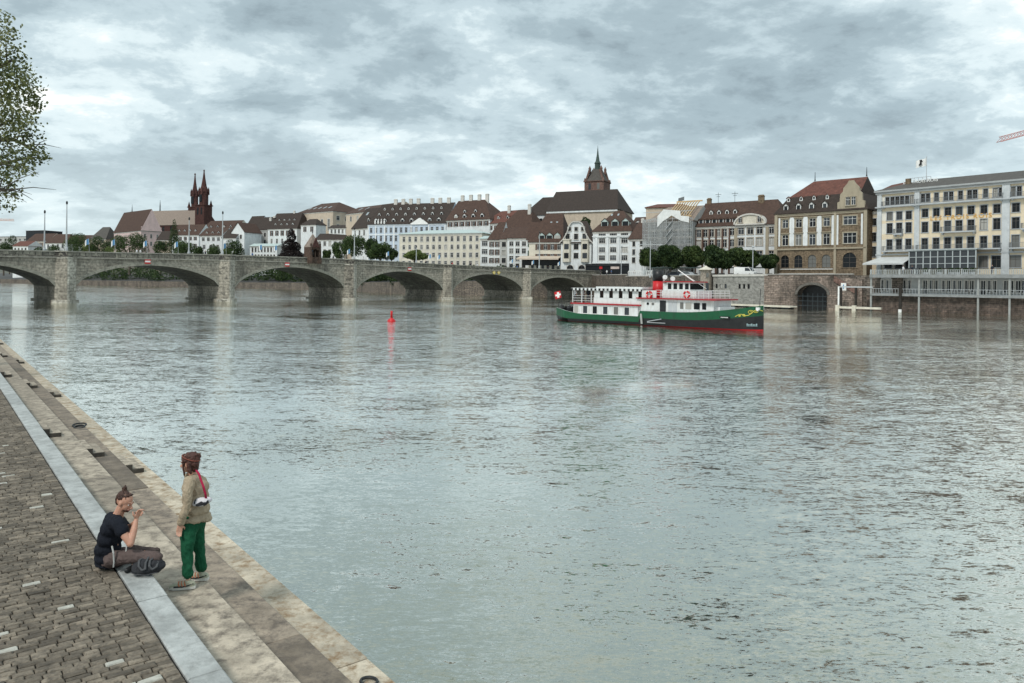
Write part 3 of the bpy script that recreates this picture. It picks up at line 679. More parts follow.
for i in range(-2, 6):
    b = MB(); u = i*SP; h = PW/2; t = ztop(u)-1.1; zb = -3
    if i == 5: b.box(u-h-1.5, u+14, 0, WB, zb, t); b.build('abutment', BRS, bridge); continue
    b.box(u-h, u+h, 0, WB, zb, t, 0)
    pts = [(u-h,0),(u-.18,-1.55),(u+.18,-1.55),(u+h,0)]
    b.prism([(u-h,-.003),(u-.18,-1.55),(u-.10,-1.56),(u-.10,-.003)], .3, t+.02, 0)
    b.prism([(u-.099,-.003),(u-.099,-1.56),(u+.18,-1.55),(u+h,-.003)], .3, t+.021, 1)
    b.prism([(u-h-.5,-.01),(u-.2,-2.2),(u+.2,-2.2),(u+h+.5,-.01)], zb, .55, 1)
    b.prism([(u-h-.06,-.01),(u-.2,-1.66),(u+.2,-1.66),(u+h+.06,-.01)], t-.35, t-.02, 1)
    b.box(u-h-.45, u+h+.45, 0, WB+.5, zb, .5, 0)
    b.build('pier', [BRS, BRL], bridge)
b = MB(); g = MB()
N = 120; ua, ub = -2*SP, 5*SP+14
for k in range(N):
    a = ua+(ub-ua)*k/N; c = ua+(ub-ua)*(k+1)/N; ta, tb = ztop(a), ztop(c)
    for y0, y1 in ((-.12,.34),(WB-.3,WB+.1)):
        vs = [(a,y0,ta-1.1),(c,y0,tb-1.1),(c,y1,tb-1.1),(a,y1,ta-1.1),(a,y0,ta-.2),(c,y0,tb-.2),(c,y1,tb-.2),(a,y1,ta-.2)]
        b.add(vs, [(0,1,5,4),(2,3,7,6)])
        o=.1; vs = [(a,y0-o,ta-.2),(c,y0-o,tb-.2),(c,y1+o,tb-.2),(a,y1+o,ta-.2),(a,y0-o,ta),(c,y0-o,tb),(c,y1+o,tb),(a,y1+o,ta)]
        b.add(vs, [(0,3,2,1),(4,5,6,7),(0,1,5,4),(2,3,7,6)], 1)
        vs = [(a,y0-.12,ta-1.32),(c,y0-.12,tb-1.32),(c,0,tb-1.32),(a,0,ta-1.32),(a,y0-.12,ta-1.1),(c,y0-.12,tb-1.1),(c,0,tb-1.1),(a,0,ta-1.1)]
        if y0 < 0: b.add(vs, [(0,3,2,1),(4,5,6,7),(0,1,5,4)], 1)
    g.quad((a,.34,ta-1.02),(c,.34,tb-1.02),(c,WB-.3,tb-1.02),(a,WB-.3,ta-1.02))
for i in range(-2,5):                                   # refuges over the piers
    u = i*SP; t = ztop(u); h = PW/2
    b.prism([(u-h-.1,-.13),(u-.2,-1.72),(u+.2,-1.72),(u+h+.1,-.13)], t-1.1, t-.2, 0); b.prism([(u-h-.2,-.23),(u-.25,-1.84),(u+.25,-1.84),(u+h+.2,-.23)], t-.2, t+.005, 1)
pr = b.build('parapet', [masonry('parapet_stone',(.28,.262,.215),(.15,.142,.12),(.07,.065,.06),bw=1.0,bh=.9,dirt=(.05,.047,.04),dirt_amt=.6,dscale=.5,msz=.05), mat('coping_stone',(.33,.315,.27),var=.3,scale=.8,dirt=(.12,.11,.1),dirt_amt=.6)], bridge)
g.build('roadway', mat('asphalt',(.06,.06,.06),var=.2,scale=2), bridge)
def BP(u, y, z): q = Matrix.Translation((BO.x,BO.y,0)) @ Matrix.Rotation(brz,4,'Z') @ Vector((u,y,z)); return q
def ux(px, y=0):                                        # bridge coordinate seen at a photo column
    k = (px-512)/F; o = BP(0,y,0); d = bd
    return (k*o.y-o.x)/(d.x-k*d.y)

# lamp posts: tall pole on the parapet refuge
def lamp_post(px, ytop, label, yoff=.1, base=True):
    px0 = px+(ytop-255)*0
    u = ux(px, yoff); p = BP(u, yoff, 0); zt = ztop(u); z1 = zat(px, ytop, p.y)
    r = thing('lamp_post', label, 'lamp post', (p.x,p.y,zt), brz, 'lamp posts along the bridge')
    h = z1-zt; m = MB(); m.lathe([(.28,0),(.28,.5),(.2,.7),(.15,1.2),(.11,h*.6),(.07,h-.3)], 10); m.build('pole', GREYM, r)
    m = MB(); m.lathe([(.05,0),(.16,.15),(.17,.5),(.05,.7)], 10); o = m.build('lantern', BRONZE, r); o.location = (0,0,h-.5)
    return r
for px, yt, lb in ((66,202,'tallest lamp post, above the nearest pier of the bridge'),(44,211,'second lamp post left of the tallest one'),(188.5,218,'slim lamp post on the bridge in front of the long church roof'),
                   (222,212,'lamp post above the second pier, right of the twin spires'),(354,228,'lamp post above the third pier beside round trees'),(416,246,'short lamp post before the yellow-green bush'),
                   (539,232,'lamp post on the bridge before the building with the awning')):
    lamp_post(px, yt, lb, .1 if px not in (44,188.5,416) else 9.0)
# flags on slanting staffs along the parapet
def flag_mesh():
    b = MB(); N = 5
    for j in range(N):
        x0 = j/N; x1 = (j+1)/N; f = lambda x: (-x*.75, .12*math.sin(x*7)+.02, -.55*x*x)
        a, c = f(x0), f(x1); mi = 1 if j >= 3 else 0
        for o in (0,.012):
            b.quad((a[0],a[1]+o,a[2]-1.25),(c[0],c[1]+o,c[2]-1.25),(c[0],c[1]+o,c[2]),(a[0],a[1]+o,a[2]), mi)
    return b.mesh('flag_cloth', [BLUE, WPAINT])
FM = flag_mesh(); b = MB(); b.tube([(0,0,0),(-.15,0,2.9)], [.035,.025], 6); SM = b.mesh('staff', GREYM)
for i, (px, where) in enumerate(((89,'over the first arch right of the nearest pier'),(115,'before the round green trees'),(147,'above the first red and white sign'),(178,'beside the slim lamp post'),
      (226,'beside the lamp post of the second pier'),(262,'before the low white house row'),(277,'left of the dark purple tree'),(313,'before the small bridge chapel'),(350,'left of the lamp post on the third pier'),
      (389,'before the round bush by the blue-white palace'),(431,'first of two before the cream palace'),(440,'second of two before the cream palace'),(513,'above the yellow diamond signs'),(534,'left of the awning restaurant'),(560,'left of the curved gable house'))):
    u = ux(px, .1); p = BP(u, .1, 0)
    r = thing('bridge_flag', 'blue and white flag on the bridge '+where, 'flag', (p.x,p.y,ztop(u)), brz-.5, 'flags along the bridge parapet'); r.scale = (.85,.85,.85)
    link('staff', SM, r); link('flag_cloth', FM, r, (-.15,.03,2.85))
# navigation signs on the arches
for px, py, lb in ((147.5,261.5,'above the middle of the first full arch'),(287,264.5,'above the middle of the second full arch'),(409.5,269,'above the middle of the third full arch')):
    u = ux(px, -.2); p = BP(u,-.2,0); z = zat(px,py,p.y)
    b = MB(); b.box(-.55,.55,-.03,.03,-.45,.45,0); b.box(-.5,.5,-.05,-.03,-.16,.16,1); b.box(-.1,.1,.03,.16,-.1,.1,0)
    tag(link('navigation_sign', b.mesh('navigation_sign',[RED,WPAINT]), None, (p.x,p.y,z), brz), 'red sign with a white bar '+lb, 'sign', 'red and white signs on the bridge')
YEL = mat('yellow_paint',(.75,.55,.10),rough=.5)
for px, sd in ((494,'left'),(498.7,'right')):
    u = ux(px,-.2); p = BP(u,-.2,0); z = zat(px,272.5,p.y)
    b = MB(); b.yprism([(0,-.6),(.6,0),(0,.6),(-.6,0)], -.03,.03,0); b.yprism([(0,-.36),(.36,0),(0,.36),(-.36,0)],-.04,-.031,1); b.box(-.08,.08,.03,.16,-.08,.08,0)
    tag(link('navigation_sign', b.mesh('diamond_sign',[YEL,mat('sign_cream',(.75,.65,.35))]), None, (p.x,p.y,z), brz), 'yellow diamond sign on the fourth full arch, %s one of the two'%sd, 'sign', 'yellow diamond signs on the bridge')
# bridge chapel on the third span
cu = ux(312.5, -.2); p = BP(cu,-.2,0); zt = ztop(cu)
ch = thing('bridge_chapel','small red stone chapel with a steep patterned roof on the bridge','chapel',(p.x,p.y,zt-1.1),brz)
b = MB(); hw=1.15
for sx in (-1,1):
    b.box(sx*hw-.22,sx*hw+.22,-1.2,1.6,-.3,3.4)
    b.frustum(sx*hw-.3,sx*hw+.3,-1.5,-1.0,-.3,4.3,.5)
b.box(-hw+.22,hw-.22,1.3,1.6,-.3,3.4); b.box(-hw+.22,hw-.22,-1.15,-.9,-.3,1.2); b.box(-.1,.1,-1.15,-.95,1.2,2.6)
b.yprism([(-hw,3.4),(-hw,2.2),(-hw*.75,2.75),(0,3.0),(hw*.75,2.75),(hw,2.2),(hw,3.4)],-1.2,-.95)
b.build('wall', masonry('chapel_stone',(.12,.075,.055),(.09,.058,.045),(.06,.045,.035),bw=.6,bh=.3), ch)
b = MB(); b.frustum(-hw-.3,hw+.3,-1.4,1.7,3.42,6.5,.04); b.build('roof', ROOF['tan'], ch)
b = MB(); b.yprism([(-hw*.8,3.4),(hw*.8,3.4),(0,5.6)],-1.45,-1.15); b.build('gable', W_['redstone'], ch)
b = MB(); b.lathe([(.08,0),(.12,.3),(.02,.8)],8); o = b.build('finial', BRONZE, ch); o.location=(0,.2,6.6)
# ================================================================ buildings of the far bank
def PB1(par,name,m_,*bx):
    b=MB(); b.box(*bx); return b.build(name,m_,par)
# ---- the big yellow riverside hotel
YW=W_['yellow']; BW=mat('blue_grey_pilaster_paint',(.50,.52,.525),dirt=(.3,.33,.35),dirt_amt=.4)
ST_H = ST('h', sw=.14, sur=mat('grey_window_surround',(.34,.36,.38)), sash=SASHD, bars=(2,2))
x0,Y0,x1,Y1 = 876.5,164.0,1060,138.0
A = P(x0,300,Y0); B = P(x1,300,Y1); d = Vector((B.x-A.x,B.y-A.y,0)); HL = d.length; hrz = math.atan2(d.y,d.x); hzb = 6.6
hotel = thing('riverside_hotel','large pale yellow hotel with blue-grey pilasters and many balconies above a terrace','hotel',(A.x,A.y,hzb),hrz)
def hu(px): k=(px-512)/F; dd=d/HL; return (k*A.y-A.x)/(dd.x-k*dd.y)
zE = zat(878,193,Y0)-hzb; ZH = lambda y: zat(878,y,Y0)-hzb
uP1=hu(880); uP2=hu(915); uP3=hu(1003)
b = MB(); holes=[]; wins=[]
def hrow(us, yt, yb, w, st=ST_H, f=None):
    z0=ZH(yb); hh=ZH(yt)-z0
    for u_ in us: holes.append((u_-w/2,u_+w/2,z0,z0+hh,bool(st.get('arch')))); wins.append((u_,z0,w,hh,st))
LB=[hu(889),hu(898.5),hu(908)]
hrow([hu(x) for x in (886.5,891.5,896.3,901,906,911)],198,206,.85)
hrow(LB,213,221,1.2); hrow(LB,224,234,1.2); hrow(LB,240,250,1.2)
hrow([hu(888),hu(898.5),hu(909)],258,268.5,1.5)
MIDc=[hu(x) for x in (924.2,935.5,947,958.3,970.2,983,996)]
hrow([hu(x) for x in (922,926.8,935.5,945,950,959.5,968.5,974,984.5,994.5,1000)],197.5,205.5,.85)
hrow(MIDc,212,220,1.25); hrow(MIDc,224.5,234.5,1.25); hrow(MIDc,240,251,1.25); hrow(MIDc,258,268.5,1.6)
RB=[hu(x) for x in (1015,1031,1047)]
hrow([hu(x) for x in (1012.5,1018,1030,1036)],197.5,206,.85); hrow(RB,212,220,1.3); hrow(RB,224.5,234.5,1.3); hrow(RB,240,251,1.3); hrow(RB,258,268.5,1.9)
I4=Matrix.Identity(4); panel(b,HL,-4,zE,holes,I4)
b.box(0,.02,.02,16,-4,zE); b.box(.02,HL,15.9,16,-4,zE)
wo=b.build('wall',[YW,mat('pale_cream_plaster',(.66,.63,.56),dirt=(.45,.42,.37),dirt_amt=.3,stretch=3)],hotel)
for pz in wo.data.polygons:
    if pz.center.x<uP2: pz.material_index=1
for (u_,z0,w_,hh,st) in wins: place_win(hotel, Matrix.Translation((u_,0,z0)), w_, hh, st)
for uc,wd in ((.5,.95),(uP2+.3,1.0),(uP3+.4,1.35)): PB1(hotel,'pilaster',BW,uc-wd/2,uc+wd/2,-.32,-.002,-1,zE)
b=MB(); b.box(-.5,HL,-.75,-.003,zE,zE+.35); b.box(-.3,HL,-.45,-.325,zE-.5,zE-.003)
b.build('cornice',mat('hotel_cornice',(.34,.35,.35)),hotel)
zb1=ZH(254.5); PB1(hotel,'string_course',GREYM,-.2,HL,-.4,-.003,zb1-.25,zb1+.05); zb2=ZH(207.5); PB1(hotel,'string_course',GREYM,-.2,HL,-.9,-.004,zb2-.25,zb2)
b=MB(); roof_rings(HL+6,16,[(.02,.02,0,zE+.36),(6,3,8,zat(1000,178,152)-hzb+1.2)],b,oh=.7); b.build('roof',ROOF['grey'],hotel)
def railing(b,u0,u1,y,z,h=1.0,st=.16,mi=0,r=.02):
    b.box(u0,u1,y-.03,y+.03,z+h-.06,z+h,mi); b.box(u0,u1,y-.02,y+.02,z+.08,z+.12,mi)
    n_=max(2,int((u1-u0)/st))
    for i in range(n_+1):
        u_=u0+(u1-u0)*i/n_; b.box(u_-r,u_+r,y-r,y+r,z+.12,z+h-.06,mi)
def balcony(u0,u1,yb,dep=1.1,lab=None,st=.22,root=hotel,ZZ=None):
    z=(ZZ or ZH)(yb); b=MB(); b.box(u0,u1,-dep,-.004,z-.25,z,0)
    for uc in (u0+.3,u1-.3): b.box(uc-.12,uc+.12,-dep*.7,-.005,z-.6,z-.25,0)
    o=b.build('balcony',GREYM,root); r=MB(); railing(r,u0,u1,-dep+.05,z,1.0,st)
    for uc in (u0+.03,u1-.03):
        r.box(uc-.03,uc+.03,-dep+.08,-.01,z+.94,z+1.0); 
        for k in range(4): r.box(uc-.02,uc+.02,-dep+.2+k*.22,-dep+.24+k*.22,z,z+.94)
    r.build('railing',mat('iron_rail',(.16,.17,.175),rough=.5) if 'iron_rail' not in bpy.data.materials else bpy.data.materials['iron_rail'],o)
balcony(hu(894.2),hu(903),234.7); balcony(hu(884),hu(914),251.3,1.3)
balcony(hu(941.5),hu(976),234.8,1.2); balcony(hu(918),hu(1002),251.2,1.5)
balcony(hu(917),hu(1003),207,.95); balcony(hu(882),hu(915),207,.95); balcony(uP3+1.3,HL-.5,207,.95); balcony(uP3+1.3,hu(1045),251.2,1.3); balcony(hu(1022),hu(1040),234.8,1.2)
# balcony plants, kitchen garden room below
b=MB(); ug0,ug1=hu(918),hu(984); zg1=ZH(252.5); zg0=ZH(269)
N=9
for i in range(N+1):
    u_=lerp(ug0,ug1,i/N); b.box(u_-.09,u_+.09,-4.6,-4.42,zg0,zg1)
for z in (zg0+.9,lerp(zg0,zg1,.62),zg1-.12): b.box(ug0,ug1,-4.58,-4.46,z-.06,z+.06)
b.box(ug0-.3,ug1+.3,-4.8,-1.55,zg1-.02,zg1+.22)
gr=b.build('garden_room_frame',mat('conservatory_frame',(.40,.43,.43),rough=.5),hotel)
b=MB()
for i in range(N): b.quad((lerp(ug0,ug1,i/N)+.09,-4.5,zg0),(lerp(ug0,ug1,(i+1)/N)-.09,-4.5,zg0),(lerp(ug0,ug1,(i+1)/N)-.09,-4.5,zg1-.1),(lerp(ug0,ug1,i/N)+.09,-4.5,zg1-.1))
b.build('pane',GLB,gr)
b=MB(); uw0,uw1=hu(874),hu(914.5); zt=ZH(257.5); zl=zt-1.5
b.add([(uw0,-5.5,zl),(uw1,-5.5,zl),(uw1,-.35,zt),(uw0+1.5,-.35,zt),(uw0,-5.5,zl+.06),(uw1,-5.5,zl+.06),(uw1,-.35,zt+.06),(uw0+1.5,-.35,zt+.06)],[(0,3,2,1),(4,5,6,7),(0,1,5,4),(1,2,6,5),(2,3,7,6),(3,0,4,7)])
b.box(uw0,uw1,-5.53,-5.47,zl-.28,zl+.02); b.build('awning',mat('pale_awning_cloth',(.50,.51,.50),rough=.8),hotel)
# gilt letters on the facade, white letters on the roof
def text(s,size,ext,m,parent,M,name='lettering',spacing=1):
    c=bpy.data.curves.new(name,'FONT'); c.body=s; c.size=size; c.extrude=ext; c.space_character=spacing; c.align_x='CENTER'
    o=bpy.data.objects.new(name,c); COL.objects.link(o); c.materials.append(m); me=bpy.data.meshes.new_from_object(o); bpy.data.objects.remove(o); o=link(name,me,parent); o.matrix_local=M; return o
GOLD=mat('gilt_letters',(.62,.33,.06),rough=.35,var=.1)
text('LES TROIS ROIS',1.25,.05,GOLD,hotel,Matrix.Translation((lerp(hu(934),hu(986),.5),-.06,ZH(223.2)))@Matrix.Rotation(R(90),4,'X'),spacing=1.35)
r=MB(); us0,us1=hu(899),hu(920); zs0=zE+2.0
us0-=0; 
for i in range(6): u_=lerp(us0,us1,i/5); r.box(u_-.05,u_+.05,4.9,5.0,zs0-1.6,zs0+1.2)
r.box(us0,us1,4.9,5.0,zs0-.1,zs0); r.box(us0,us1,4.9,5.0,zs0+1.2,zs0+1.3); sg=r.build('sign_frame',GREYM,hotel)
text('LES TROIS ROIS',1.1,.04,WPAINT,sg,Matrix.Translation((lerp(us0,us1,.5),4.85,zs0+.1))@Matrix.Rotation(R(90),4,'X'),spacing=.95)
b=MB(); b.box(hu(897)-.4,hu(897)+.5,4.5,5.4,zE+.5,zE+3.2); b.build('chimney',W_['brown'],hotel)
# roof flag
fp=hotel.matrix_basis if False else None
HM=Matrix.Translation((A.x,A.y,hzb))@Matrix.Rotation(hrz,4,'Z')
q=HM@Vector((hu(907.5)+1.2,6,zE+1.4)); zt=zat(908,157,q.y)
fl=thing('roof_flag','white flag with a dark emblem on a tall pole on the hotel roof','flag',q,hrz)
b=MB(); b.tube([(0,0,0),(0,0,zt-q.z)],[.09,.05],8); b.lathe([(.12,zt-q.z),(.1,zt-q.z+.15),(.02,zt-q.z+.2)],8); b.build('pole',GREYM,fl)
b=MB(); hh=zt-q.z; N=8
for j in range(N):
    f=lambda t:(-t*2.2,.3*math.sin(t*6),-.5*t)
    a,c=f(j/N),f((j+1)/N)
    for o in (0,.02): b.quad((a[0],a[1]+o,hh+a[2]-1.75),(c[0],c[1]+o,hh+c[2]-1.75),(c[0],c[1]+o,hh+c[2]-.1),(a[0],a[1]+o,hh+a[2]-.1))
fc=b.build('flag_cloth',WPAINT,fl)
b=MB(); b.yprism([(-1.5,hh-1.7),(-.9,hh-1.75),(-.85,hh-1.1),(-.6,hh-.9),(-.9,hh-.45),(-1.3,hh-.55),(-1.2,hh-1.1)],-.40,-.36); b.build('emblem',BLACK,fc)
# terrace with lower gallery, standing in the water
TA=Vector((70.5,143.5)); TB=Vector((100,113.5)); td=(TB-TA); TL=td.length; trz=math.atan2(td.y,td.x)
ter=thing('hotel_terrace','long two level river terrace on white posts in front of the yellow hotel','terrace',(TA.x,TA.y,0),trz)
def tu(px,y=0):
    k=(px-512)/F; dd=td/TL; nn=Vector((-dd.y,dd.x)); o=TA+nn*y; return (k*o.y-o.x)/(dd.x-k*dd.y)
DKG=mat('weathered_deck_edge',(.25,.26,.26),rough=.6,var=.2,dirt=(.12,.12,.11),dirt_amt=.5)
b=MB(); b.box(-1,TL,0,16,6.75,7.05); b.box(-1.1,TL,-.1,.0,6.5,7.1); b.build('upper_deck',DKG,ter)
b=MB(); railing(b,-1,TL,.06,7.05,.95,.30,r=.05); 
for i in range(int(TL/2.6)): b.box(-1+i*2.6,-.82+i*2.6,0,.18,7.05,8.1)
b.build('railing',mat('pale_balustrade',(.36,.38,.38),rough=.6),ter)
b=MB(); b.box(-1,TL,.2,3.2,3.15,3.4); b.box(-1.05,TL,.1,.2,3.0,3.42); b.build('lower_deck',DKG,ter)
b=MB(); railing(b,-1,TL,.25,3.4,1.0,.5,r=.025); b.build('railing',GREYM,ter)
PWH=mat('post_white',(.30,.31,.30),dirt=(.2,.19,.17),dirt_amt=.6)
for px in (871.5,919.5,978.5,1010): u_=tu(px,.5); PB1(ter,'post',PWH,u_-.15,u_+.15,.22,.5,-3,6.75)
# lower facade
hs=[]; ws=[]
for px in (883,886.5,894,897.5,905,908.5,925,931.5,935.5,944,948,955,959,967,971.5,983,990,994,1006,1011,1018,1024):
    u_=tu(px,3.2); hs.append((u_-.38,u_+.38,3.9 if px not in (894,897.5,925,983) else 3.42,6.1,False))
b=MB(); MT=Matrix.Translation((0,3.2,0)); panel(b,TL,3.1,6.75,hs,MT)
b.quad((0,3.2,3.1),(0,12,3.1),(0,12,6.75),(0,3.2,6.75))
b.build('wall',mat('gallery_plaster',(.36,.37,.365),dirt=(.3,.3,.29),dirt_amt=.4),ter)
for hq in hs: place_win(ter,Matrix.Translation(((hq[0]+hq[1])/2,3.2,hq[2])),.76,hq[3]-hq[2],ST_N)
b=MB(); b.box(-2,TL,1.1,3.19,-3,3.0); b.build('stone_base',masonry('rough_river_wall',(.135,.10,.082),(.085,.068,.058),(.06,.05,.045),bw=.9,bh=.35,dirt=(.03,.03,.025),dirt_amt=.7,dscale=.5),ter)
WOOD=mat('dark_wet_timber',(.03,.026,.022),var=.4,scale=3,bump=.7)
for px,yt,w_,wh,lb in ((900,286,.55,.5,'slim dark mooring pile with a pale foot, left of the thick one'),(969,293,.85,.9,'thick dark mooring pile with a white foot before the hotel terrace')):
    Yp=4.6*F/(312.0-(px-512)*ROLL-HY+(1 if px>950 else 0)); q=P(px,300,Yp)
    r=thing('mooring_pile',lb,'mooring pile',(q.x,q.y,0),0,'mooring piles by the hotel')
    zt=zat(px,yt,Yp); b=MB(); b.tube([(0,0,-3),(.05,0,zt)],w_/2,10); b.build('pile',WOOD,r); b=MB(); b.tube([(0,0,-.1),(.01,0,wh)],w_/2+.03,10); b.build('foot_band',WPAINT,r)
q=P(978,290,137); r=thing('water_gauge_sign','white notice board fixed to a post before the hotel gallery','sign',(q.x,q.y-.5,2.5),trz)
b=MB(); b.box(-.4,.4,-.05,.05,0,2.1); b.build('board',WPAINT,r); b=MB()
for k in range(6): b.box(-.3,.12 if k%2 else .28,-.065,-.05,.2+k*.3,.28+k*.3)
b.build('print',BLACK,r)
# terrace furniture: parasol-free, rows of planters and chairs read as small clumps
rnd=random.Random(5)
pm_lobes=[(0,0,.8,.45,1),(.2,.1,1.0,.3,1)]
PLM=crown_mesh('foliage',pm_lobes,160,.2,LEAF_D,4)
PB=MB(); PB.frustum(-.3,.3,-.3,.3,0,.5,1.25); PBM=PB.mesh('pot',GREYM)
TM=Matrix.Translation((TA.x,TA.y,0))@Matrix.Rotation(trz,4,'Z')
for i,px in enumerate((925,939,951,957,965,972)):
    q=TM@Vector((tu(px,1.3),1.3,7.05)); r=thing('potted_bush','bush','potted plant',q,0,'potted bushes on the hotel terrace')
    r['label']='dark green bush in a grey pot on the hotel terrace before the glass garden room'
    link('foliage',PLM,r); link('pot',PBM,r)

# ---- brown sandstone building with arched windows
x0,Y0,x1,Y1=776,180.0,866.5,165.0; ye=214.2
Bz=6.6; ZB=lambda y: zat(x0,y,Y0)-Bz
STB=ST('br',sw=.3,sur=W_['beige'],sash=SASHW,hood=1); STBA=ST('bra',sw=.3,sur=W_['brown'],sash=SASHD,arch=1,bars=(2,3)); STB2=ST('br2',sw=.25,sur=W_['beige'],sash=SASHW,bars=(3,2))
brown=bld('brown sandstone building with white panels, arched windows and an ornate stepped gable',x0,Y0,x1,Y1,Bz,ye,15,W_['brown'],ROOF['dark'],
  rk='mansard',yr=181,ms=(2.2,197.5),hip=(6,2.5),name='sandstone_building',cat='building',cap=ROOF['dark'],
  rows=[(220.5,228.5,4,1.45,STB,.035,.66),(235.5,246,4,1.5,STB,.035,.66),(255.5,268,4,2.0,STBA,.035,.66),
        (220,228,1,2.9,STB2,.70,.96),(235.5,245.5,1,2.9,STB2,.70,.96),(254,268,1,3.0,STBA,.70,.96)],
  dorm=[(4,.04,.63,.12,1.1,1.4,'gable',0,SASHW,ROOF['dark']),(4,.04,.63,.74,.7,.8,'gable',0,SASHW,ROOF['red'])],trim=W_['beige'])
L,D,h,H,Z=INFO[brown.name]
brl=brown
# red upper slope
for o in KIDS(brown):
    if o.name.startswith('roof'):
        o.data.materials.append(ROOF['red'])
        for pz in o.data.polygons:
            if pz.normal.z>.45 and pz.center.z>Z(198.5): pz.material_index=2
b=MB()                                     # white plaster panels between the windows
for f in (.035,.19,.345,.50,.655): u_=L*f; w_=1.15 if f not in (.035,.655) else .8; PB1(brown,'plaster_panel',W_['white'],u_-w_/2+(0.35 if f==.035 else 0),u_+w_/2,-.05,-.003,ZB(246.5),ZB(218.5))
for f in (.70,.955): PB1(brown,'plaster_panel',W_['white'],L*f-.2,L*f+.2,-.05,-.003,ZB(246.5),ZB(218.5))
b=MB(); b.box(-.05,L+.05,-.3,-.004,ZB(250.5),ZB(249)); b.box(-.05,L+.05,-.22,-.004,ZB(233),ZB(232.2)) if False else None
b.box(-.2,.5,-.3,-.004,-3,h); b.box(L-.5,L+.2,-.3,-.004,-3,h); b.box(L*.665,L*.69,-.22,-.004,-3,h)
b.build('string_course',W_['beige'],brown)
b=MB(); b.box(L*.06,L*.68,-.9,-.3,ZB(275.5),ZB(273.6)); b.box(L*.06,L*.66,-.4,-.3,ZB(269.6),ZB(269)); b.build('terrace_canopy',WPAINT,brown)
g=MB(); gx0,gx1=L*.70,L*.985; gc=(gx0+gx1)/2; gw=(gx1-gx0)/2
zz=[h,h+1.6,h+1.7,h+3.2,h+3.3,h+4.7,h+5.6]; 
prof=[(gx0,h+.1),(gx0,h+1.8),(gx0+.5,h+2.0),(gx0+.6,h+3.6),(gx0+1.2,h+4.2),(gx0+1.3,h+5.0),(gc-.9,h+5.9),(gc-.5,h+6.6),(gc+.5,h+6.6),(gc+.9,h+5.9),(gx1-1.3,h+5.0),(gx1-1.2,h+4.2),(gx1-.6,h+3.6),(gx1-.5,h+2.0),(gx1,h+1.8),(gx1,h+.1)]
g.yprism(prof[::-1],-.25,.35,0); g.box(gc-1.0,gc+1.0,.36,7,h,h+5); g.build('gable',W_['beige'],brown)
for sx in (-.62,.62): place_win(brown,Matrix.Translation((gc+sx,-.43,h+1.0)),.95,1.9,ST('gb',sw=.1,sur=W_['beige'],sash=SASHW,bars=(2,2)))
b=MB()
for f in (.2,.8): b.lathe([(.18,H+.1),(.1,H+.6),(.05,H+2.2),(.01,H+2.3)],8,c=(6+(L-8.5)*(.02 if f==.2 else .98),D/2))
b.build('finial',BRONZE,brown)
b=MB(); b.lathe([(1.2,h),(1.3,h+2.2),(1.0,h+3.3),(.3,h+3.9)],12,c=(.9,D*.55)); b.build('corner_dome',ROOF['dark'],brown)
# wing behind with a white gable end
bld('set back wing with red tiled roof and a bare white gable end',866,182,881,176,6.6,198,14,W_['white'],ROOF['red'],yr=183,name='rear_wing',cat='building',rows=[],cornice=False,zr=30)
bld('narrow yellow wing between the brown building and the hotel',867.5,168.5,877.5,166.8,6.6,211.5,8,YW,ROOF['grey'],rk='flat',rows=[(219,226,1,1.2,ST_H,.3,.95),(233,242,1,1.2,ST_H,.3,.95),(247,257,1,1.2,ST_H,.3,.95)],name='hotel_wing',cat='building')

# ---- white building with round pediment behind the quay trees
STC=ST('c',sw=.22,sash=SASHW,sur=mat('light_brown_trim',(.36,.31,.25)))
wh=bld('long white building with brown pilasters, a round pediment and a big dark roof',695,208,783,193,6.2,226.8,16,W_['white'],ROOF['brown'],yr=201.5,hip=(0,4),name='civic_building',cat='building',
  rows=[(230,237.5,5,1.35,STC,.01,.39),(240.5,248,5,1.35,STC,.01,.39),(252,258,5,1.35,STC,.01,.39),(229.5,236.5,1,1.3,STC,.41,.47),(240.5,247.5,1,1.3,STC,.41,.47),
        (228.5,236,3,1.6,STC,.49,.80),(239.5,247,3,1.6,STC,.49,.80),(252,261,3,1.6,STC,.49,.80),(228.5,236,2,1.3,STC,.84,.99),(239.5,247,2,1.3,STC,.84,.99),(252,260,2,1.3,STC,.84,.99)],
  dorm=[(6,.02,.50,.10,1.3,1.2,'round',0,SASHW,ROOF['brown']),(4,.08,.46,.48,1.0,.9,'gable',0,WPAINT,ROOF['brown'])],chim=[(.66,.45,1.6,1.2,W_['brown']),(.03,.5,1.2,1.3,W_['brown'])],
  sky=[(2,.55,.85,.42,.7,1.2)])
L,D,h,H,Z=INFO[wh.name]
b=MB(); c0,c1=L*.48,L*.81; cc=(c0+c1)/2; rr_=(c1-c0)/2
pts=[(cc+rr_*math.cos(math.pi*i/16), h+.1+rr_*.62*math.sin(math.pi*i/16)) for i in range(17)]
b.yprism(pts[::-1],-.4,5.5,0)
b.build('pediment',W_['cream'],wh)
b=MB()
for i in range(16):
    a0,a1=math.pi*i/16,math.pi*(i+1)/16; f=lambda a,r:(cc+(rr_+r)*math.cos(a),h+.1+(rr_*.62+r)*math.sin(a))
    b.yprism([f(a0,.0),f(a0,.4),f(a1,.4),f(a1,.0)],-.7,5.6,0)
b.box(c0,c1,-.65,-.41,h-.1,h+.25); b.build('pediment_moulding',STN,wh)
for k in (-1,1): place_win(wh,Matrix.Translation((cc+k*2.6,-.6,h+.5)),1.0,1.7,STC)
for f in (.0,.085,.165,.245,.32,.40): PB1(wh,'pilaster',SHUT['brown'],L*f,L*f+.5,-.14,-.003,-3,h-.8)
for f in (.47,.82,.985): PB1(wh,'corner_pilaster',W_['beige'],L*f-.1,L*f+.7,-.2,-.003,-3,h-.8)
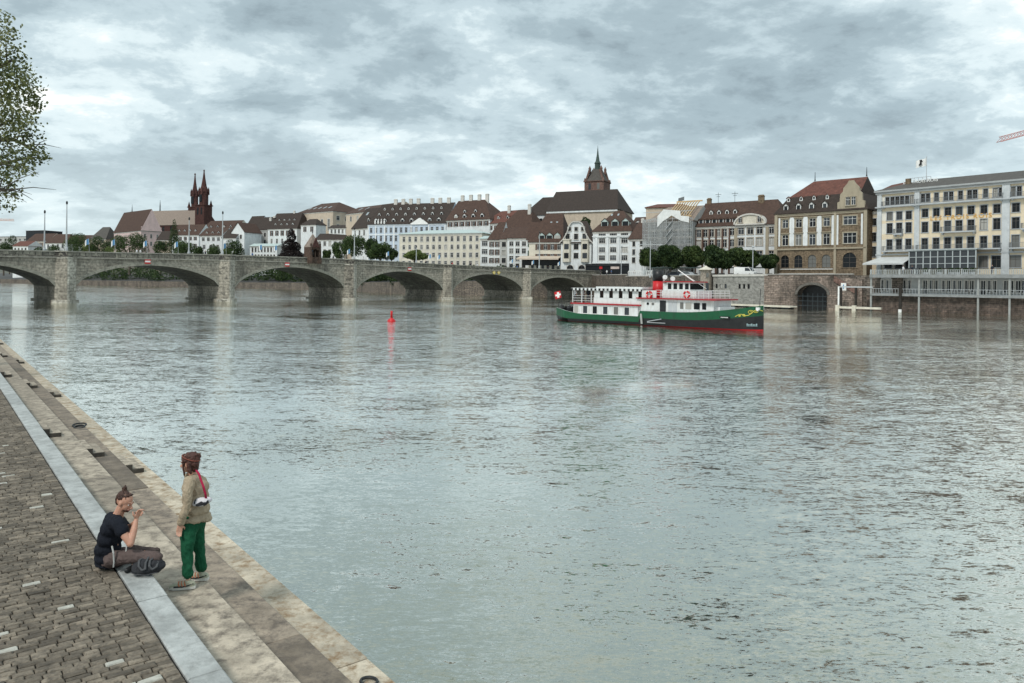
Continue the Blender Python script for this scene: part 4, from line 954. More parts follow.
bs=MB(); bs.lathe([(.05,0),(.05,3)],6); bs.box(-.9,.9,-.04,.04,2.4,2.5); bs.box(-.5,.5,-.04,.04,1.8,1.88)
for k,(px,lb) in enumerate(((707,'left aerial'),(719,'right aerial'))): o=link('aerial',bs.mesh('aerial',BRONZE),wh,(L*(.14 if k==0 else .34),D/2,H-.1))

# ---- building wrapped in scaffolding
sc=bld('building under repair with open roof timbers behind grey scaffolding netting',648,214,692.5,206,6.2,222,14,W_['grey'],ROOF['tan'],yr=207,hip=(3,0),name='building_under_repair',cat='building',rows=[(232,238,4,1.3,ST_N),(243,249,4,1.3,ST_N)],cornice=False)
L,D,h,H,Z=INFO[sc.name]
# replace right part of the roof by bare rafters
b=MB()
for i in range(9):
    u_=L*.45+i*L*.06; b.add([(u_,-.6,h+1.2),(u_+.22,-.6,h+1.2),(u_+.22,D/2,H+1.2),(u_,D/2,H+1.2),(u_,-.6,h+1.5),(u_+.22,-.6,h+1.5),(u_+.22,D/2,H+1.5),(u_,D/2,H+1.5)],[(0,3,2,1),(4,5,6,7),(0,1,5,4),(1,2,6,5),(2,3,7,6),(3,0,4,7)])
b.box(L*.42,L,D/2-.1,D/2+.15,H+1.2,H+1.6); b.box(L*.42,L,-.8,-.5,h+1.0,h+1.3)
b.build('rafters',mat('pale_new_timber',(.5,.36,.2)),sc)
scf=thing('scaffolding','grey netted scaffolding with plank levels and a stair on the building under repair','scaffolding',sc.location.copy(),sc.rotation_euler.z)
b=MB()
for i in range(9):
    u_=-.8+(L+1)*i/8
    for y in (-1.6,-.4): b.tube([(u_,y,-1),(u_,y,h+2.6 if 2<i<8 else h+.6)],.06,6)
for lv in range(9):
    z=lv*2.1+1.4
    for y in (-1.62,-.38):
        if z<h+3: b.tube([(-.8,y,z+.9),(L+.2,y,z+.9)],.045,5)
b.build('pole',GREYM,scf)
b=MB()
for lv in range(8): z=lv*2.1+1.4; b.box(-.8,L+.2,-1.6,-.4,z-.06,z+.06)
b.build('plank_level',mat('scaffold_plank',(.45,.45,.42)),scf)
net=mat('scaffold_net',(.36,.37,.37),var=.25,scale=.7,stretch=2); nb=net.node_tree.nodes['Principled BSDF']; nb.inputs['Alpha'].default_value=.42
b=MB(); b.quad((-.9,-1.72,4),(L*.5,-1.72,4),(L*.5,-1.72,h+1.6),(-.9,-1.72,h+.4)); b.quad((L*.52,-1.72,4),(L*.98,-1.72,4),(L*.98,-1.72,h-.3),(L*.52,-1.72,h-.3)); b.quad((-.92,-1.7,4),(-.92,6,4),(-.92,6,h+.4),(-.92,-1.7,h+.4))
b.build('netting',net,scf)
net2=mat('white_sheet',(.66,.67,.66),var=.15); b=MB(); b.yprism([(L*.28,h-1.8),(L*.28,h+1.4),(L*.42,h+3.2),(L*.78,h+2.6),(L*.8,h+1.2),(L*.98,h+.9),(L*.98,h-.8),(L*.8,h-.2),(L*.6,h+1.4),(L*.4,h-.2)],-1.86,-1.78); b.build('white_sheeting',net2,scf)
b=MB()
for lv in range(7):
    z=lv*2.1+1.4; b.add([(L*.48,-2.3,z),(L*.48,-1.76,z),(L*.62,-1.76,z+2.1),(L*.62,-2.3,z+2.1),(L*.48,-2.3,z+.15),(L*.48,-1.76,z+.15),(L*.62,-1.76,z+2.25),(L*.62,-2.3,z+2.25)],[(0,3,2,1),(4,5,6,7),(0,1,5,4),(1,2,6,5),(2,3,7,6),(3,0,4,7)])
b.build('stair',GREYM,scf)
bld('plain tan block with a flat red edged roof behind the scaffolding',646,240,690,236,9,207.5,14,W_['tan'],ROOF['red'],rk='hip',hip=(3,3),yr=204,name='rear_block',cat='building',rows=[],cornice=False)
q=P(684,206,236); fl=thing('roof_flag','small dark flag on the tan block behind the scaffolding','flag',(q.x,q.y,q.z),.3)
b=MB(); b.tube([(0,0,-1),(0,0,3)],.06,6); b.build('pole',GREYM,fl); b=MB(); b.yprism([(0,3),(-2,2.4),(-2.2,1.0),(0,1.9)],-.03,.03); b.build('flag_cloth',SHUT['grey'],fl)

# ---- bridgehead houses
bld('slim white four storey house with a red tiled roof left of the scaffolding',629.5,236,646,232,7,239,12,W_['white'],ROOF['brown'],yr=222,name='town_house',rows=[(241.5,246.5,2,1.0,ST_D),(249.5,255,2,1.0,ST_D),(257.5,263,2,1.2,ST_D)],side=None,chim=[(.2,.5,1,1)])
bld('small brown roofed houses with dormers above the white slim house',630,262,650,258,12,230,12,W_['tan'],ROOF['brown'],yr=217,name='town_house',rows=[(231.5,235,3,1.1,ST_N)],dorm=[(2,.1,.9,.3,1.6,1.3,'gable')],group=None)
f=bld('broad white building with tall pilasters and three green dormers beside the bridge end',593,246,631,240,7.3,231.5,15,W_['white'],ROOF['brown'],yr=211,hip=(5,5),name='shop_building',cat='building',
  rows=[(233,236,3,2.4,ST('f1',bars=(4,1),sw=.1),.10,.98),(238.5,243.5,3,2.1,ST('f2',bars=(3,2),sw=.12),.10,.98),(247.5,252.5,3,2.1,ST('f2',bars=(3,2),sw=.12),.10,.98),(255.5,260.5,3,2.1,ST('f2',bars=(3,2),sw=.12),.10,.98)],
  dorm=[(3,.13,.95,.22,2.3,1.7,'gable',0,ROOF['tin'],ROOF['brown'])],sky=[(2,.25,.6,.75,.6,1)],side=None)
L,D,h,H,Z=INFO[f.name]
for k in range(4): u_=L*(.10+.293*k); PB1(f,'pilaster',W_['white'],u_-.42,u_+.42,-.35,-.003,Z(262.5),Z(237))
b=MB(); PB1(f,'string_course',W_['white'],-.1,L+.1,-.4,-.004,Z(263.5),Z(262.5)); PB1(f,'string_course',W_['white'],-.1,L+.1,-.5,-.36,Z(237.2),Z(236.2))
b=MB(); b.box(-2,L+4,-1.6,-.01,Z(266.0),Z(264)); b.build('shop_canopy',BLACK,f); b=MB(); b.box(-2,L+4,-1.3,-.02,Z(274),Z(266)); b.build('shop_front',glassm('shop_glass'),f)
for k,(fx,wd,m_,lb) in enumerate(((.26,2.2,RED,'red'),(.62,3.0,WPAINT,'white'),(.72,1.2,RED,'red'))):
    pass
b=MB(); b.box(L*.22,L*.30,-1.36,-1.31,Z(269),Z(266.5)); b.build('red_poster',RED,f); b=MB(); b.box(L*.52,L*.74,-1.36,-1.31,Z(269),Z(266.4)); b.build('pale_poster',mat('pale_poster_paper',(.6,.5,.45)),f)
bld('dark narrow stone house between the curved gable house and the broad white building',590,252,595.5,251,7.3,237,12,W_['beige'],ROOF['dark'],yr=228,name='town_house',rows=[(240,245,1,1.1,ST_D),(249,254,1,1.1,ST_D),(258,262,1,1.1,ST_D)])

# curved gable house
GY=252; g=bld('white house with a tall curved gable and bay windows at the bridge end',561,GY,591.5,GY-3,7.6,243,15,W_['white'],ROOF['dark'],yr=221,rk='gable',hip=(3,3),name='gabled_house',cat='house',
   rows=[(244,249.5,3,1.6,ST_D),(253,258.5,3,1.6,ST_D),(265,269,2,2.2,ST('ga',arch=1,sash=SASHD,sw=.2),.12,.88)],cornice=False)
L,D,h,H,Z=INFO[g.name]
b=MB(); zt=Z(222.5); prof=[(-.5,h-.3),(1.0,h+1.2),(2.2,h+3.2),(3.0,h+5.6),(3.6,zt-.3),(L/2-1,zt),(L/2+1,zt),(L-3.6,zt-.3),(L-3.0,h+5.6),(L-2.2,h+3.2),(L-1.0,h+1.2),(L+.5,h-.3)]
b.yprism(prof,-.15,.25,0); b.yprism([(3.4,h),(3.6,zt-.8),(L-3.6,zt-.8),(L-3.4,h)],.26,D*.6,0); b.build('gable',W_['white'],g)
b=MB()
for a,c in zip(prof,prof[1:]):
    a=Vector((a[0],0,a[1])); c=Vector((c[0],0,c[1])); n_=Vector((-(c-a).z,0,(c-a).x)).normalized()*.32
    b.yprism([(a.x,a.z),(c.x,c.z),(c.x+n_.x,c.z+n_.z),(a.x+n_.x,a.z+n_.z)],-.7,.3)
b.build('gable_coping',STN,g)
for k in (-1,0,1): place_win(g,Matrix.Translation((L/2+k*2.9,-.35,Z(239.5))),1.35,1.9,ST_D)
for k in (-1,0,1): place_win(g,Matrix.Translation((L/2+k*2.3,-.35,Z(230)-.4)),1.1,1.3,ST_D)
for k,sx in enumerate((.2,.8)):
    b=MB(); u_=L*sx; b.prism([(u_-1.5,-.01),(u_-1.0,-.9),(u_+1.0,-.9),(u_+1.5,-.01)],Z(262),Z(240.5)); b.prism([(u_-1.7,-.02),(u_-1.1,-1.1),(u_+1.1,-1.1),(u_+1.7,-.02)],Z(240.5),Z(239.2)); o=b.build('bay_window',W_['cream'],g)
    for yy in (244,253): PB1(o,'pane',GL,u_-.8,u_+.8,-.93,-.90,Z(yy+5.5),Z(yy))
# long tan building with awning restaurant
t=bld('pale tan building with green dormers and big brown roof behind the striped awning',529,262,562.5,258,8,242,16,W_['cream'],ROOF['brown'],yr=213.5,hip=(4,2),name='guild_house',cat='building',
   rows=[(244,250,4,1.25,ST_S,.2,1.0),(254,259.5,4,1.25,ST_S,.2,1.0),(264.5,270,6,1.0,ST('aa',arch=1,sash=SASHD))],dorm=[(3,.25,.95,.08,2.2,1.5,'gable',0,ROOF['tin'],ROOF['brown'])],sky=[(4,.2,.9,.35,.7,1.3),(2,.45,.8,.6,.7,1.3)])
L,D,h,H,Z=INFO[t.name]
b=MB(); zt=Z(256.3); b.add([(-3,-5,zt-1.0),(L,-5,zt-1.0),(L,-.1,zt),(-3,-.1,zt),(-3,-5,zt-.9),(L,-5,zt-.9),(L,-.1,zt+.1),(-3,-.1,zt+.1)],[(0,3,2,1),(4,5,6,7),(0,1,5,4),(1,2,6,5),(2,3,7,6),(3,0,4,7)])
b.box(-3,L,-5.04,-4.98,zt-1.35,zt-.95); b.build('awning',mat('beige_awning',(.5,.42,.34),rough=.8),t)
b=MB(); b.box(-2.5,L,-.2,-.02,zt-3.2,zt-.4); b.build('restaurant_front',glassm('dark_restaurant_glass'),t)
bld('narrow pale house with shuttered windows left of the awning building',527.5,266,540,265,8,239.5,14,W_['white'],ROOF['brown'],yr=222,name='town_house',rows=[(242,247,2,1.1,ST_G),(250.5,256,2,1.1,ST_G),(259.5,264,2,1.1,ST_G)])
bld('white house with three even rows of windows below a plain brown roof',507.5,270,528,268,8,238,13,W_['white'],ROOF['brown'],yr=227,hip=(0,0),name='town_house',rows=[(241.5,246,3,1.5,ST('pl',sw=.12,sash=SASHW)),(248.5,253.5,3,1.5,ST('pl',sw=.12,sash=SASHW)),(256,261,3,1.5,ST('pl',sw=.12,sash=SASHW)),(263.5,268,3,1.3,ST_D)])
bld('dark narrow house squeezed between two white houses',500,272,508,271,8,239,13,W_['grey'],ROOF['brown'],yr=228,name='town_house',rows=[(242,247,1,1.6,ST_D),(250,255,1,1.6,ST_D),(258,263,1,1.6,ST_D)])
bld('narrow white house with brown shutters under a steep brown roof',488.5,274,500.5,273,8,239.5,14,W_['white'],ROOF['brown'],yr=222,hip=(3,0),name='town_house',rows=[(242,247,2,.9,ST_S),(249.5,255,2,.9,ST_S),(258,263,2,.9,ST_S)])
bld('slim bay fronted glass house beside the cream palace',480.5,277,489,276,8,238.5,10,W_['white'],ROOF['tin'],yr=236,name='town_house',rows=[(241,246,1,2.2,ST('gl',sw=.08,glass=GLB,bars=(3,2))),(249,254,1,2.2,ST('gl',sw=.08,glass=GLB,bars=(3,2))),(257,263,1,2.2,ST('gl',sw=.08,glass=GLB,bars=(3,2)))])
bld('red roofed house stepping up to the left of the church choir',496,315,532,306,13,232,16,W_['cream'],ROOF['brown'],yr=210,hip=(6,5),name='town_house',rows=[(234,238,5,1.3,ST_N)],chim=[(.72,.4,1.4,2.0)])
bld('small rust roofed house with white gable below the blue and white palace',481,330,512,318,14,224,16,W_['white'],ROOF['red'],yr=211,hip=(5,0),name='town_house',rows=[(226.5,230.5,5,1.2,ST_S),(233,237,5,1.2,ST_S)],chim=[(.6,.4,1.4,2)],dorm=[(2,.3,.9,.3,1.2,1.1,'gable')])

# ---- church with a long roof and red tower
chy=325; q0=P(553,199,chy)
cr=bld('big church nave with a long dark roof behind the bridge houses','x' and 549,chy,613.5,chy-12,14,211,22,W_['cream'],ROOF['dark'],yr=189,hip=(0,0),name='church',cat='church',rows=[],cornice=False,oh=.7) if False else None
church=bld('church with a long dark brown nave roof, lower choir and red sandstone tower',547.5,chy,617,chy-14,12,211.5,22,W_['tan'],ROOF['dark'],yr=190.5,hip=(0,3.5),name='church',cat='church',rows=[],cornice=False,oh=.7,cap=W_['white'])
L,D,h,H,Z=INFO[church.name]
b=MB(); b.box(-.3,L+.3,-.6,-.004,h-.9,h-.1); b.build('cornice',W_['white'],church)
# choir at the left, polygonal
b=MB(); cx0=-15.5; ch_=Z(214.5); pts=[(-.02,2),(cx0+4,2),(cx0,6),(cx0,13),(cx0+4,17),(-.02,17)]
b.prism(pts[::-1],-3,ch_,0); b.build('choir_wall',W_['white'],church)
b=MB(); ap=(-6.5,9.5,Z(194.5)); e=[(x*1.0-(.4 if x<-1 else 0),y+(.4 if y>9 else -.4),ch_) for x,y in pts]
for a,c in zip(e,e[1:]): 
    b.add([a,c,ap],[(1,0,2)])
b.add([e[0],(-.02,9.5,Z(194.5)),ap],[(0,1,2)]); b.add([e[-1],(-.02,9.5,Z(194.5)),ap],[(1,0,2)])
b.build('choir_roof',ROOF['dark'],church)
b=MB()
for u_,y_ in ((-4,1.9),(-9.5,1.9)): b.box(u_-.7,u_+.7,y_-.04,y_,1.5,ch_-1.5)
b.build('choir_window',GL,church)
b=MB()
for u_ in (-7,-12,-1.5): b.box(u_-.4,u_+.4,1.0,2.0,-3,ch_-1)
b.build('buttress',W_['redstone2'],church)
# tower
ut=None; Mx=Matrix.Translation(church.location)@Matrix.Rotation(church.rotation_euler.z,4,'Z')
ty=D+4; loc=Mx@Vector((0,ty,0)); dd=Mx.to_3x3()@Vector((1,0,0)); k=(596.2-512)/F; tuu=(k*loc.y-loc.x)/(dd.x-k*dd.y); ctr=Mx@Vector((tuu,ty,0)); YT=ctr.y
tz=lambda y: zat(596,y,YT)-church.location.z
hw=10.0/F*YT
b=MB(); b.box(tuu-hw,tuu+hw,ty-hw,ty+hw,-3,tz(182)); b.box(tuu-hw-.4,tuu+hw+.4,ty-hw-.4,ty+hw+.4,tz(182.6),tz(181.9))
for sx in(-1,1):
    for sy in(-1,1): 
        b.frustum(tuu+sx*hw-.5-sx*.2,tuu+sx*hw+.5-sx*.2,ty+sy*hw-.5,ty+sy*hw+.5,tz(183),tz(179),.3)
        b.box(tuu+sx*hw*.6-.45,tuu+sx*hw*.6+.45,ty+sy*hw*.6-.45,ty+sy*hw*.6+.45,tz(174),tz(169.5)); b.frustum(tuu+sx*hw*.6-.55,tuu+sx*hw*.6+.55,ty+sy*hw*.6-.55,ty+sy*hw*.6+.55,tz(169.5),tz(166.3),.05)
for sy in(-1,1):
    for sx in(-1,1):
        pts=[(tuu+sx*hw,tz(182)),(tuu+sx*hw*.62,tz(170.5)),(tuu+sx*hw*.45,tz(170.5)),(tuu+sx*hw*.8,tz(182))]
        b.yprism(pts[::-1] if sx<0 else pts,ty+sy*hw*.8-.5,ty+sy*hw*.8+.5)
tower=b.build('tower',W_['redstone2'],church)
b=MB(); b.frustum(tuu-hw*.93,tuu+hw*.93,ty-hw*.93,ty+hw*.93,tz(181.9),tz(169.8),.42); b.build('spire_roof',ROOF['grey'],tower)
b=MB(); b.lathe([(1.3,tz(171.5)),(1.3,tz(163.5))],8,c=(tuu,ty)); b.lathe([(1.6,tz(163.6)),(.9,tz(161)),(.45,tz(155)),(.12,tz(148)),(.02,tz(145))],8,c=(tuu,ty)); b.build('lantern_spire',mat('verdigris_copper',(.05,.075,.065),var=.3,dirt=(.04,.06,.05),dirt_amt=.5),tower)
for sx in(-.45,.45): PB1(tower,'belfry_opening',GL,tuu+sx*hw-.6,tuu+sx*hw+.6,ty-hw-.05,ty-hw-.01,tz(190.5),tz(184.5))

# ---- cream palace and blue/white palace
pal=bld('cream stone palace with four rows of windows right of the yellow-green bush',399.5,300,482,286,13,234,18,W_['cream'],ROOF['tin'],rk='hip',yr=230,hip=(8,8),name='cream_palace',cat='palace',
   rows=[(237,242,13,1.15,ST('pc',sw=.2,sur=STN),.02,.98),(245,249.5,13,1.1,ST('pc2',sw=.2,sur=STN,arch=1),.02,.98),(253,257.5,13,1.15,ST('pc',sw=.2,sur=STN),.02,.98),(261,265.5,13,1.15,ST('pc',sw=.2,sur=STN),.02,.98)])
L,D,h,H,Z=INFO[pal.name]; 
STP=ST('pp',sw=.2,sur=mat('blue_grey_trim',(.40,.46,.54)),sash=SASHW)
bl_=bld('long blue and white palace wing with a dormered dark roof and row of chimneys',368,352,446,338,13,224.5,18,W_['blue'],ROOF['dark'],yr=203.5,hip=(2.5,.0),name='blue_palace',cat='palace',
   rows=[(228,233,15,1.15,STP,.01,.99),(236,241.5,15,1.15,STP,.01,.99),(245,249.5,15,1.1,STP,.01,.99)],
   dorm=[(8,.04,.96,.08,1.7,1.3,'gable',0,WPAINT,ROOF['dark']),(8,.04,.96,.40,1.3,1.0,'gable',0,WPAINT,ROOF['dark']),(8,.08,.92,.70,1.0,.8,'gable',0,WPAINT,ROOF['dark'])],
   chim=[(f,.5,1.7,2.2) for f in (.24,.34,.44,.54,.72,.82,.93)],trim=mat('blue_white_cornice',(.62,.66,.7)))
L,D,h,H,Z=INFO[bl_.name]; b=MB(); b.yprism([(L*.56,h),(L*.78,h),(L*.67,h+2.6)],-.4,2.5); b.box(L*.56,L*.78,-.5,-.3,h-.4,h+.1); b.build('pediment',WPAINT,bl_)
for f in (0,.10,.22,.34,.56,.78,.985): PB1(bl_,'pilaster',WPAINT,L*f,L*f+.45,-.14,-.003,-2,h-.8)
PB1(bl_,'string_course',WPAINT,0,L,-.16,-.006,Z(235.2),Z(234.6))
for f in (.10,.14,.18,.22): b=MB(); b.lathe([(.35,h+.1),(.45,h+.9),(.2,h+1.4),(.3,h+2.0),(.05,h+2.6)],8,c=(L*f,-.2)); b.build('roof_urn',WPAINT,bl_)
wp=bld('white palace wing with a rust brown hipped roof, chimneys and shutters',446.5,338,490,326,13,220.5,20,W_['white'],ROOF['brown'],yr=200,hip=(0,9),name='white_palace',cat='palace',
   rows=[(222.5,227,7,1.35,ST_S,.02,.98)],dorm=[(4,.1,.9,.08,1.7,1.3,'gable',0,WPAINT,ROOF['brown']),(2,.2,.7,.35,1.3,1.0,'gable',0,WPAINT,ROOF['brown'])],chim=[(f,.5,1.7,2.4) for f in (.08,.28,.48,.66)])

# ---- museum block and the white houses up the left hill
mu=bld('tall cream museum block with a long brown roof and slanted skylights',297,410,333,392,18,213.5,30,W_['tan'],ROOF['brown'],rk='hip',yr=203,hip=(5,12),name='museum',cat='museum',
  rows=[(221,232,4,1.9,ST('mu',sw=.35,sur=STN,bars=(2,3)),.25,.98)],side={'R':[(218,222,4,2.4,ST('mu2',sw=.3),.02,.9),(226,233,4,2.0,ST('mu2',sw=.3),.02,.9)]},sky=[(5,.05,.75,.25,1.2,5)])
bld('lower brown roofed range with skylights running right of the museum',346,405,392,372,18,214,16,W_['tan'],ROOF['brown'],yr=205,name='town_house',rows=[(217,222,6,1.6,ST_N)],sky=[(2,.1,.4,.4,1.2,3)])
bld('white house with a steep roof and big slanted skylight before the blue palace',352,380,372,368,13,229,18,W_['white'],ROOF['dark'],yr=208,hip=(0,0),name='town_house',rows=[(231,236,4,1.3,ST_W),(240,245,4,1.3,ST_W)],dorm=[(2,.5,.95,.3,1.6,1.4,'gable',0,WPAINT,ROOF['dark'])],sky=[(1,.1,.4,.3,1.6,7)])
bld('pale long house under the museum with brown eaves',329,372,349,368,13,228,7,W_['white'],ROOF['dark'],yr=225,name='town_house',rows=[(229.5,233.5,5,1.1,ST_N),(237,242,5,1.1,ST_N)])
bld('low white house with two window rows right of the bridge chapel',316,366,344,362,10,239.5,10,W_['white'],ROOF['dark'],yr=233.5,name='town_house',rows=[(241.5,246,5,1.5,ST('w2',bars=(3,2))),(249.5,253.5,5,1.5,ST('w2',bars=(3,2)))])
bld('white house with a half hipped gable between purple tree and museum',301,378,316,373,13,225,8,W_['white'],ROOF['dark'],yr=219,rk='gable',hip=(3,3),name='town_house',rows=[(227,232,2,1.2,ST_S)])
bld('white house with many small dormers in a broad dark roof',268,392,297,384,13,229,16,W_['white'],ROOF['dark'],yr=213,hip=(0,2.5),name='town_house',rows=[(231,236,5,1.3,ST_S),(239,244,5,1.3,ST_W),(247,252,5,1.3,ST_W)],dorm=[(4,.1,.9,.2,1.2,1.0,'gable',0,WPAINT,ROOF['dark']),(4,.15,.85,.5,1.0,.8,'gable',0,WPAINT,ROOF['dark'])],chim=[(.03,.3,1.6,-2.0),(.6,.5,1,1.2)])
bld('low white house row with tall windows behind the blue flags',250,372,277,368,9,246,10,W_['white'],ROOF['tin'],yr=243.5,name='town_house',rows=[(247.5,252,8,1.0,ST_D),(254.5,258.5,8,1.0,ST_D)])
bld('pale blue tinted narrow house with a dark roof above the low row',244,398,256,394,13,231.5,14,W_['blue'],ROOF['dark'],yr=216,name='town_house',rows=[(234,238,2,1.4,ST_W),(242,246,2,1.4,ST_W)],dorm=[(2,.1,.9,.3,1.2,1,'gable')])
bld('narrow grey house with a balcony roof beside the many dormer house',255.5,396,268.5,392,13,230,14,W_['grey'],ROOF['dark'],yr=217,name='town_house',rows=[(233,237,2,1.5,ST_D),(240,245,2,1.5,ST_D)],chim=[(.9,.2,1.4,-1)])
bld('white gable fronted house with tall chimney right of the second lamp post',231.5,404,244.5,400,13,232,14,W_['white'],ROOF['brown'],rk='front',yr=217,zr=zat(238,216,402),name='town_house',rows=[(235,239,2,1.4,ST_D),(244,248,2,1.4,ST_D)])
bld('bright blank white wall house below the stepped roofs',222,400,236,397,11,238,12,W_['white'],ROOF['dark'],yr=229,name='town_house',rows=[(246,250,1,1.4,ST_D,.1,.4)])
bld('white house with grey window bands left of the blank white wall',200,406,222,402,11,235.5,13,W_['white'],ROOF['brown'],yr=228,name='town_house',rows=[(237.5,241,4,1.9,ST('w2',bars=(3,2))),(245,249,3,1.9,ST('w2',bars=(3,2)))],dorm=[(3,.1,.9,.25,1.2,.9,'gable')])
bld('long brown roofed house at the foot of the twin church towers',200,450,235,440,16,231,16,W_['cream'],ROOF['brown'],yr=220.5,hip=(2,0),name='town_house',rows=[(232,235,5,1.2,ST_N)],dorm=[(4,.15,.9,.3,1.3,1.1,'gable',0,WPAINT,ROOF['brown'])])
bld('white house with a low brown roof and dormers before the long church roof',172,420,199,414,12,235,12,W_['white'],ROOF['brown'],yr=224.5,name='town_house',rows=[(237,240.5,5,1.2,ST_S),(244,248,5,1.2,ST_S)],dorm=[(4,.1,.9,.3,1.2,1,'gable',0,WPAINT,ROOF['brown'])])
bld('big pink house with a broad brown roof and a windowed pink gable end',114,446,141,420,12,233,14,W_['pink'],ROOF['brown'],yr=211,hip=(0,0),name='town_house',rows=[(236,240,6,1.2,ST('pk',sw=.12)),(243,247,6,1.2,ST('pk',sw=.12))],side={'R':[(236,240,3,1.2,ST('pk',sw=.12)),(243,247,3,1.2,ST('pk',sw=.12)),(229,232.5,2,1.1,ST('pk',sw=.12),.25,.75)]})
bld('brown timbered house with hanging eaves right of the pink house',157,416,171,413,11,240,10,W_['tan'],ROOF['dark'],yr=231,name='town_house',rows=[(242,246,3,1.3,ST_S)])
bld('grey roofed house at the left end of the old town skyline',90,560,106,556,14,239,14,W_['tan'],ROOF['grey'],yr=227,hip=(5,3),name='town_house',rows=[(240,243,3,1.4,ST_N)])
# far left group
bld('white house with a round topped gable far away left of the tallest lamp post',45,520,66,515,8,243,14,W_['white'],ROOF['brown'],yr=234,rk='gable',hip=(3,3),name='far_house',rows=[(244.5,248,4,1.6,ST_N)])
bld('long pale house with a brown roof far away behind the first arch',27,560,48,552,8,241,14,W_['cream'],ROOF['brown'],yr=233.5,name='far_house',rows=[(243,247,5,1.6,ST_S)])
bld('red roofed low house far away at the left edge of the photo',13,540,28,536,7,246,12,W_['white'],ROOF['red'],yr=241,name='far_house',rows=[(248,251,4,1.5,ST_D)])
bld('dark glass office block on the far left skyline',26,760,44,750,10,231,20,GL,ROOF['dark'],rk='flat',name='office_block',cat='building',rows=[],cornice=False)
bld('wide pale industrial block low on the far left skyline',-8,820,34,800,8,237,20,W_['grey'],ROOF['grey'],rk='flat',name='office_block',cat='building',rows=[(239,241,8,2.5,ST_N)],cornice=False)
bld('brown roofed house behind the left trees near the first arch pier',66,600,92,596,10,242,14,W_['tan'],ROOF['brown'],yr=235,name='far_house',rows=[(243.5,246,4,1.6,ST_N)])

# ---- cathedral with twin spires
cath=bld('red sandstone cathedral with twin spires and a long patterned tan roof',118,600,195,575,22,226,26,W_['redstone'],ROOF['tan'],yr=210.5,hip=(0,0),name='cathedral',cat='cathedral',rows=[(227,234,9,2.2,ST('ct',arch=1,sash=SASHD,sur=W_['redstone']),.05,.95)],cornice=False,cap=W_['redstone'])
L,D,h,H,Z=INFO[cath.name]
Mx=Matrix.Translation(cath.location)@Matrix.Rotation(cath.rotation_euler.z,4,'Z')
u_=L*.39
b=MB(); b.lathe([(.5,H-1),(.4,H+4),(.05,H+9)],8,c=(u_,D/2)); b.lathe([(.4,H),(.05,H+6)],8,c=(1,D/2)); b.build('ridge_turret',BRONZE,cath)
def spire(px,yt,yb,wpx,yo,lab):
    loc=Mx@Vector((0,yo,0)); dd=Mx.to_3x3()@Vector((1,0,0)); k=(px-512)/F; uu=(k*loc.y-loc.x)/(dd.x-k*dd.y); c=Mx@Vector((uu,yo,0)); Yc=c.y
    z=lambda y: zat(px,y,Yc)-cath.location.z; hw=wpx/2/F*Yc
    b=MB(); b.box(uu-hw,uu+hw,yo-hw,yo+hw,-3,z(yb)); b.box(uu-hw-.5,uu+hw+.5,yo-hw-.5,yo+hw+.5,z(yb)-.8,z(yb))
    h2=hw*.80; t_=yb-13
    for sx in(-1,1):
        for sy in(-1,1): b.frustum(uu+sx*hw*.85-.8,uu+sx*hw*.85+.8,yo+sy*hw*.85-.8,yo+sy*hw*.85+.8,z(yb),z(yb-5),.1)
    b.lathe([(h2,z(yb)),(h2,z(t_)),(h2*1.15,z(t_)),(h2*1.1,z(t_-1)),(h2*.62,lerp(z(t_),z(yt),.25)),(h2*.3,lerp(z(t_),z(yt),.62)),(.4,z(yt+1.8)),(.8,z(yt+1.4)),(.15,z(yt))],8,c=(uu,yo))
    for k in range(8):
        a_=k*math.pi/4+math.pi/8; b.lathe([(.7,z(t_)-2),(.6,z(t_-2)),(.02,z(t_-5))],4,c=(uu+h2*1.05*math.cos(a_),yo+h2*1.05*math.sin(a_)))
    o=b.build('spire_tower',W_['redstone'],cath)
    for s_ in (-.4,.4): PB1(o,'belfry_opening',GL,uu+s_*hw-.7,uu+s_*hw+.7,yo-hw-.08,yo-hw-.02,z(yb+10),z(yb+3))
    PB1(o,'belfry_opening',GL,uu-1.1,uu+1.1,yo-h2-.3,yo-h2+.6,z(yb-3),z(yb-10))
spire(193.8,173,207,8.6,16,''); spire(202.8,169.5,205,11.2,4,'')

# ---- cranes
def crane(lab,pts,m,sz=1.2):
    a,c=P(*pts[0]),P(*pts[1]); d=c-a; L=d.length; r=thing('crane',lab,'crane',a,0); b=MB(); k=int(L/2.0); ax=d.normalized(); s=ax.cross(Vector((0,0,1))).normalized()*sz*.5; up=Vector((0,0,sz))
    for o in (s,-s,up): b.tube([o,d+o],.14,4)
    for i in range(k):
        p0=d*(i/k); p1=d*((i+1)/k)
        for o,o2 in ((s,up),(up,s),(-s,up),(s,-s)): b.tube([p0+o,p1+o2],.09,4)
    b.build('jib',m,r)
    b=MB(); e=d; b.box(e.x-1,e.x+1,e.y-1,e.y+1,-a.z-3,e.z+2); b.build('mast',m,r); return r
crane('red and white crane jib reaching in above the hotel at the right edge',((999,142,300),(1110,112,330)),mat('crane_red_white',(.55,.3,.28)),2.0)
crane('thin orange crane jib low over the far left skyline',((14,221,900),(-60,219,900)),mat('crane_orange',(.6,.25,.12)),2.2)
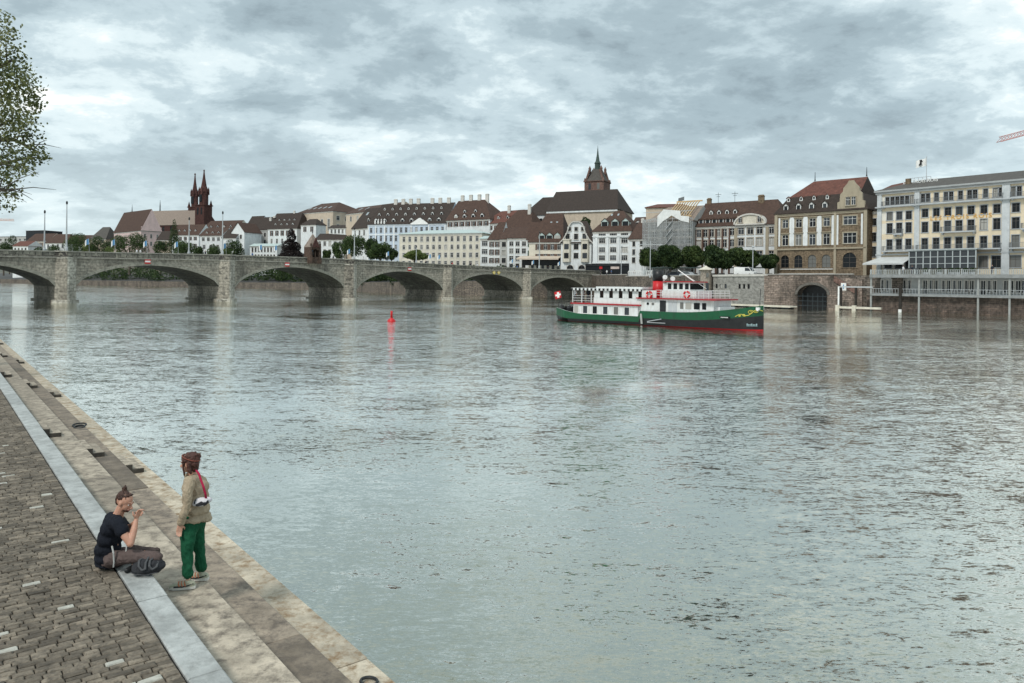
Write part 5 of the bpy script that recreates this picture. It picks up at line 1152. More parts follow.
# ================================================================ quay on the far side: trees, turret, walls, boats, cars
LEAF_Q = leafm('quay_tree_leaves',(.014,.030,.010),(.040,.068,.020),(.105,.145,.045))
def quay_tree(px,yt,w,lab,Y=None,seed=1):
    return tree(lab,px,Y or 196,6.3,yt,w+6,(LEAF_D if seed%2 else LEAF_Q),n=2600,ybot=271,size=.55,seed=seed,cat='tree',group='round trees along the far quay')
for i,(px,yt,w_,lab) in enumerate(((653,246,20,'small round quay tree below the left edge of the scaffolding'),(671,242,24,'round quay tree in front of the middle of the scaffolding'),(692.5,245,23,'round quay tree at the right end of the scaffolding'),
      (718,245,26,'broad round quay tree before the brown pilasters, left of the pediment'),(743,246,26,'broad round quay tree before the building with the round pediment'),(769,254,15,'small quay tree against the left edge of the brown sandstone building'))):
    quay_tree(px,yt,w_,lab,seed=20+i,Y=(208 if px<660 else 200 if px<700 else 186 if px<760 else 178))
# old town trees behind the bridge: px, Y, ground z, top y, width px, leaf, label
for i,(px,Y,zg,yt,w_,lf,lab) in enumerate((
  (4,330,6,240,22,LEAF_M,'bushy tree at the left photo edge behind the bridge'),(10,420,7,233,16,LEAF_D,'taller tree rising at the left edge behind the bushy one'),
  (38,400,7,246,18,LEAF_D,'low dark tree under the second lamp post'),(53,390,7,244,18,LEAF_M,'low round tree between the two tall lamp posts'),
  (77,400,8,232,24,LEAF_M,'round tree right of the tallest lamp post'),(100,395,8,234,24,LEAF_D,'dense round tree before the grey roofed house'),(90,380,8,240,14,LEAF_L,'pale small tree between two dark round trees'),
  (130,360,7,231,34,LEAF_M,'large bright green tree before the pink house'),(114,350,7,245,18,LEAF_L,'yellow green low bush left of the large bright tree'),
  (161,360,7,240,16,LEAF_D,'dark tree right of the large bright green tree'),(184,370,8,238,24,LEAF_M,'round green tree beside the slim lamp post'),(199,380,8,243,12,LEAF_D,'narrow dark tree left of the second pier lamp'),
  (215,370,8,243,16,LEAF_M,'low tree right of the grey banded white house'),(234,372,8,239,20,LEAF_D,'dark garden tree below the stepped roofs'),(227,366,8,246,12,LEAF_L,'pale small bush below the blank white wall'),
  (355,330,8,231,26,LEAF_M,'tall green tree behind the third pier lamp post'),(340,335,8,239,16,LEAF_M,'smaller green tree left of the third pier lamp post'),(371,325,8,236,18,LEAF_D,'dark tree filling the gap left of the round bush'),
  (380.5,300,8,242,26,LEAF_M,'clipped round bush before the blue and white palace'),(392,302,8,246,12,LEAF_D,'dark hedge like tree right of the clipped round bush'),
  (415,280,8,249,24,LEAF_L,'yellow green feathery bush before the cream palace'),(327,340,8,249,9,LEAF_D,'little dark tree right of the bridge chapel'),
  (556,300,16,216,12,LEAF_D,'dark tree on the slope below the church nave'))):
    if px==556: continue
    tree(lab,px,Y,zg,yt,w_,lf,n=1500,ybot=262,size=.75,seed=50+i,cat='bush' if 'bush' in lab else 'tree',name='tree')
tree('dark tree showing between the curved gable and the church nave',585.5,285,9,214.5,12,LEAF_D,n=900,ybot=232,size=.6,seed=88)
# copper beech: a broad purple pyramid
YP=bank_y(291)+12; SCP=YP/330; tc_=P(291,255,YP); t=thing('tree','large dark purple tree with a pyramid crown behind the bridge','tree',(tc_.x,tc_.y,7)); hh_=zat(291,228,YP)-7
lob=[(0,0,hh_*.42,4.6,.8),(-2.6,.5,hh_*.36,3.4,.8),(3.0,-.5,hh_*.38,3.3,.8),(-.8,0,hh_*.62,3.2,.9),(1.2,.6,hh_*.60,2.8,.9),(.2,0,hh_*.80,2.0,1.1),(-4.6,0,hh_*.27,2.4,.8),(4.9,0,hh_*.28,2.3,.8),(0,0,hh_*.92,1.1,1.3)]
lob=[(x_*SCP,y_*SCP,z_,r_*SCP,s_) for x_,y_,z_,r_,s_ in lob]
link('trunk',trunk_mesh(hh_*.8,.45,lob[1:5]),t); link('crown',crown_mesh('crown',lob,5200,.9,LEAF_R,91),t)
# conifer
Yc=bank_y(174)+14; r=thing('conifer_tree','tall narrow dark conifer between the pink house and the white house','tree',P(174,255,Yc)); zb_=r.location.z; top=zat(174,218.5,Yc)-zb_
lob=[(0,0,top*(.12+.8*k/9), (3.6*(1-k/10.5)+.5), 1.3) for k in range(10)]
link('trunk',trunk_mesh(top*.9,.3,[]),r); link('crown',crown_mesh('crown',lob,2200,.6,LEAF_D,7),r)
# green slope under the first arches
b=MB(); rnd=random.Random(9)
def bankpt(t):
    i=int(t); f=t-i; return BV[i].lerp(BV[i+1],f), inl[i].lerp(inl[i+1],f)
lobes=[]
for k in range(90):
    t=11.6+k*.064; p,n_=bankpt(t); q=p+n_*rnd.uniform(3,10); rr_=rnd.uniform(3.0,5.5)*(1+max(0,(t-13))*.12)
    if 12.6<t<13.0 or rnd.random()<.06: continue
    lobes.append((q.x,q.y,rnd.uniform(4.5,8)+(1.8 if t>13.6 else 0),rr_,.8))
o=link('riverside_shrubbery',crown_mesh('riverside_shrubbery',lobes,16000,1.1,LEAF_D,3)); tag(o,'dark green shrubbery covering the far bank seen through the arches','shrubbery',kind='stuff')
# far wooded hills
HILL=mat('wooded_hill',(.05,.075,.05),var=.3,scale=.004)
b=MB(); vs=[]; N=60
for i in range(N+1):
    X=-3600+i*70; hgt=215+70*noise.noise(Vector((X*.0011,3,0)))+25*noise.noise(Vector((X*.004,9,0)))
    vs+=[(X,3500,-3),(X,4000,max(20,hgt)),(X,5200,-3)]
b.add(vs,[(3*i+k,3*i+3+k,3*i+4+k,3*i+1+k) for i in range(N) for k in (0,1)]); struct('far_hills',b,HILL,True)

hm=bpy.data.materials.new('haze_air'); hm.use_nodes=True; hn=hm.node_tree.nodes; hn.remove(hn['Principled BSDF']); hv=hn.new('ShaderNodeVolumePrincipled'); hv.inputs['Color'].default_value=(.80,.88,.93,1); hv.inputs['Density'].default_value=HAZE; hv.inputs['Anisotropy'].default_value=.2
hm.node_tree.links.new(hv.outputs[0],hn['Material Output'].inputs['Volume'])
if HAZE>0:
    b=MB(); b.box(-4900,4900,-390,8900,-4.2,330); hz_=b.build('haze',hm); tag(hz_,'thin pale air haze over the river and town','haze',kind='stuff')
# parapet wall along the quay 
def seg(i): return BV[i],BV[i+1]
b=MB(); c=MB()
def wallseg(b,p,q,z0,z1,t=.4,off=.0,mi=0):
    d=(q-p).normalized(); n_=Vector((d.y,-d.x)); p0=p+n_*off; q0=q+n_*off; p1=p0+n_*t; q1=q0+n_*t
    b.add([(p0.x,p0.y,z0),(q0.x,q0.y,z0),(q1.x,q1.y,z0),(p1.x,p1.y,z0),(p0.x,p0.y,z1),(q0.x,q0.y,z1),(q1.x,q1.y,z1),(p1.x,p1.y,z1)],[(0,3,2,1),(4,5,6,7),(0,1,5,4),(1,2,6,5),(2,3,7,6),(3,0,4,7)],mi)
qp=[5,6,7,8,9]
par=thing('quay_parapet','long low stone parapet on top of the far quay wall','wall',(0,0,0))
for i in qp:
    p,q=seg(i); wallseg(b,p,q,TOPZ[i]-.6,max(TOPZ[i],TOPZ[i+1])+.22,.45,-.02); wallseg(c,p,q,max(TOPZ[i],TOPZ[i+1])+.22,max(TOPZ[i],TOPZ[i+1])+.36,.6,-.1)
b.build('wall',QW,par); c.build('coping',STN,par)
# pale lower quay building with little windows, right of the turret
p0=P(713,300,180); p1=P(766,300,163.5); d=(p1-p0); Lq=Vector((d.x,d.y,0)).length; rq=math.atan2(d.y,d.x)
lo=thing('quay_vault_house','low pale weathered wall with rows of small square windows right of the turret','building',(p0.x,p0.y,0),rq)
hs=[]
for px in (716.5,721,725.5,739.5,744,748.5): 
    k=(px-512)/F; dd=Vector((d.x,d.y))/Lq; u_=(k*p0.y-p0.x)/(dd.x-k*dd.y); hs.append((u_-.4,u_+.4,3.9,5.0,False))
b=MB(); panel(b,Lq,-1,6.75,hs,Matrix.Identity(4)); b.quad((Lq,0,-1),(Lq,6,-1),(Lq,6,6.75),(Lq,0,6.75)); b.quad((0,6,-1),(0,0,-1),(0,0,6.75),(0,6,6.75)); b.quad((0,0,6.75),(Lq,0,6.75),(Lq,6,6.75),(0,6,6.75))
b.build('wall',mat('stained_pale_render',(.30,.29,.265),var=.3,scale=.5,dirt=(.09,.085,.075),dirt_amt=.85,stretch=.6),lo)
for hq in hs: place_win(lo,Matrix.Translation(((hq[0]+hq[1])/2,0,hq[2])),.8,1.1,ST('lo',sw=0,sash=SASHD,bars=(1,1)))
b=MB(); b.box(-.1,Lq+.1,-.2,.35,6.76,7.2); b.build('parapet',STN,lo)
# turret
tp=P(705.5,300,181); tr=thing('quay_turret','stone turret with a pale pointed cap standing in the quay wall','turret',(tp.x,tp.y,0))
zc_=zat(705,270,181); b=MB(); b.lathe([(1.75,-3),(1.6,2.2),(1.45,2.3),(1.35,zc_-.3),(1.6,zc_)],8); b.build('wall',mat('turret_stone',(.30,.26,.215),var=.3,scale=1,dirt=(.09,.08,.07),dirt_amt=.8),tr)
b=MB(); b.lathe([(1.95,zc_),(1.95,zc_+.15),(.5,zc_+.75),(.06,zc_+1.1)],8); b.build('cap',W_['cream'],tr)
b=MB(); b.box(-.35,.35,-1.5,-1.28,3.4,5.2); b.build('window',GL,tr)
b=MB(); b.box(-.3,.3,-1.52,-1.3,6.6,7.6); b.build('window',GLB,tr)
# floating dock in front of the quay
da=P(704,300,168); db_=P(795,300,150); dv=Vector((db_.x-da.x,db_.y-da.y)); Ld=dv.length; rd=math.atan2(dv.y,dv.x)
dk=thing('floating_dock','long low pale landing stage floating before the far quay wall','landing stage',(da.x,da.y,0),rd)
b=MB(); b.box(0,Ld,-1.6,.8,.35,.62,0); b.box(0,Ld,-1.65,-1.6,.3,.7,0); b.build('deck',W_['cream'],dk)
b=MB()
for k in range(9): b.box(Ld*k/9+.3,Ld*k/9+Ld/9-.6,-1.4,.6,-.5,.34)
tag(b.build('float',BLACK,dk),kind='stuff')
# dark vault opening with barred gate under the brown building
va=P(798,300,158.2); vb=P(828,300,154.2)
wp0=P(764,300,162.5); wp1=P(862,300,149.5); dv=Vector((wp1.x-wp0.x,wp1.y-wp0.y)); Lw=dv.length; rw=math.atan2(dv.y,dv.x)
vw=thing('vaulted_river_wall','rough reddish stone river wall with a wide dark arched opening below the brown building','wall',(wp0.x,wp0.y,0),rw)
def wu(px): k=(px-512)/F; dd=dv/Lw; return (k*wp0.y-wp0.x)/(dd.x-k*dd.y)
a0,a1=wu(797.5),wu(827.5); b=MB(); ztp=zat(800,275.8,160); k=14; cu=(a0+a1)/2; rw_=(a1-a0)/2
arcp=[(cu+rw_*math.cos(math.pi*(1-i/k)), 2.9+2.1*math.sin(math.pi*i/k)) for i in range(k+1)]
b.quad((0,0,-3),(a0,0,-3),(a0,0,ztp),(0,0,ztp)); b.quad((a1,0,-3),(Lw,0,-3),(Lw,0,ztp-.8),(a1,0,ztp))
for (x0_,z0_),(x1_,z1_) in zip(arcp,arcp[1:]):
    b.quad((x0_,0,z0_),(x1_,0,z1_),(x1_,0,ztp),(x0_,0,ztp)); b.quad((x0_,0,z0_),(x0_,3,z0_),(x1_,3,z1_),(x1_,0,z1_))
b.quad((a0,0,-3),(a0,3,-3),(a0,3,2.9),(a0,0,2.9)); b.quad((a1,0,-3),(a1,0,2.9),(a1,3,2.9),(a1,3,-3)); b.quad((0,0,ztp),(Lw,0,ztp-.8),(Lw,9,ztp-.8),(0,9,ztp)); b.quad((0,9,-3),(0,0,-3),(0,0,ztp),(0,9,ztp))
b.build('wall',masonry('rough_reddish_stone',(.34,.265,.22),(.20,.165,.14),(.15,.12,.10),bw=1.1,bh=.4,dirt=(.04,.035,.03),dirt_amt=.9,dscale=.22,msz=.05),vw)
b=MB()
for i in range(k):
    f=lambda j,r:(cu+(rw_+r)*math.cos(math.pi*(1-j/k)), 2.9+(2.1+r)*math.sin(math.pi*j/k))
    b.yprism([f(i,0),f(i,.5),f(i+1,.5),f(i+1,0)][::-1],-.12,.1)
b.build('arch_ring',mat('grey_arch_stone',(.13,.12,.105),var=.3,dirt=(.05,.045,.04),dirt_amt=.6),vw)
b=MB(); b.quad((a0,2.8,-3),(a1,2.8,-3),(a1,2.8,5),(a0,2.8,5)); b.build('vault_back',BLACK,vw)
b=MB()
for z in (.5,1.5,2.5): b.box(a0,a1,.25,.33,z,z+.12)
for i in range(7): u_=lerp(a0,a1,i/6); b.box(u_-.05,u_+.05,.34,.42,-1,3.2)
b.build('gate_bars',mat('blue_grey_iron',(.035,.045,.05),rough=.5),vw)
b=MB(); s0=wu(834); s1=wu(858); b.add([(s0,-.25,ztp),(s0,-.01,ztp),(s1,-.01,3.9),(s1,-.25,3.9),(s0,-.25,ztp-1.2),(s0,-.01,ztp-1.2),(s1,-.01,3.0),(s1,-.25,3.0)],[(0,3,2,1),(4,5,6,7),(0,1,5,4),(1,2,6,5),(2,3,7,6),(3,0,4,7)]); b.build('red_stair_flank',W_['redstone2'],vw)
# jetty with dark posts between the vault and the hotel
j0=P(838,300,147.5); jt=thing('landing_jetty','small pale landing jetty with dark square posts between the vault and the hotel','jetty',(j0.x,j0.y,0),rw)
def ju(px,y=0):
    dd=dv/Lw; nn=Vector((-dd.y,dd.x)); o=Vector((j0.x,j0.y))+nn*y; k=(px-512)/F; return (k*o.y-o.x)/(dd.x-k*dd.y)
e1=ju(882); b=MB(); b.box(0,e1,-.6,.4,.35,.75); b.build('deck',W_['cream'],jt)
for px in (838.5,855): u_=ju(px); PB1(jt,'foot',W_['cream'],u_-.35,u_+.35,-.75,.1,-2,1.0)
for px in (841,856): u_=ju(px,1); PB1(jt,'post',WOOD,u_-.2,u_+.2,.8,1.2,-3,4.6)
PB1(jt,'beam',GREYM,0,ju(873,1),.7,1.3,4.5,4.75)
PB1(jt,'rail',WPAINT,-.3,.0,.8,1.0,.7,4.7)
sg=thing('notice_board','small white notice board above the landing jetty','sign',P(843.5,290.5,149),rw); b=MB(); b.box(-.5,.5,-.05,.05,0,1.5); b.build('board',WPAINT,sg); b=MB(); b.box(-.1,.1,-.07,-.05,.3,1.2); b.build('print',BLUE,sg)
# life buoy coloured mark on the quay wall
# lamp posts on the far quay
def far_lamp(px,yt,Y,zg,lab,arm=0):
    q=P(px,yt,Y); r=thing('lamp_post',lab,'lamp post',(q.x,q.y,zg)); h=q.z-zg
    b=MB(); b.lathe([(.22,0),(.2,.6),(.12,.8),(.08,h)],8); b.build('pole',GREYM,r)
    b=MB(); 
    if arm: b.box(-arm,arm,-.08,.08,h-1.0,h-.85); b.box(-arm,-arm+.7,-.12,.12,h-1.08,h-1.0); b.box(arm-.7,arm,-.12,.12,h-1.08,h-1.0)
    else: b.lathe([(.1,h-.5),(.3,h-.3),(.25,h),(.05,h+.1)],8)
    b.build('lantern',GREYM,r)
far_lamp(650.5,241,196,6.5,'quay lamp post with two long horizontal arms before the leftmost quay tree',3.2)
far_lamp(753,246,176,6.9,'slim quay lamp post beside the parked white van')
far_lamp(621.5,246,224,7.2,'grey post before the shop fronts at the bridge end')
# little white railing / hoarding at x 627-652 and market roofs
ha=P(628,300,219); hb_=P(653,300,205); hv=Vector((hb_.x-ha.x,hb_.y-ha.y)); hd=thing('white_railing','white railing with dark gaps on the quay beside the bridge end','railing',(ha.x,ha.y,7.1),math.atan2(hv.y,hv.x)); b=MB(); Lh=hv.length
b.box(0,Lh,-.05,.05,1.2,1.5); b.box(0,Lh,-.05,.05,.1,.35)
for i in range(13): u_=Lh*i/12; b.box(u_-.22,u_+.22,-.04,.04,.35,1.2)
b.build('rail',WPAINT,hd)
mk=thing('market_canopy','long dark canopy roof running under the quay trees','canopy',P(652,300,203),-.55); mk.location.z=6.6
b=MB(); b.box(0,34,-1.2,1.2,2.5,2.75,0); b.build('roof',mat('dark_green_canvas',(.05,.075,.07),rough=.7),mk)
for i in range(6): PB1(mk,'post',GREYM,i*6.5,i*6.5+.15,-.1,.1,0,2.5)
b=MB()
for i in range(14): b.box(i*2.4+.3,i*2.4+1.6,-.3,.5,.0,1.2)
tag(b.build('stall_goods',mat('dark_goods',(.05,.05,.05),var=.5,scale=2)),'row of dark stall goods under the quay canopy','stalls',kind='stuff').location=mk.location+Vector((1,-1,0)); bpy.data.objects['stall_goods'].rotation_euler.z=-.55
# vehicles
def vehicle(name,lab,cat,px,Y,zg,rz,body,kind='van'):
    q=P(px,300,Y); r=thing(name,lab,cat,(q.x,q.y,zg),rz); b=MB()
    if kind=='van': prof=[(-2.5,.35),(2.5,.35),(2.55,1.0),(1.9,1.25),(1.25,2.15),(-2.4,2.25),(-2.5,2.1)]; wz=1.9
    else: prof=[(-2.1,.3),(2.1,.3),(2.15,.75),(1.2,.95),(.6,1.42),(-1.1,1.45),(-1.8,.95),(-2.15,.85)]; wz=1.6
    b.yprism(prof,-.9,.9); b.build('body',body,r)
    b=MB()
    if kind=='van': b.yprism([(.3,1.3),(1.75,1.3),(1.2,2.0),(.3,2.05)],-.92,.92); b.yprism([(1.95,1.27),(1.99,1.3),(1.38,2.1),(1.34,2.07)],-.75,.75)
    else: b.yprism([(-1.5,.95),(1.0,.95),(.5,1.34),(-1.0,1.36)],-.92,.92)
    b.build('windows',GL,r)
    for sx in (-1.5,1.5):
        for sy in (-.95,.72):
            w_=MB(); w_.M=Matrix.Translation((sx,sy,.34))@Matrix.Rotation(R(-90),4,'X'); w_.lathe([(.34,0),(.34,.22)],12); o=w_.build('wheel',BLACK,r)
    return r
vehicle('parked_van','white van parked on the far quay beside the slim lamp post','van',745,177.5,6.85,-.75,WPAINT,'van')
vehicle('parked_car','dark car parked on the far quay left of the turret','car',676,196,6.6,-.75,mat('dark_car_paint',(.03,.035,.045),rough=.3),'car')
vehicle('parked_car','silver car parked on the far quay between the canopy and the turret','car',688,192,6.6,-.75,mat('silver_car_paint',(.4,.42,.44),rough=.3),'car')

# ---- red river buoy
by=P(391.5,321,4.6*F/(321.5-283+1.45)); bu_=thing('river_buoy','red spar buoy floating in the middle of the river','buoy',(by.x,by.y,0))
b=MB(); k=by.y/F*.85; b.lathe([(.25*k*4,-.6),(5.2*k*.95,-.1),(5.0*k*.95,.12),(1.6*k,4.2*k),(1.5*k,4.4*k)],16); b.build('float',RED,bu_,True)
b=MB(); b.lathe([(1.3*k,4.2*k),(1.3*k,12.3*k),(1.0*k,12.5*k)],12); b.build('spar',RED,bu_,True)
# small red boat at left edge under the bridge
q=P(-1,287.5,P(0,0,190).y); 

# ================================================================ the river boat
BO2=Vector((6.0,92.0)); dB=Vector((.73,-.684)).normalized(); nB=Vector((-dB.y,dB.x))   # nB points away from the camera
nB=Vector((.684,.73)).normalized(); HB=2.6
def bu(px,v=-HB): k=(px-512)/F; o=BO2+nB*(HB+v); return (k*o.y-o.x)/(dB.x-k*dB.y)
def bz(px,py,v=-HB):
    u=bu(px,v); o=BO2+nB*(HB+v)+dB*u; return zat(px,py,o.y)
CL=BO2+nB*HB; brot=math.atan2(dB.y,dB.x)
boat=thing('passenger_boat','green, black and white river passenger boat with a red and black funnel','boat',(CL.x,CL.y,0),brot)
u0=bu(562.5,0); u1=bu(764,0)
GRN=mat('green_hull_paint',(.011,.092,.040),rough=.35,var=.15,scale=1.2,dirt=(.03,.05,.035),dirt_amt=.6,stretch=2)
BWH=mat('boat_white_paint',(.64,.66,.655),rough=.4,var=.06,scale=2,dirt=(.38,.33,.27),dirt_amt=.45,stretch=5)
BRED=mat('boat_red_paint',(.34,.02,.025),rough=.4,var=.15,scale=3)
def hb(u):
    t=(u-u0)/(u1-u0)
    if t<.12: return HB*(.45+.55*math.sin(t/.12*math.pi/2))
    if t>.62: q=(t-.62)/.38; return HB*math.sqrt(max(0,1-q**2.3))+.04
    return HB
us=bu(638.5)
def sheer(u):
    if u<us: return lerp(1.55,.98,smooth(u,u0,u0+5.5))
    return 1.62+.95*max(0,(u-us-4)/(u1-us-4))**2.0
def gbot(u):
    if u<us: return lerp(.62,.34,smooth(u,u0,u0+3))
    return lerp(.80,.86,(u-us)/(u1-us))+.66*max(0,(u-us-6)/(u1-us-6))**1.6
secs=[]; N=46
ul=[u0+(u1-u0)*i/N for i in range(N+1)]+[us-.01,us+.25]; ul.sort()
b=MB(); rows=[]
for u in ul:
    w_=hb(u); t=(u-u0)/(u1-u0); rake=lambda z: 0
    tuck=.75 if t<.1 else 1
    lv=[(-.9,.30*w_),(-.35,.78*w_*tuck),(.0,.90*w_*tuck),(.02+.10*max(0,t-.3),.92*w_*(tuck+.02)),(gbot(u),.97*w_),(sheer(u),1.0*w_),(sheer(u),w_-.12),(sheer(u)-.45,w_-.14)]
    rows.append([(u,-y,z) for z,y in lv]+[(u,y,z) for z,y in reversed(lv)])
K=len(rows[0]); vs=[p for r_ in rows for p in r_]; mi=[0,2,2,1,3,4,3]; 
for i in range(len(rows)-1):
    for j in range(K-1):
        m_ = 0
        jj = j if j<8 else K-2-j
        m_ = {0:1,1:1,2:2,3:1,4:0,5:3,6:3,7:4}[jj if jj<8 else 7]
        b.add([rows[i][j],rows[i+1][j],rows[i+1][j+1],rows[i][j+1]],[(0,3,2,1)],m_)
b.poly([p for p in rows[0]],0)
DK=mat('boat_deck',(.20,.19,.17),rough=.8)
hull=b.build('hull',[GRN,BLACK,RED,BWH,DK],boat)
# lower cabin aft
def cabin(name,ua,ub,w_,z0,z1,m_=None,par=boat):
    b=MB(); b.box(ua,ub,-w_,w_,z0,z1); return b.build(name,m_ or BWH,par)
za=.75; zf=2.22
ca0,ca1=bu(573),bu(637.5)
lc=cabin('lower_cabin',ca0,ca1,HB-.12,za,zf-.08)
for px in (576,585,594.7,605.2,615.8,626.7):
    u_=bu(px); z1_=1.95; 
    b=MB(); b.box(u_-.32,u_+.32,-HB+.10,-HB+.13,1.06,z1_); b.build('window',[GL],lc)
    b=MB(); 
    for x_ in (-.37,.32): b.box(u_+x_,u_+x_+.05,-HB+.07,-HB+.119,1.0,z1_+.05)
    b.box(u_-.32,u_+.32,-HB+.07,-HB+.119,z1_,z1_+.05); b.box(u_-.32,u_+.32,-HB+.07,-HB+.119,1.0,1.06); b.build('window_frame',SASHW,lc)
b=MB(); b.box(bu(571),bu(640),-HB-.06,HB+.06,zf-.08,zf+.09); b.build('rubbing_strip',BRED,boat)
# upper cabin and awning roof
cu0,cu1=bu(592.5),bu(640.5); zr_=4.02
b=MB(); b.box(cu0,cu1,-HB+.25,HB-.25,zf+.09,zf+.75); uc_=b.build('upper_cabin',BWH,boat)
npan=5
for i in range(npan):
    a_=lerp(cu0,cu1,i/npan)+.12; c_=lerp(cu0,cu1,(i+1)/npan)-.42
    PB1(uc_,'side_panel',BWH,a_,c_,-HB+.22,-HB+.28,zf+.752,zr_-.05)
b=MB(); b.box(cu0+.1,cu1,-HB+.9,HB-.9,zf+.76,zr_-.06); b.build('cabin_interior',mat('dim_cabin_brown',(.10,.08,.07)),uc_)
b=MB(); b.box(bu(572)-.1,bu(641),-HB-.02,HB+.02,zr_,zr_+.09); b.box(bu(594),bu(640.5),-HB+.4,HB-.4,zr_+.09,zr_+.28); b.build('awning_roof',BWH,boat)
ra,rb=bu(572)-.1,bu(641); ns=34; b=MB(); g_=MB()
for i in range(ns):
    a_=lerp(ra,rb,i/ns); c_=lerp(ra,rb,(i+1)/ns)
    for y in (-HB-.04,HB+.02):
        t_=(b if i%2 else g_); t_.box(a_,c_,y,y+.02,zr_-.20,zr_+.06)
b.build('white_scallops',BWH,boat); g_.build('black_scallops',BLACK,boat)
for px in (572.5,581.5,591):
    for sy in (-1,1): u_=bu(px); b=MB(); b.tube([(u_,sy*(HB-.1),zf),(u_,sy*(HB-.1),zr_)],.055,6); b.build('post',BWH,boat)
b=MB()
for z in (.35,.65,.95):
    b.tube([(bu(592.5),-HB+.1,zf+z),(bu(572.5),-HB+.1,zf+z),(bu(572.5),HB-.1,zf+z),(bu(592.5),HB-.1,zf+z)],.025,5)
z=1.0
for k in range(9): u_=lerp(u0+.4,bu(573),k/8); 
b.build('aft_railing',BWH,boat)
b=MB(); pth=[(bu(573),-HB+.1,1.95),(u0+1.6,-HB+.5,2.05),(u0+.4,-1.2,2.25),(u0+.3,1.2,2.25),(u0+1.6,HB-.5,2.05),(bu(573),HB-.1,1.95)]
b.tube(pth,.025,5)
for p in pth: b.tube([(p[0],p[1],1.0),p],.025,5)
b.build('stern_railing',BRONZE,boat)
b=MB(); b.box(u0+1.2,u0+2.2,-.9,.9,1.0,1.75); b.lathe([(.35,1.0),(.4,1.5),(.2,1.9)],10,c=(u0+1.0,-1.2)); b.lathe([(.3,1.0),(.35,1.6),(.15,1.85)],10,c=(u0+2.3,-1.4)); b.build('stern_winch',BLACK,boat)
# forward deckhouse
fd0,fd1=bu(637.5),bu(711); zd=3.0
ft=bu(690)
def dy(u): return HB-.35 if u<ft else lerp(HB-.35,hb(fd1)-.32,(u-ft)/(fd1-ft))
b=MB(); b.prism([(fd0,-dy(fd0)),(ft,-dy(ft)),(fd1,-dy(fd1)),(fd1,dy(fd1)),(ft,dy(ft)),(fd0,dy(fd0))],1.1,zd-.02); dh=b.build('deckhouse',BWH,boat)
b=MB(); b.box(bu(636),bu(722,-1.2),-HB+.02,HB-.02,zd,zd+.13); b.build('upper_deck_edge',BRED,boat)
def dwin(ua,ub,z0,z1,m_=GL,nm='window',par=dh,y=None):
    y=-dy((ua+ub)/2) if y is None else y
    b=MB(); b.box(ua,ub,y-.04,y+.02,z0,z1); return b.build(nm,m_,par)
for px in (646.5,651.5):
    b=MB(); b.M=Matrix.Translation((bu(px),-HB+.35,2.45))@Matrix.Rotation(R(90),4,'X'); b.lathe([(.15,-.01),(.15,.05)],14); b.build('porthole',GL,dh)
dwin(bu(658.5),bu(664.5),1.15,2.85,BLACK,'doorway')
for px in (669,673.5): dwin(bu(px)-.25,bu(px)+.25,1.5,2.75,GREYM,'door')
for a_,c_ in ((678.8,682),(684.2,690),(692.3,698),(700.2,704)): dwin(bu(a_),bu(c_),2.0,2.7)
b=MB(); b.box(bu(711)+.01,bu(716),-hb(bu(716))+.5,hb(bu(716))-.5,1.3,2.3); b.build('fore_locker',BWH,boat)
# wheelhouse
w0,w1=bu(662.4,-1.6),bu(697,-1.6); 
b=MB(); b.box(w0,w1,-1.75,1.75,zd+.13,3.95); wb=b.build('wheelhouse_base',BWH,boat)
h0,h1=bu(667,-1.5),bu(690,-1.5); b=MB()
b.box(h0,h1,-1.55,1.55,3.951,4.12); b.box(h0,h1,-1.55,1.55,4.78,4.9)
for i in range(5):
    u_=lerp(h0,h1,i/4)
    for sy in (-1,1): b.box(u_-.12 if i else u_,u_+.12 if i<4 else u_,sy*1.55-(.08 if sy>0 else 0),sy*1.55+(.08 if sy<0 else 0),4.12,4.78)
b.box(h0,h0+.08,-1.45,1.45,4.12,4.78); wh_=b.build('wheelhouse',BWH,boat)
b=MB(); b.box(h0+.1,h1-.02,-1.5,1.5,4.13,4.77); b.build('pane',GL,wh_)
b=MB(); b.box(h0-.3,h1+.35,-1.8,1.8,4.9,5.02); b.build('roof',BRED,wh_)
b=MB(); b.box(bu(662.6,-1.6),h0-.02,-1.5,1.5,3.951,4.75); b.build('wheelhouse_aft_casing',BWH,boat)
# ventilators
for px,py in ((671.8,280.5),(664,279)):
    u_=bu(px,-1); zz_=bz(px,py,-1); b=MB(); b.tube([(u_,-1,4.9),(u_,-1,zz_-.1),(u_+.05,-1.05,zz_+.12),(u_+.3,-1.3,zz_+.2)],[.10,.10,.20,.27],12); b.build('ventilator_cowl',BWH,boat)
# funnel
uf=bu(658.0,0); b=MB(); b.lathe([(.62,3.0),(.60,5.05)],18,c=(uf,0)); fn=b.build('funnel',RED,boat,True)
b=MB(); b.lathe([(.63,5.05),(.63,6.25),(.5,6.26),(.5,5.6)],18,c=(uf,0)); b.build('funnel_cap',BLACK,fn,True)
b=MB(); b.box(bu(640.5),bu(655),-HB+.3,-HB+.36,zd+.131,zd+.95); b.box(bu(640.5),bu(655),HB-.36,HB-.3,zd+.131,zd+.95); b.box(bu(640.5),bu(640.5)+.06,-HB+.37,HB-.37,zd+.131,zd+.95); b.build('bulwark_panel',BWH,boat)
b=MB()
r0=bu(655); r1=bu(718,-1.5)
for z in (.45,.75,1.0): b.tube([(r0,-HB+.2,zd+z),(r1-.6,-HB+.2,zd+z),(r1,-1.2,zd+z),(r1,1.2,zd+z),(r1-.6,HB-.2,zd+z),(r0,HB-.2,zd+z)],.022,5)
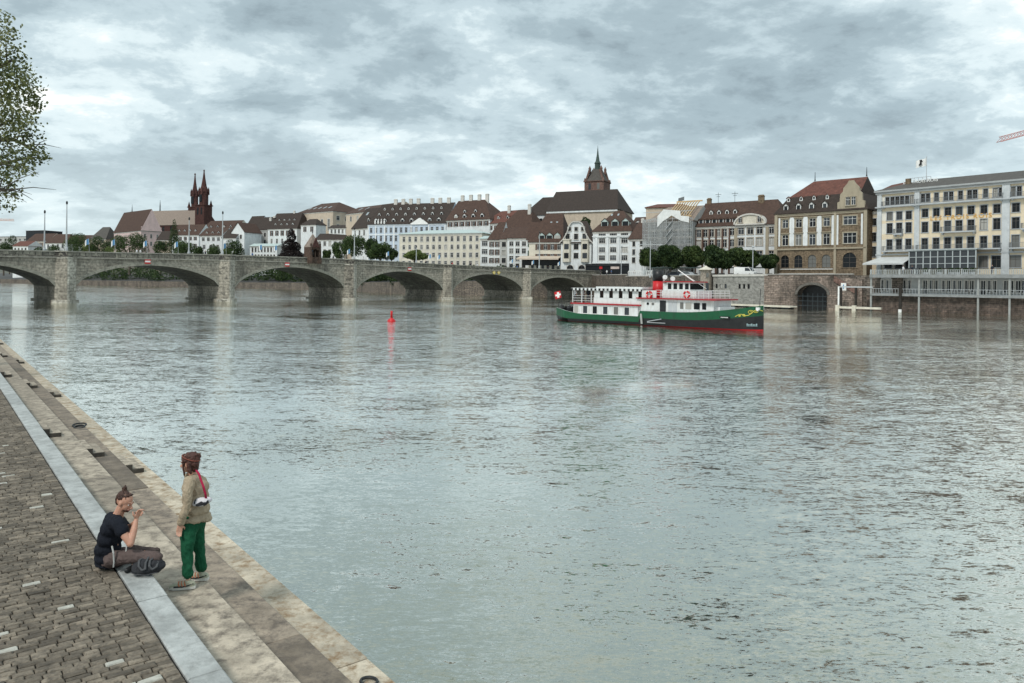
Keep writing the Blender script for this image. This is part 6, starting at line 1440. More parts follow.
for i in range(12):
    u_=lerp(r0,r1-.6,i/11); 
    for sy in (-1,1): b.tube([(u_,sy*(HB-.2),zd+.1),(u_,sy*(HB-.2),zd+1.0)],.025,5)
b.build('upper_railing',BWH,boat)
for px,lab in ((648.7,'life_ring'),(686.3,'life_ring')):
    ang=[2*math.pi*i/24 for i in range(24)]; u_=bu(px); zz_=bz(px,294.6)
    yy=-HB+.12
    b=MB(); rr_=.33
    for i in range(24):
        a0_,a1_=2*math.pi*i/24,2*math.pi*(i+1)/24
        b.tube([(u_+rr_*math.cos(a0_),yy,zz_+rr_*math.sin(a0_)),(u_+rr_*math.cos(a1_),yy,zz_+rr_*math.sin(a1_))],.105,6,mi=1 if i%6 in (0,) else 0,cap=False)
    b.build('life_ring',[RED,WPAINT],boat)
# stays, mast
b=MB(); b.tube([(h1-.2,0,4.9),(h0+.5,0,6.3)],.05,6); b.tube([(h1+1.2,0,4.2),(h0+.5,0,6.3)],.02,4); b.build('mast',WPAINT,boat)
b=MB(); b.tube([(u1-.45,0,sheer(u1-.4)-.3),(u1-.35,0,4.3)],.03,6); b.build('jack_staff',BRONZE,boat)
# fender bar between hulls and the stair
b=MB(); b.tube([(bu(642.5),-HB-.05,.15),(bu(641.5),-HB-.05,1.3)],.12,8); b.build('fender',W_['grey'],boat)
b=MB(); b.tube([(bu(648),-HB-.08,.45),(bu(662),-HB-.08,.80)],.05,6); b.tube([(bu(648),-HB-.08,.35),(bu(666),-HB-.08,.36)],.04,6); b.build('boat_hook',GREYM,boat)
# gilt scroll work and name plate on the bow
def sidep(u,z): return (u, -hb(u)*lerp(.97,1.0,.5)-.045, z)
GLD=mat('gilt_paint',(.62,.55,.10),rough=.5,var=.1)
def scroll(pts,r): b.tube([sidep(*p) for p in pts],r,6)
b=MB(); sA,sB=bu(732),bu(763,-.3)
def U(t): return lerp(bu(732),bu(762.5,-.35),t)
pts=[(U(t),lerp(1.38,2.02,t)+(.10+.13*t)*math.sin(t*9.5)) for t in [i/30 for i in range(31)]]; scroll(pts,.035)
for (tc_,zc2,R0,sg_) in ((.62,1.86,.30,1),(.80,1.98,.2,-1),(.36,1.56,.17,-1),(.18,1.45,.12,1)):
    pts=[]
    for i in range(22):
        a_=sg_*i*.42; rr_=R0*(1-i/26); pts.append((U(tc_)+rr_*math.cos(a_),zc2+rr_*.8*math.sin(a_)))
    scroll(pts,.03)
b.build('gilt_scroll',GLD,boat)
b=MB(); q_=sidep(bu(759,-.6),2.22); b.yprism([(q_[0]-.17,2.38),(q_[0]-.17,2.15),(q_[0],1.98),(q_[0]+.17,2.15),(q_[0]+.17,2.38)],q_[1]-.22,q_[1]+.1); b.build('bow_shield',WPAINT,boat)
q_=sidep(bu(722.5),1.14); b=MB(); b.box(q_[0]-.55,q_[0]+.55,q_[1]-.05,q_[1]+.2,1.16,1.36); npl=b.build('name_plate',BLACK,boat)
b=MB()
for k in range(7): b.box(q_[0]-.4+k*.12,q_[0]-.33+k*.12,q_[1]-.06,q_[1]-.05,1.21,1.31)
b.build('name_lettering',WPAINT,npl)
b=MB()
for k in range(7):
    u_=bu(742)+k*.13; s_=sidep(u_,.6); b.box(u_-.035,u_+.035,s_[1]-.01,s_[1]+.08,.50,.50+(.20 if k%3==0 else .13))
    b.box(u_-.06,u_+.07,s_[1]-.01,s_[1]+.08,.43,.46)
b.build('bow_lettering',mat('pale_blue_paint',(.40,.54,.56)),boat)
# Swiss ensign: thing of its own
BMx=Matrix.Translation((CL.x,CL.y,0))@Matrix.Rotation(brot,4,'Z')
q=BMx@Vector((u0+.25,-.2,1.5)); fx=thing('boat_flag','red flag with a white cross on a leaning staff at the stern of the boat','flag',q,brot)
b=MB(); b.tube([(0,0,0),(-.45,0,2.35)],.03,6); b.build('staff',BRONZE,fx)
b=MB(); b2=MB(); N=8
def fpt(s_,t_): return (-.42-s_*.95+t_*.2, .12*math.sin(s_*5+t_), 2.25-s_*.30-t_*.92)
for i in range(N):
    for j in range(N):
        for o in (0,.015):
            pp=[fpt(i/N,j/N),fpt((i+1)/N,j/N),fpt((i+1)/N,(j+1)/N),fpt(i/N,(j+1)/N)]
            b.add([(p[0],p[1]+o,p[2]) for p in pp],[(0,1,2,3)],1 if ((3<=i<=4 and 1<=j<=6) or (3<=j<=4 and 1<=i<=6)) else 0)
b.build('flag_cloth',[RED,WPAINT],fx)
# ================================================================ people
TMPC=bpy.data.collections.new('modelling'); S.collection.children.link(TMPC)
LC=bpy.context.view_layer.layer_collection.children['place']; LC.exclude=True
def sph(b,c,r,M=None,n=12,m=8):
    rx,ry,rz=(r,r,r) if not isinstance(r,(tuple,list)) else r; vs=[];fs=[]; c=Vector(c)
    for i in range(m+1):
        ph=math.pi*i/m
        for j in range(n):
            th=2*math.pi*j/n; v=Vector((rx*math.sin(ph)*math.cos(th),ry*math.sin(ph)*math.sin(th),rz*math.cos(ph)))
            if M is not None: v=M@v
            vs.append(c+v)
    for i in range(m):
        for j in range(n): fs.append((i*n+j,(i+1)*n+j,(i+1)*n+(j+1)%n,i*n+(j+1)%n))
    b.add(vs,fs)
def caps(b,p,q,r0,r1,n=12):
    p=Vector(p);q=Vector(q); b.tube([p,q],[r0,r1],n); sph(b,p,r0); sph(b,q,r1)
def limb(b,pts,rs):
    for i in range(len(pts)-1): caps(b,pts[i],pts[i+1],rs[i],rs[i+1])
def organic(name,b,m,parent,voxel=.008,smooth_it=3,fold=0,fs=(9,9,3),fseed=0,loc=None):
    me=b.mesh(name+'_src',m); o=bpy.data.objects.new(name+'_src',me); TMPC.objects.link(o)
    r=o.modifiers.new('r','REMESH'); r.mode='VOXEL'; r.voxel_size=voxel; r.use_smooth_shade=True
    s_=o.modifiers.new('s','SMOOTH'); s_.iterations=smooth_it; s_.factor=.6

    dg=bpy.context.evaluated_depsgraph_get()
    ev=o.evaluated_get(dg); nm=bpy.data.meshes.new_from_object(ev); bpy.data.objects.remove(o)
    if fold:
        nms=[v.normal.copy() for v in nm.vertices]; cos=[]
        for v,vn in zip(nm.vertices,nms):
            p=v.co; k=noise.noise(Vector((p.x*fs[0],p.y*fs[1],p.z*fs[2]))+Vector((fseed,0,0))); k2=noise.noise(Vector((p.x*fs[0]*2.3,p.y*fs[1]*2.3,p.z*fs[2]*2+p.x*9))+Vector((fseed,3,0)))
            cos.extend(p+vn*(fold*(k-.8*abs(k2))))
    if fold: nm.vertices.foreach_set('co',cos)
    nm.name=name; nm.polygons.foreach_set('use_smooth',[True]*len(nm.polygons)); nm.materials.clear(); nm.materials.append(m)
    return link(name,nm,parent)
def sssm(name,col):
    m=mat(name,col,rough=.5,var=.08,scale=8,spec=.35); bb=m.node_tree.nodes['Principled BSDF']; bb.inputs['Subsurface Weight'].default_value=.15; bb.inputs['Subsurface Radius'].default_value=(.02,.008,.004); return m
SKIN=sssm('skin',(.50,.27,.19)); SKIN2=sssm('fair_skin',(.55,.31,.22))
def clothm(name,col,var=.15): return mat(name,col,rough=.9,var=var,scale=9,bump=.35,bscale=60,spec=.15)
HAIRM=mat('brown_hair',(.055,.026,.018),rough=.45,var=.5,scale=30,stretch=4,bump=.8,bscale=60)
HAIRM2=mat('dark_red_brown_hair',(.075,.030,.022),rough=.45,var=.5,scale=26,stretch=4,bump=.8,bscale=55)
def head(b,c,f,up,s=1.0):
    """skull, jaw, nose, ear; f = where the face looks"""
    f=Vector(f).normalized(); up=(Vector(up)-f*f.dot(Vector(up))).normalized(); sd=up.cross(f)
    M=Matrix((f,sd,up)).transposed()
    g_=lambda x,y,z: Vector(c)+M@(Vector((x,y,z))*s)
    sph(b,g_(-.012,0,.03),(.098*s,.076*s,.098*s),M,20,14); sph(b,g_(.022,0,-.03),(.07*s,.06*s,.085*s),M,18,12)
    sph(b,g_(.055,0,-.088),(.028*s,.032*s,.022*s),M); 
    b.tube([g_(.088,0,.01),g_(.118,0,-.032)],[.009*s,.016*s],8); sph(b,g_(.111,0,-.034),.016*s); sph(b,g_(.088,0,-.062),(.014*s,.026*s,.009*s),M); sph(b,g_(.088,0,.022),(.014*s,.05*s,.012*s),M)
    for k in (-1,1): sph(b,g_(-.005,k*.076,-.01),(.020*s,.010*s,.032*s),M)
    return g_,M
def hand(b,wrist,d,nrm,curl=.6,s=1.0,side=1):
    """palm and five bent fingers; d = along the hand, nrm = out of the palm"""
    d=Vector(d).normalized(); nrm=(Vector(nrm)-d*d.dot(Vector(nrm))).normalized(); sd=d.cross(nrm)*side
    wr=Vector(wrist); 
    for k in (-1,-.33,.33,1): caps(b,wr+sd*.014*k*s,wr+d*.082*s+sd*.030*k*s,.015*s,.0125*s,8)
    for i,(k,ln) in enumerate(((1,.070),(.33,.080),(-.33,.075),(-1,.058))):
        p=wr+d*.085*s+sd*.031*k*s; dd=d.copy(); r_=.0092*s
        for j,fr in enumerate((.45,.32,.25)):
            ax=sd.normalized(); dd=(Matrix.Rotation(curl*(.9 if j else .6)*(-1 if True else 1),3,d.cross(nrm))@dd).normalized(); q_=p+dd*ln*fr*s; caps(b,p,q_,r_,r_*.9,8); p=q_; r_*=.9
    p=wr+d*.02*s+sd*.03*s; q_=p+(d*.6+sd*.7+nrm*.3).normalized()*.042*s; caps(b,p,q_,.014*s,.011*s,8); caps(b,q_,q_+(d*.9+sd*.1+nrm*.5).normalized()*.034*s,.011*s,.009*s,8)
def flat(par,name,m,c,f,up,sd_off,sz):
    pass
EYEW=mat('eye_white',(.7,.68,.65),rough=.3,var=.02); EYED=mat('eye_dark',(.03,.02,.015),rough=.2,var=.02); LIP=mat('lips',(.35,.13,.11),rough=.5,var=.05)
def face_bits(par,g_,M,s,brow):
    for k in (-1,1):
        b=MB(); sph(b,g_(.080,k*.030,.004),(.010*s,.013*s,.0055*s),M,10,8); o=b.build('eye',EYEW,par,True)
        b=MB(); sph(b,g_(.0885,k*.031,.004),(.004*s,.0065*s,.005*s),M,8,6); b.build('iris',EYED,o,True)
        b=MB(); b.tube([g_(.092,k*.014,.024),g_(.090,k*.032,.031),g_(.078,k*.05,.026)],[.0045*s,.005*s,.003*s],6); b.build('eyebrow',brow,par,True)
    b=MB(); sph(b,g_(.094,0,-.062),(.010*s,.024*s,.007*s),M,10,8); b.build('mouth',LIP,par,True)

# ---- the woman standing on the upper step (her left side and back to the camera, looking left)
YW_=9.42; OW=P(188,584,9.42); OW.z=Z1+.004
def w(px,py,dy=0): return P(px,py,YW_+dy)-OW
wm=thing('person','woman in beige jacket and green trousers standing on the stone steps','person',OW)
wb_=MB()
hc=w(189.6,463.2,0.0); fdir=Vector((-1,.12,-.10)); 
ga,Ma=head(wb_,hc,fdir,(0,0,1),1.02)
neck=w(192.5,474,.02); ches=w(195.5,489,.04); hip=w(191.5,523,.05)
limb(wb_,[w(191,468,.02),neck,w(194.5,483,.04)],[.052,.055,.07])
shL=w(190,481,-.15); shR=w(201,482,.21)
limb(wb_,[shL,w(195,481,.03),shR],[.055,.08,.055])
limb(wb_,[w(195.5,485,.03),w(196,500,.04),hip],[.115,.10,.10])
elL=w(187.5,504,-.24); wrL=w(180.5,522,-.20)
limb(wb_,[shL,elL,wrL],[.048,.04,.026]); hand(wb_,w(180,524.5,-.20),(-.10,.0,-1),(-.4,.9,0),.35,.92,1)
elR=w(205,500,.30); wrR=w(196,512,.38)
limb(wb_,[shR,elR,wrR],[.048,.04,.026]); hand(wb_,wrR,(-1,.0,-.2),(0,0,-1),.4,.92,-1)
zA=.085
ankL=w(188,583,-.14); ankL.z=zA; ankR=w(201.5,576,.13); ankR.z=zA
hL=w(188.5,528,-.07); hR=w(195,528,.14); kL=w(188.5,553,-.12); kR=w(199.5,551,.13)
limb(wb_,[hL,kL,ankL],[.06,.034,.028]); limb(wb_,[hR,kR,ankR],[.06,.034,.028])
for a_,fd in ((ankL,Vector((-.97,-.22,0))),(ankR,Vector((-.97,-.15,0)))): 
    limb(wb_,[a_+Vector((0,0,-.03)),a_+fd*.10+Vector((0,0,-.05))],[.034,.03])
body=organic('body',wb_,SKIN2,wm,.0065,2)
face_bits(body,ga,Ma,1.02,HAIRM2)
# trousers
tb=MB()
limb(tb,[w(190.5,522,-.02),w(188.5,531,-.07),w(187.6,553,-.11),w(187.9,574,-.135)],[.14,.108,.075,.066])
limb(tb,[w(194,522,.08),w(195.5,531,.12),w(199.6,551,.13),w(201.5,567.5,.13)],[.14,.106,.075,.067])
organic('trousers',tb,clothm('green_trousers',(.012,.082,.040)),wm,.009,3,fold=.022,fs=(10,10,6),fseed=3)
# jacket
jb=MB()
limb(jb,[shL,w(195.5,482,.03),shR],[.075,.098,.075])
for (px,py,dy,rx,ry,rz_) in ((195.5,487,.03,.15,.20,.12),(196,498,.04,.15,.20,.14),(195.8,508,.04,.155,.205,.12),(194.8,517,.04,.165,.215,.085)):
    sph(jb,w(px,py,dy),(rx,ry,rz_),None,20,14)
sph(jb,w(203.5,517,.05),(.075,.15,.055)); sph(jb,w(187.5,523,.02),(.085,.17,.07)); 
sl1=MB(); limb(sl1,[shL,w(187.3,492,-.225),elL,w(183.2,514,-.235),w(181,521.5,-.21)],[.072,.066,.060,.054,.052])
sl2=MB(); limb(sl2,[shR,elR,w(198,511,.37)],[.072,.062,.05])
sph(jb,w(207,519,.05),(.06,.10,.04)); sph(jb,w(184.5,524.5,.0),(.05,.12,.045))
jk=organic('jacket',jb,clothm('beige_jacket',(.36,.29,.205)),wm,.008,2,fold=.024,fs=(8,8,5),fseed=9)
JM=jk.data.materials[0]; organic('sleeve',sl1,JM,jk,.008,2,fold=.020,fs=(10,10,8),fseed=21); organic('sleeve',sl2,JM,jk,.008,2,fold=.020,fs=(10,10,8),fseed=22)
cb_=MB(); 
for i in range(12):
    a_=math.pi*2*i/12; a2=math.pi*2*(i+1)/12; f_=lambda t:w(193.2,476.8,.02)+Vector((.088*math.cos(t),.085*math.sin(t),.022*math.cos(t)*-1))
    caps(cb_,f_(a_),f_(a2),.024,.024,8)
organic('collar',cb_,clothm('beige_collar',(.30,.24,.165)),jk,.008,2)
# hair
hb_=MB(); h_=lambda x,y,z: ga(x,y,z)
sph(hb_,h_(-.028,0,.044),(.106,.090,.098),Ma,20,14); sph(hb_,h_(-.075,0,.0),(.055,.07,.08),Ma); sph(hb_,h_(-.07,0,-.06),(.042,.055,.06),Ma)
for k in range(16):
    rnd=random.Random(k+40); a_=rnd.uniform(-1,1); p0=h_(rnd.uniform(-.10,.04),rnd.uniform(-.06,.06),rnd.uniform(.09,.135)); caps(hb_,p0,p0+Vector((rnd.uniform(-.03,.045),rnd.uniform(-.03,.03),rnd.uniform(-.03,.012))),.012,.006,6)
limb(hb_,[h_(.03,.082,.04),h_(.035,.088,-.03),h_(.03,.088,-.09),h_(.035,.08,-.135)],[.022,.017,.013,.006])
limb(hb_,[h_(-.03,.082,.0),h_(-.05,.085,-.07),h_(-.055,.08,-.12)],[.028,.026,.012])
for k in (-1,1): limb(hb_,[h_(.062,k*.03,.098),h_(.045,k*.07,.06)],[.018,.018])
limb(hb_,[h_(-.10,-.02,.09),h_(-.135,-.02,.10),h_(-.14,-.02,.075),h_(-.115,-.02,.06)],[.016,.014,.014,.012])
organic('hair',hb_,HAIRM2,wm,.007,1,fold=.012,fs=(28,28,14),fseed=5)
sc_=MB()
for i in range(20):
    a_=2*math.pi*i/20; a2=2*math.pi*(i+1)/20; f_=lambda t:h_(-.026+.104*math.cos(t),.093*math.sin(t),.068-.045*math.cos(t)*-1)
    caps(sc_,f_(a_),f_(a2),.0085,.0085,6)
organic('headband',sc_,clothm('rust_headband',(.20,.07,.05)),wm,.006,1)
# bag and strap on her back
bg_=MB(); bc=w(202.5,500.5,-.08)
sph(bg_,w(201,502,-.12),(.10,.055,.060),Matrix.Rotation(R(-12),3,'Y'),16,10); sph(bg_,w(206.5,500,-.05),(.075,.06,.045),Matrix.Rotation(R(-5),3,'Y')); sph(bg_,w(197,504,-.15),(.06,.04,.035))
bagm=mat('black_and_white_bag_cloth',(.55,.54,.56),rough=.7,var=.1)
nd=bagm.node_tree.nodes; lk=bagm.node_tree.links; vz=nd.new('ShaderNodeTexVoronoi'); vz.inputs['Scale'].default_value=14; tcx=nd.new('ShaderNodeTexCoord'); lk.new(tcx.outputs['Object'],vz.inputs['Vector']); rpx=nd.new('ShaderNodeValToRGB'); rpx.color_ramp.interpolation='CONSTANT'; rpx.color_ramp.elements[0].color=(.6,.58,.6,1); rpx.color_ramp.elements[1].position=.72; rpx.color_ramp.elements[1].color=(.03,.03,.035,1); sepx=nd.new('ShaderNodeSeparateColor'); lk.new(vz.outputs['Color'],sepx.inputs[0]); lk.new(sepx.outputs[0],rpx.inputs[0]); lk.new(rpx.outputs[0],nd['Principled BSDF'].inputs['Base Color'])
bgo=organic('shoulder_bag',bg_,bagm,None,.007,2,fold=.01,fs=(12,12,12)); bgo.location=OW; tag(bgo,'black and white crossbody bag on a red strap worn by the standing woman','bag')
st_=MB(); pts=[w(196.5,470.5,-.10),w(199,474,-.12),w(201,480,-.145),w(203.5,487,-.165),w(205.5,494,-.16),w(206,498.5,-.12)]
for a_,c_ in zip(pts,pts[1:]):
    for k in (-.4,.4,0): caps(st_,a_+Vector((.016*k,0,0)),c_+Vector((.016*k,0,0)),.010,.010,6)
so_=organic('strap',st_,clothm('crimson_strap',(.36,.02,.06)),bgo,.006,1)
# shoes
def shoe(par,an,fd,m1,s=1.0):
    fd=Vector(fd).normalized(); sd=Vector((-fd.y,fd.x,0)); b=MB(); g0=Vector((an.x,an.y,0))
    limb(b,[g0-fd*.045+Vector((0,0,.045)),g0+fd*.05+Vector((0,0,.045)),g0+fd*.14+Vector((0,0,.034)),g0+fd*.195+Vector((0,0,.028))],[.047,.048,.042,.030])
    sph(b,g0+fd*.0+Vector((0,0,.075)),(.047,.046,.04)); o=organic('shoe',b,m1,par,.006,2)
    b=MB(); pts=[(-.09,.028),(-.06,.042),(.02,.040),(.10,.046),(.17,.040),(.22,.016),(.22,-.016),(.17,-.040),(.10,-.046),(.02,-.04),(-.06,-.042),(-.09,-.028)]
    b.prism([tuple((g0+fd*x+sd*y*1.08).xy) for x,y in pts],.0,.034); b.build('sole',mat('pale_sole',(.62,.60,.55),var=.1) if 'pale_sole' not in bpy.data.materials else bpy.data.materials['pale_sole'],o)
    b=MB()
    for k in (.02,.055,.09): b.tube([g0+fd*(k)+sd*.050+Vector((0,0,.045)),g0+fd*(k+.015)+sd*.036+Vector((0,0,.080-.12*k)),g0+fd*(k+.02)+Vector((0,0,.096-.12*k)),g0+fd*(k+.015)-sd*.036+Vector((0,0,.080-.12*k)),g0+fd*k-sd*.050+Vector((0,0,.045))],.009,6)
    b.build('laces',mat('orange_laces',(.42,.16,.09)) if 'orange_laces' not in bpy.data.materials else bpy.data.materials['orange_laces'],o)
    b=MB()
    for sg_ in (-1,1):
        b.tube([g0-fd*.07+sd*sg_*.030+Vector((0,0,.062)),g0-fd*.0+sd*sg_*.044+Vector((0,0,.048)),g0+fd*.06+sd*sg_*.050+Vector((0,0,.040)),g0+fd*.16+sd*sg_*.042+Vector((0,0,.040))],.010,6)
    b.build('trim',BLACK,o)
SHM=mat('sage_grey_shoe',(.36,.36,.27),rough=.7,var=.2,scale=20)
shoe(wm,ankL,(-.97,-.22,0),SHM); shoe(wm,ankR,(-.97,-.12,0),SHM)

# ---- the man sitting on the kerb, facing right, hands raised to his mouth
YM=9.07; OM=P(112,567,YM); OM.z=ZS+.005
def q_(px,py,dy=0): return P(px,py,YM+dy)-OM
mn=thing('person','man in black t-shirt sitting on the kerb with hands raised to his mouth','person',OM)
b=MB(); hc=q_(124.6,502.0,.02); fdir=Vector((.93,-.12,-.38)); gm,Mm=head(b,hc,fdir,(.35,0,1),1.0)
limb(b,[q_(122.5,506,.03),q_(119,513,.03),q_(116,520,.03)],[.058,.060,.08])
sR=q_(118.5,524,-.175); sL=q_(119.5,522,.225)
limb(b,[sR,q_(114,522,.03),sL],[.058,.09,.058])
limb(b,[q_(113,525,.03),q_(109,540,.03),q_(110,555,.03)],[.12,.11,.11])
eR=q_(130.3,543.5,-.24); wR_=q_(136.2,519.5,-.10)
limb(b,[sR,q_(124,534,-.22),eR],[.052,.050,.042]); limb(b,[eR,q_(134,530,-.17),wR_],[.044,.040,.026])
hand(b,q_(136.4,518.5,-.095),(.30,.12,.95),(-.9,.3,.1),.75,1.0,1)
eL=q_(129,529,.25); wL_=q_(135.8,521.5,.06)
limb(b,[sL,eL,wL_],[.052,.044,.027]); hand(b,q_(136.3,520.5,.05),(.35,-.35,.85),(-.8,-.5,.2),.8,1.0,-1)
# legs: crossed, near knee towards the water
kR=q_(156,557.5,-.16); kL=q_(155,553,.30); fR=q_(134,566,.10); fL=q_(139,567,-.08)
limb(b,[q_(113,560,-.05),q_(133,557,-.13),kR],[.07,.065,.05]); limb(b,[kR,q_(146,563.5,-.02),fR],[.05,.042,.036]); limb(b,[q_(113,559,.10),q_(133,553,.22),kL],[.07,.062,.05]); limb(b,[kL,q_(147,560.5,.14),fL],[.05,.042,.036])
mb_=organic('body',b,SKIN,mn,.0065,2); face_bits(mb_,gm,Mm,1.0,HAIRM)
# clothes
b=MB(); limb(b,[sR,q_(113.5,521.5,.03),sL],[.083,.118,.083]); caps(b,q_(117,519,.03),q_(111,522,.03),.085,.10)
for (px,py,dy,rx,ry,rz_) in ((113.5,527,.03,.135,.215,.11),(110.5,537,.03,.14,.20,.13),(108.5,548,.03,.145,.19,.13),(108,557,.03,.15,.2,.10),(107.5,562,.03,.145,.195,.055)):
    sph(b,q_(px,py,dy),(rx,ry,rz_),Matrix.Rotation(R(14),3,'Y'),20,14)
limb(b,[sR,q_(122.5,531.5,-.21)],[.076,.072]); limb(b,[sL,q_(123.5,525.5,.25)],[.076,.070])
organic('t_shirt',b,clothm('black_cotton',(.012,.014,.020)),mn,.009,2,fold=.020,fs=(7,7,6),fseed=2)
b=MB(); sph(b,q_(113.5,560.5,.02),(.15,.18,.075),None,18,12)
limb(b,[q_(112,559,-.07),q_(133,556.5,-.14),kR],[.105,.088,.070]); limb(b,[kR,q_(146,563.5,-.02),q_(137,565.5,.08)],[.076,.062,.052])
limb(b,[q_(112,558,.12),q_(133,552.5,.23),kL],[.105,.083,.068]); limb(b,[kL,q_(147,560.5,.14),q_(141,566,-.03)],[.074,.062,.05])
organic('trousers',b,clothm('grey_brown_trousers',(.105,.078,.072)),mn,.009,2,fold=.022,fs=(9,9,9),fseed=12)
for sp_,fd in ((q_(133,568,.16),Vector((-.6,.8,0))),(q_(140,569,-.03),Vector((-.5,-.85,0)))):
    b=MB(); p=Vector((sp_.x,sp_.y,0)); limb(b,[p+Vector((0,0,.05)),p+fd*.17+Vector((0,0,.035))],[.045,.032]); organic('shoe',b,BLACK,mn,.008,2)
b=MB(); h2=gm
sph(b,h2(-.030,0,.056),(.094,.080,.078),Mm,20,14); sph(b,h2(-.07,0,.02),(.05,.066,.06),Mm); sph(b,h2(-.075,0,-.03),(.03,.05,.04),Mm)
limb(b,[h2(-.05,0,.125),h2(-.062,.0,.165),h2(-.075,.01,.185)],[.026,.022,.012]); limb(b,[h2(-.07,0,.12),h2(-.095,-.01,.15)],[.02,.010])
limb(b,[h2(.035,-.04,.105),h2(.035,.04,.105)],[.016,.016])
organic('hair',b,HAIRM,mn,.007,1,fold=.010,fs=(30,30,16),fseed=8)
b=MB(); sph(b,h2(.045,0,-.075),(.045,.05,.028),Mm); sph(b,h2(.082,0,-.085),(.016,.024,.014),Mm); organic('beard',b,HAIRM,mn,.006,1,fold=.006,fs=(40,40,40))
# keys / chain on the hip
b=MB(); b.tube([q_(112,546,-.19),q_(113.5,553,-.215),q_(114,562,-.21),q_(113.5,567,-.2)],.010,6); b.tube([q_(127,541,-.10),q_(126,552,-.17),q_(127.5,563,-.19)],.007,6)
b.build('cord',mat('pale_cord',(.45,.45,.43)),mn)
# ---- backpack on the kerb beside him
OB=P(147,580,8.86); OB.z=ZS+.006
def k_(px,py,dy=0): return P(px,py,8.86+dy)-OB
bp_=thing('backpack','dark grey backpack lying on the kerb beside the sitting man','backpack',OB); bp_.scale=(.86,.9,.95)
b=MB(); RT=Matrix.Rotation(R(-8),3,'Y')
sph(b,Vector((.0,.03,.10)),(.225,.16,.11),RT,24,16); sph(b,Vector((-.06,.02,.065)),(.16,.14,.07),None,20,12); sph(b,Vector((.10,.04,.10)),(.13,.13,.09),None,20,12)
organic('pack',b,clothm('charcoal_nylon',(.035,.036,.040)),bp_,.008,2,fold=.020,fs=(9,9,12),fseed=6)
stm=mat('grey_webbing',(.06,.062,.066),rough=.7,var=.2,scale=20)
for pts in ([(-.06,.02,.205),(-.08,-.06,.20),(-.05,-.13,.15),(.01,-.155,.11),(.05,-.15,.125),(.03,-.10,.185),(.02,.0,.222)],[(.09,.02,.215),(.07,-.06,.20),(.09,-.12,.15),(.13,-.12,.11),(.17,-.08,.13),(.16,-.02,.17)]):
    b=MB(); pts=[Vector(p) for p in pts]
    for a_,c_ in zip(pts,pts[1:]):
        for k in (-1,0,1): caps(b,a_+Vector((.008*k,0,0)),c_+Vector((.008*k,0,0)),.010,.010,6)
    organic('strap',b,stm,bp_,.007,1)
b=MB(); b.tube([(-.20,-.06,.05),(-.1,-.125,.045),(.05,-.14,.045),(.18,-.08,.06)],.006,6); b.tube([(-.17,-.03,.11),(-.05,-.09,.13),(.05,-.11,.13)],.005,6); b.build('zip',stm,bp_)

# ---- mooring ring set and iron things on the steps
rp_=P(80,426,17.6); 
def on_step(px,py,z):
    dy=(py-HY)-ROLL*(px-512); Y=(CZ-z)*F/dy; q=P(px,py,Y); q.z=z; return q
q=on_step(79.5,426,Z2); mr_=thing('mooring_ring','dark iron mooring ring lying on the middle step beyond the woman','mooring ring',q,R(20))
b=MB()
for (cx,cy,rr_) in ((0,0,.17),(.05,-.28,.13)):
    pts=[(cx+rr_*math.cos(2*math.pi*i/20),cy+rr_*math.sin(2*math.pi*i/20),.03+.02*math.sin(2*math.pi*i/20)) for i in range(21)]; b.tube(pts,.022,6,cap=False)
b.build('ring',BRONZE,mr_); b=MB(); b.box(-.16,.12,-.12,.10,-.01,.012); b.build('plate',BRONZE,mr_)
q=on_step(369,684,Z3); mr_=thing('mooring_ring','dark iron ring on the waterline step at the bottom edge of the photo','mooring ring',q,R(60))
b=MB(); pts=[(.08*math.cos(2*math.pi*i/20),.10*math.sin(2*math.pi*i/20),.03) for i in range(21)]; b.tube(pts,.018,6,cap=False); b.build('ring',BRONZE,mr_)

# ---- small people on the boat, bridge and terrace
SPC={}
def small_person(loc,rz,c1,c2,hairc,lab,seed,sit=False,cat='person'):
    r=thing('person',lab,'person',loc,rz); seed%=3; key=(c1.name,seed)
    if key in SPC:
        for c in SPC[key]: link(c.name.split('.')[0],c.data,r)
        return r
    b=MB(); rn=random.Random(seed); a=rn.uniform(-.1,.1)
    limb(b,[(0,0,1.38),(0,0,.95)],[.15,.14]); limb(b,[(0,.09,.95),(.03,.10,.5),(0+a,.10,.07)],[.10,.07,.05]); limb(b,[(0,-.09,.95),(-.03,-.10,.5),(-a,-.10,.07)],[.10,.07,.05])
    for s_ in (-1,1):
        limb(b,[(0,s_*.17,1.38),(.02+a,s_*.22,1.1),(.10,s_*.2,.88)],[.055,.045,.035]); limb(b,[(-a+.0,s_*.10,.04),(.13,s_*.10,.035)],[.045,.035])
    limb(b,[(0,0,1.42),(0,0,1.55)],[.06,.055]); sph(b,(.01,0,1.64),(.095,.08,.115)); sph(b,(.10,0,1.63),.02)
    organic('body',b,SKIN,r,.022,1)
    b=MB(); limb(b,[(0,0,1.40),(0,0,.92)],[.17,.165]); 
    for s_ in (-1,1): limb(b,[(0,s_*.16,1.40),(.02+a,s_*.22,1.12)],[.07,.06])
    organic('top',b,c1,r,.022,1)
    b=MB(); limb(b,[(0,.08,.93),(.03,.10,.5),(a,.10,.12)],[.13,.09,.07]); limb(b,[(0,-.08,.93),(-.03,-.10,.5),(-a,-.10,.12)],[.13,.09,.07]); organic('trousers',b,c2,r,.022,1)
    b=MB(); sph(b,(-.02,0,1.68),(.10,.09,.10)); organic('hair',b,hairc,r,.022,1)
    SPC[key]=KIDS(r)
    return r
CW=clothm('white_shirt',(.6,.6,.6)); CR=clothm('red_shirt',(.4,.05,.05)); CD=clothm('dark_coat',(.03,.035,.045)); CBl=clothm('blue_coat',(.08,.14,.28)); CG=clothm('grey_trousers',(.09,.09,.10))
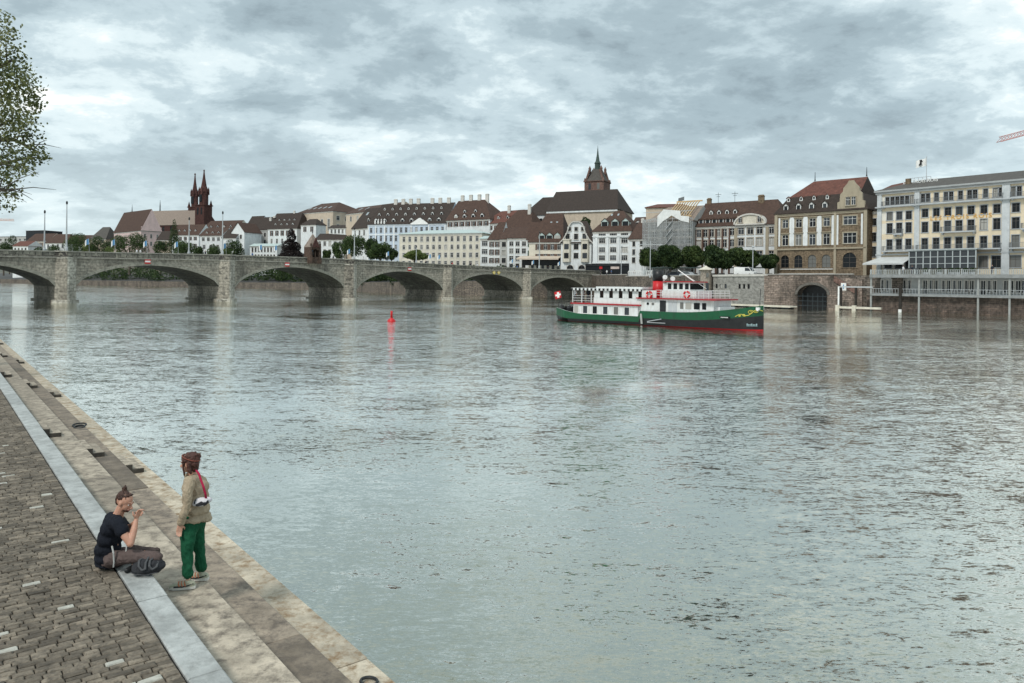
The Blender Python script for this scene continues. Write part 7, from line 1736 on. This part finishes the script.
for i,(px,v,c1,lab) in enumerate(((575.5,-1.9,CW,'passenger in white by the aft post of the boat'),(582.6,-2.0,CW,'passenger in a white shirt in the middle of the aft deck of the boat'),(583.8,-1.2,CR,'passenger in red behind the white shirt on the aft deck of the boat'),(588.5,-1.7,CD,'passenger in dark clothes near the upper cabin of the boat'))):
    q=BMx@Vector((bu(px,v),v,zf+.09)); small_person(q,brot+[1,2.5,4,5.5][i],c1,CG,HAIRM,lab,i)
for i,(px,y_,c1,lab) in enumerate(((136.5,1.6,CW,'walker in white on the bridge over the first full arch'),(140,1.8,CW,'second walker in white on the bridge over the first full arch'),(205,1.7,CD,'walker in a dark coat between the slim lamp and the pier lamp'),
      (252,1.6,CBl,'walker in blue on the bridge before the low white house row'),(333,1.7,CD,'walker in dark clothes right of the bridge chapel'),(363,1.6,CW,'walker in white just right of the third pier lamp'),(425.5,1.6,CD,'walker in dark clothes before the cream palace'),
      (452,1.6,CR,'walker in red on the bridge near the fourth pier'),(470,1.7,CD,'walker in dark clothes on the bridge before the slim glass house'),(477,1.6,CW,'walker in white on the bridge before the slim glass house'),(505,1.6,CD,'walker in a dark coat beside the yellow diamond signs'),
      (517,1.7,CBl,'walker in blue on the bridge left of the awning'),(548,1.6,CD,'walker in dark clothes before the awning restaurant'))):
    u=ux(px,y_); q=BP(u,y_,ztop(u)-.98); small_person(q,brz+(0 if i%2 else math.pi),c1,CG,HAIRM,lab,20+i)
for i,(px,c1,lab) in enumerate(((600,CD,'person in dark clothes at the quay edge right of the bridge end'),(606.5,CW,'person in white at the quay edge right of the bridge end'),(611,CBl,'person in blue before the red poster shop'),(634,CD,'person in dark clothes behind the white railing'))):
    q=P(px,300,226); q.z=7.25; small_person(q,1.5*i,c1,CG,HAIRM,lab,60+i)
for i,(px,c1,lab) in enumerate(((903,CW,'guest in white at the hotel terrace rail under the awning'),(912,CD,'guest in dark clothes under the hotel awning'),(992,CD,'guest in dark clothes on the hotel terrace right of the garden room'))):
    q=TM@Vector((tu(px,1.2),1.2,7.05)); small_person(q,2*i,c1,CG,HAIRM,lab,80+i)

# ---- the tree overhanging at the upper left
def big_tree():
    Y=30; base=P(-95,300,Y); base.z=ZS-.03
    r=thing('plane_tree','big leafy tree on the near quay reaching in at the upper left','tree',base); rn=random.Random(11)
    def tl(px,py,dy=0): return P(px,py,Y+dy)-base
    b=MB(); top=tl(-80,60)
    b.tube([(0,0,-.5),(.05,0,2),tl(-92,230),tl(-88,150),top],[.42,.34,.28,.2,.08],12)
    tips=[]
    br=[((-90,200),(-45,150),(10,120)),((-90,220),(-50,185),(-5,165),(28,158)),((-88,170),(-50,110),(0,75)),((-88,150),(-60,70),(-15,40)),((-90,210),(-50,200),(-12,188),(12,190)),((-90,190),(-40,140),(15,140),(38,152)),((-88,140),(-40,90),(12,60))]
    for i,pth in enumerate(br):
        pts=[tl(p[0],p[1],rn.uniform(-1.2,1.2)*(k>0)) for k,p in enumerate(pth)]; b.tube(pts,[.12*(1-k/len(pth))+.015 for k in range(len(pth))],7); 
        for k in range(1,len(pts)):
            for _ in range(6):
                s_=pts[k-1].lerp(pts[k],rn.random()); e_=s_+Vector((rn.uniform(-.2,1.2),rn.uniform(-1.2,1.2),rn.uniform(-.7,.9))); b.tube([s_,s_.lerp(e_,.5)+Vector((0,0,.1)),e_],[.03,.018,.006],5); tips.append(e_)
    link('trunk',b.mesh('trunk',BARK,True),r)
    # leaf clumps: px,py centre and radius in pixels
    cl=MB(); CL_=[(-60,40,45),(-60,100,60),(-50,160,55),(-20,60,30),(0,40,18),(4,30,14),(14,58,14),(-5,75,26),(18,80,20),(26,95,15),(10,105,24),(26,118,14),(36,105,9),(12,135,20),(30,135,12),(0,125,28),(-10,100,34),(26,155,13),(40,152,9),(46,158,6),(8,158,20),(-10,165,24),(20,170,12),(2,185,16),(12,195,10),(-2,205,9),(9,207,6),(-30,190,26),(34,160,10),(-35,20,26),(5,18,8),(22,75,12),(32,88,9)]
    for (px,py,rp) in CL_:
        c=tl(px,py,rn.uniform(-1.5,1.5)); rr_=rp/F*Y; k=int(115*(rp/12)**2)
        if px<-30: k=int(k*.35)
        for _ in range(k):
            v=Vector((rn.gauss(0,.5),rn.gauss(0,.5),rn.gauss(0,.5))); 
            if v.length>1.15: continue
            p=c+Vector((v.x*rr_,v.y*rr_*1.3,v.z*rr_)); d=Vector((rn.gauss(0,.6),rn.gauss(0,.6),rn.gauss(0,.6)+.5)).normalized(); a=d.orthogonal().normalized(); e=d.cross(a); th=rn.uniform(0,6.28); a,e=a*math.cos(th)+e*math.sin(th),e*math.cos(th)-a*math.sin(th)
            s=rn.uniform(.08,.15); fo=d*s*.10
            cl.add([p-a*s*.5,p-a*s*.1-e*s*.42+fo,p+a*s*.2-e*s*.3+fo,p+a*s*.55,p+a*s*.2+e*s*.3+fo,p-a*s*.1+e*s*.42+fo],[(0,1,2,3),(0,3,4,5)])
    link('crown',cl.mesh('crown',leafm('plane_leaves',(.035,.05,.016),(.12,.14,.048),(.27,.275,.12),.8)),r)
big_tree()

LC.exclude=False; bpy.data.collections.remove(TMPC)
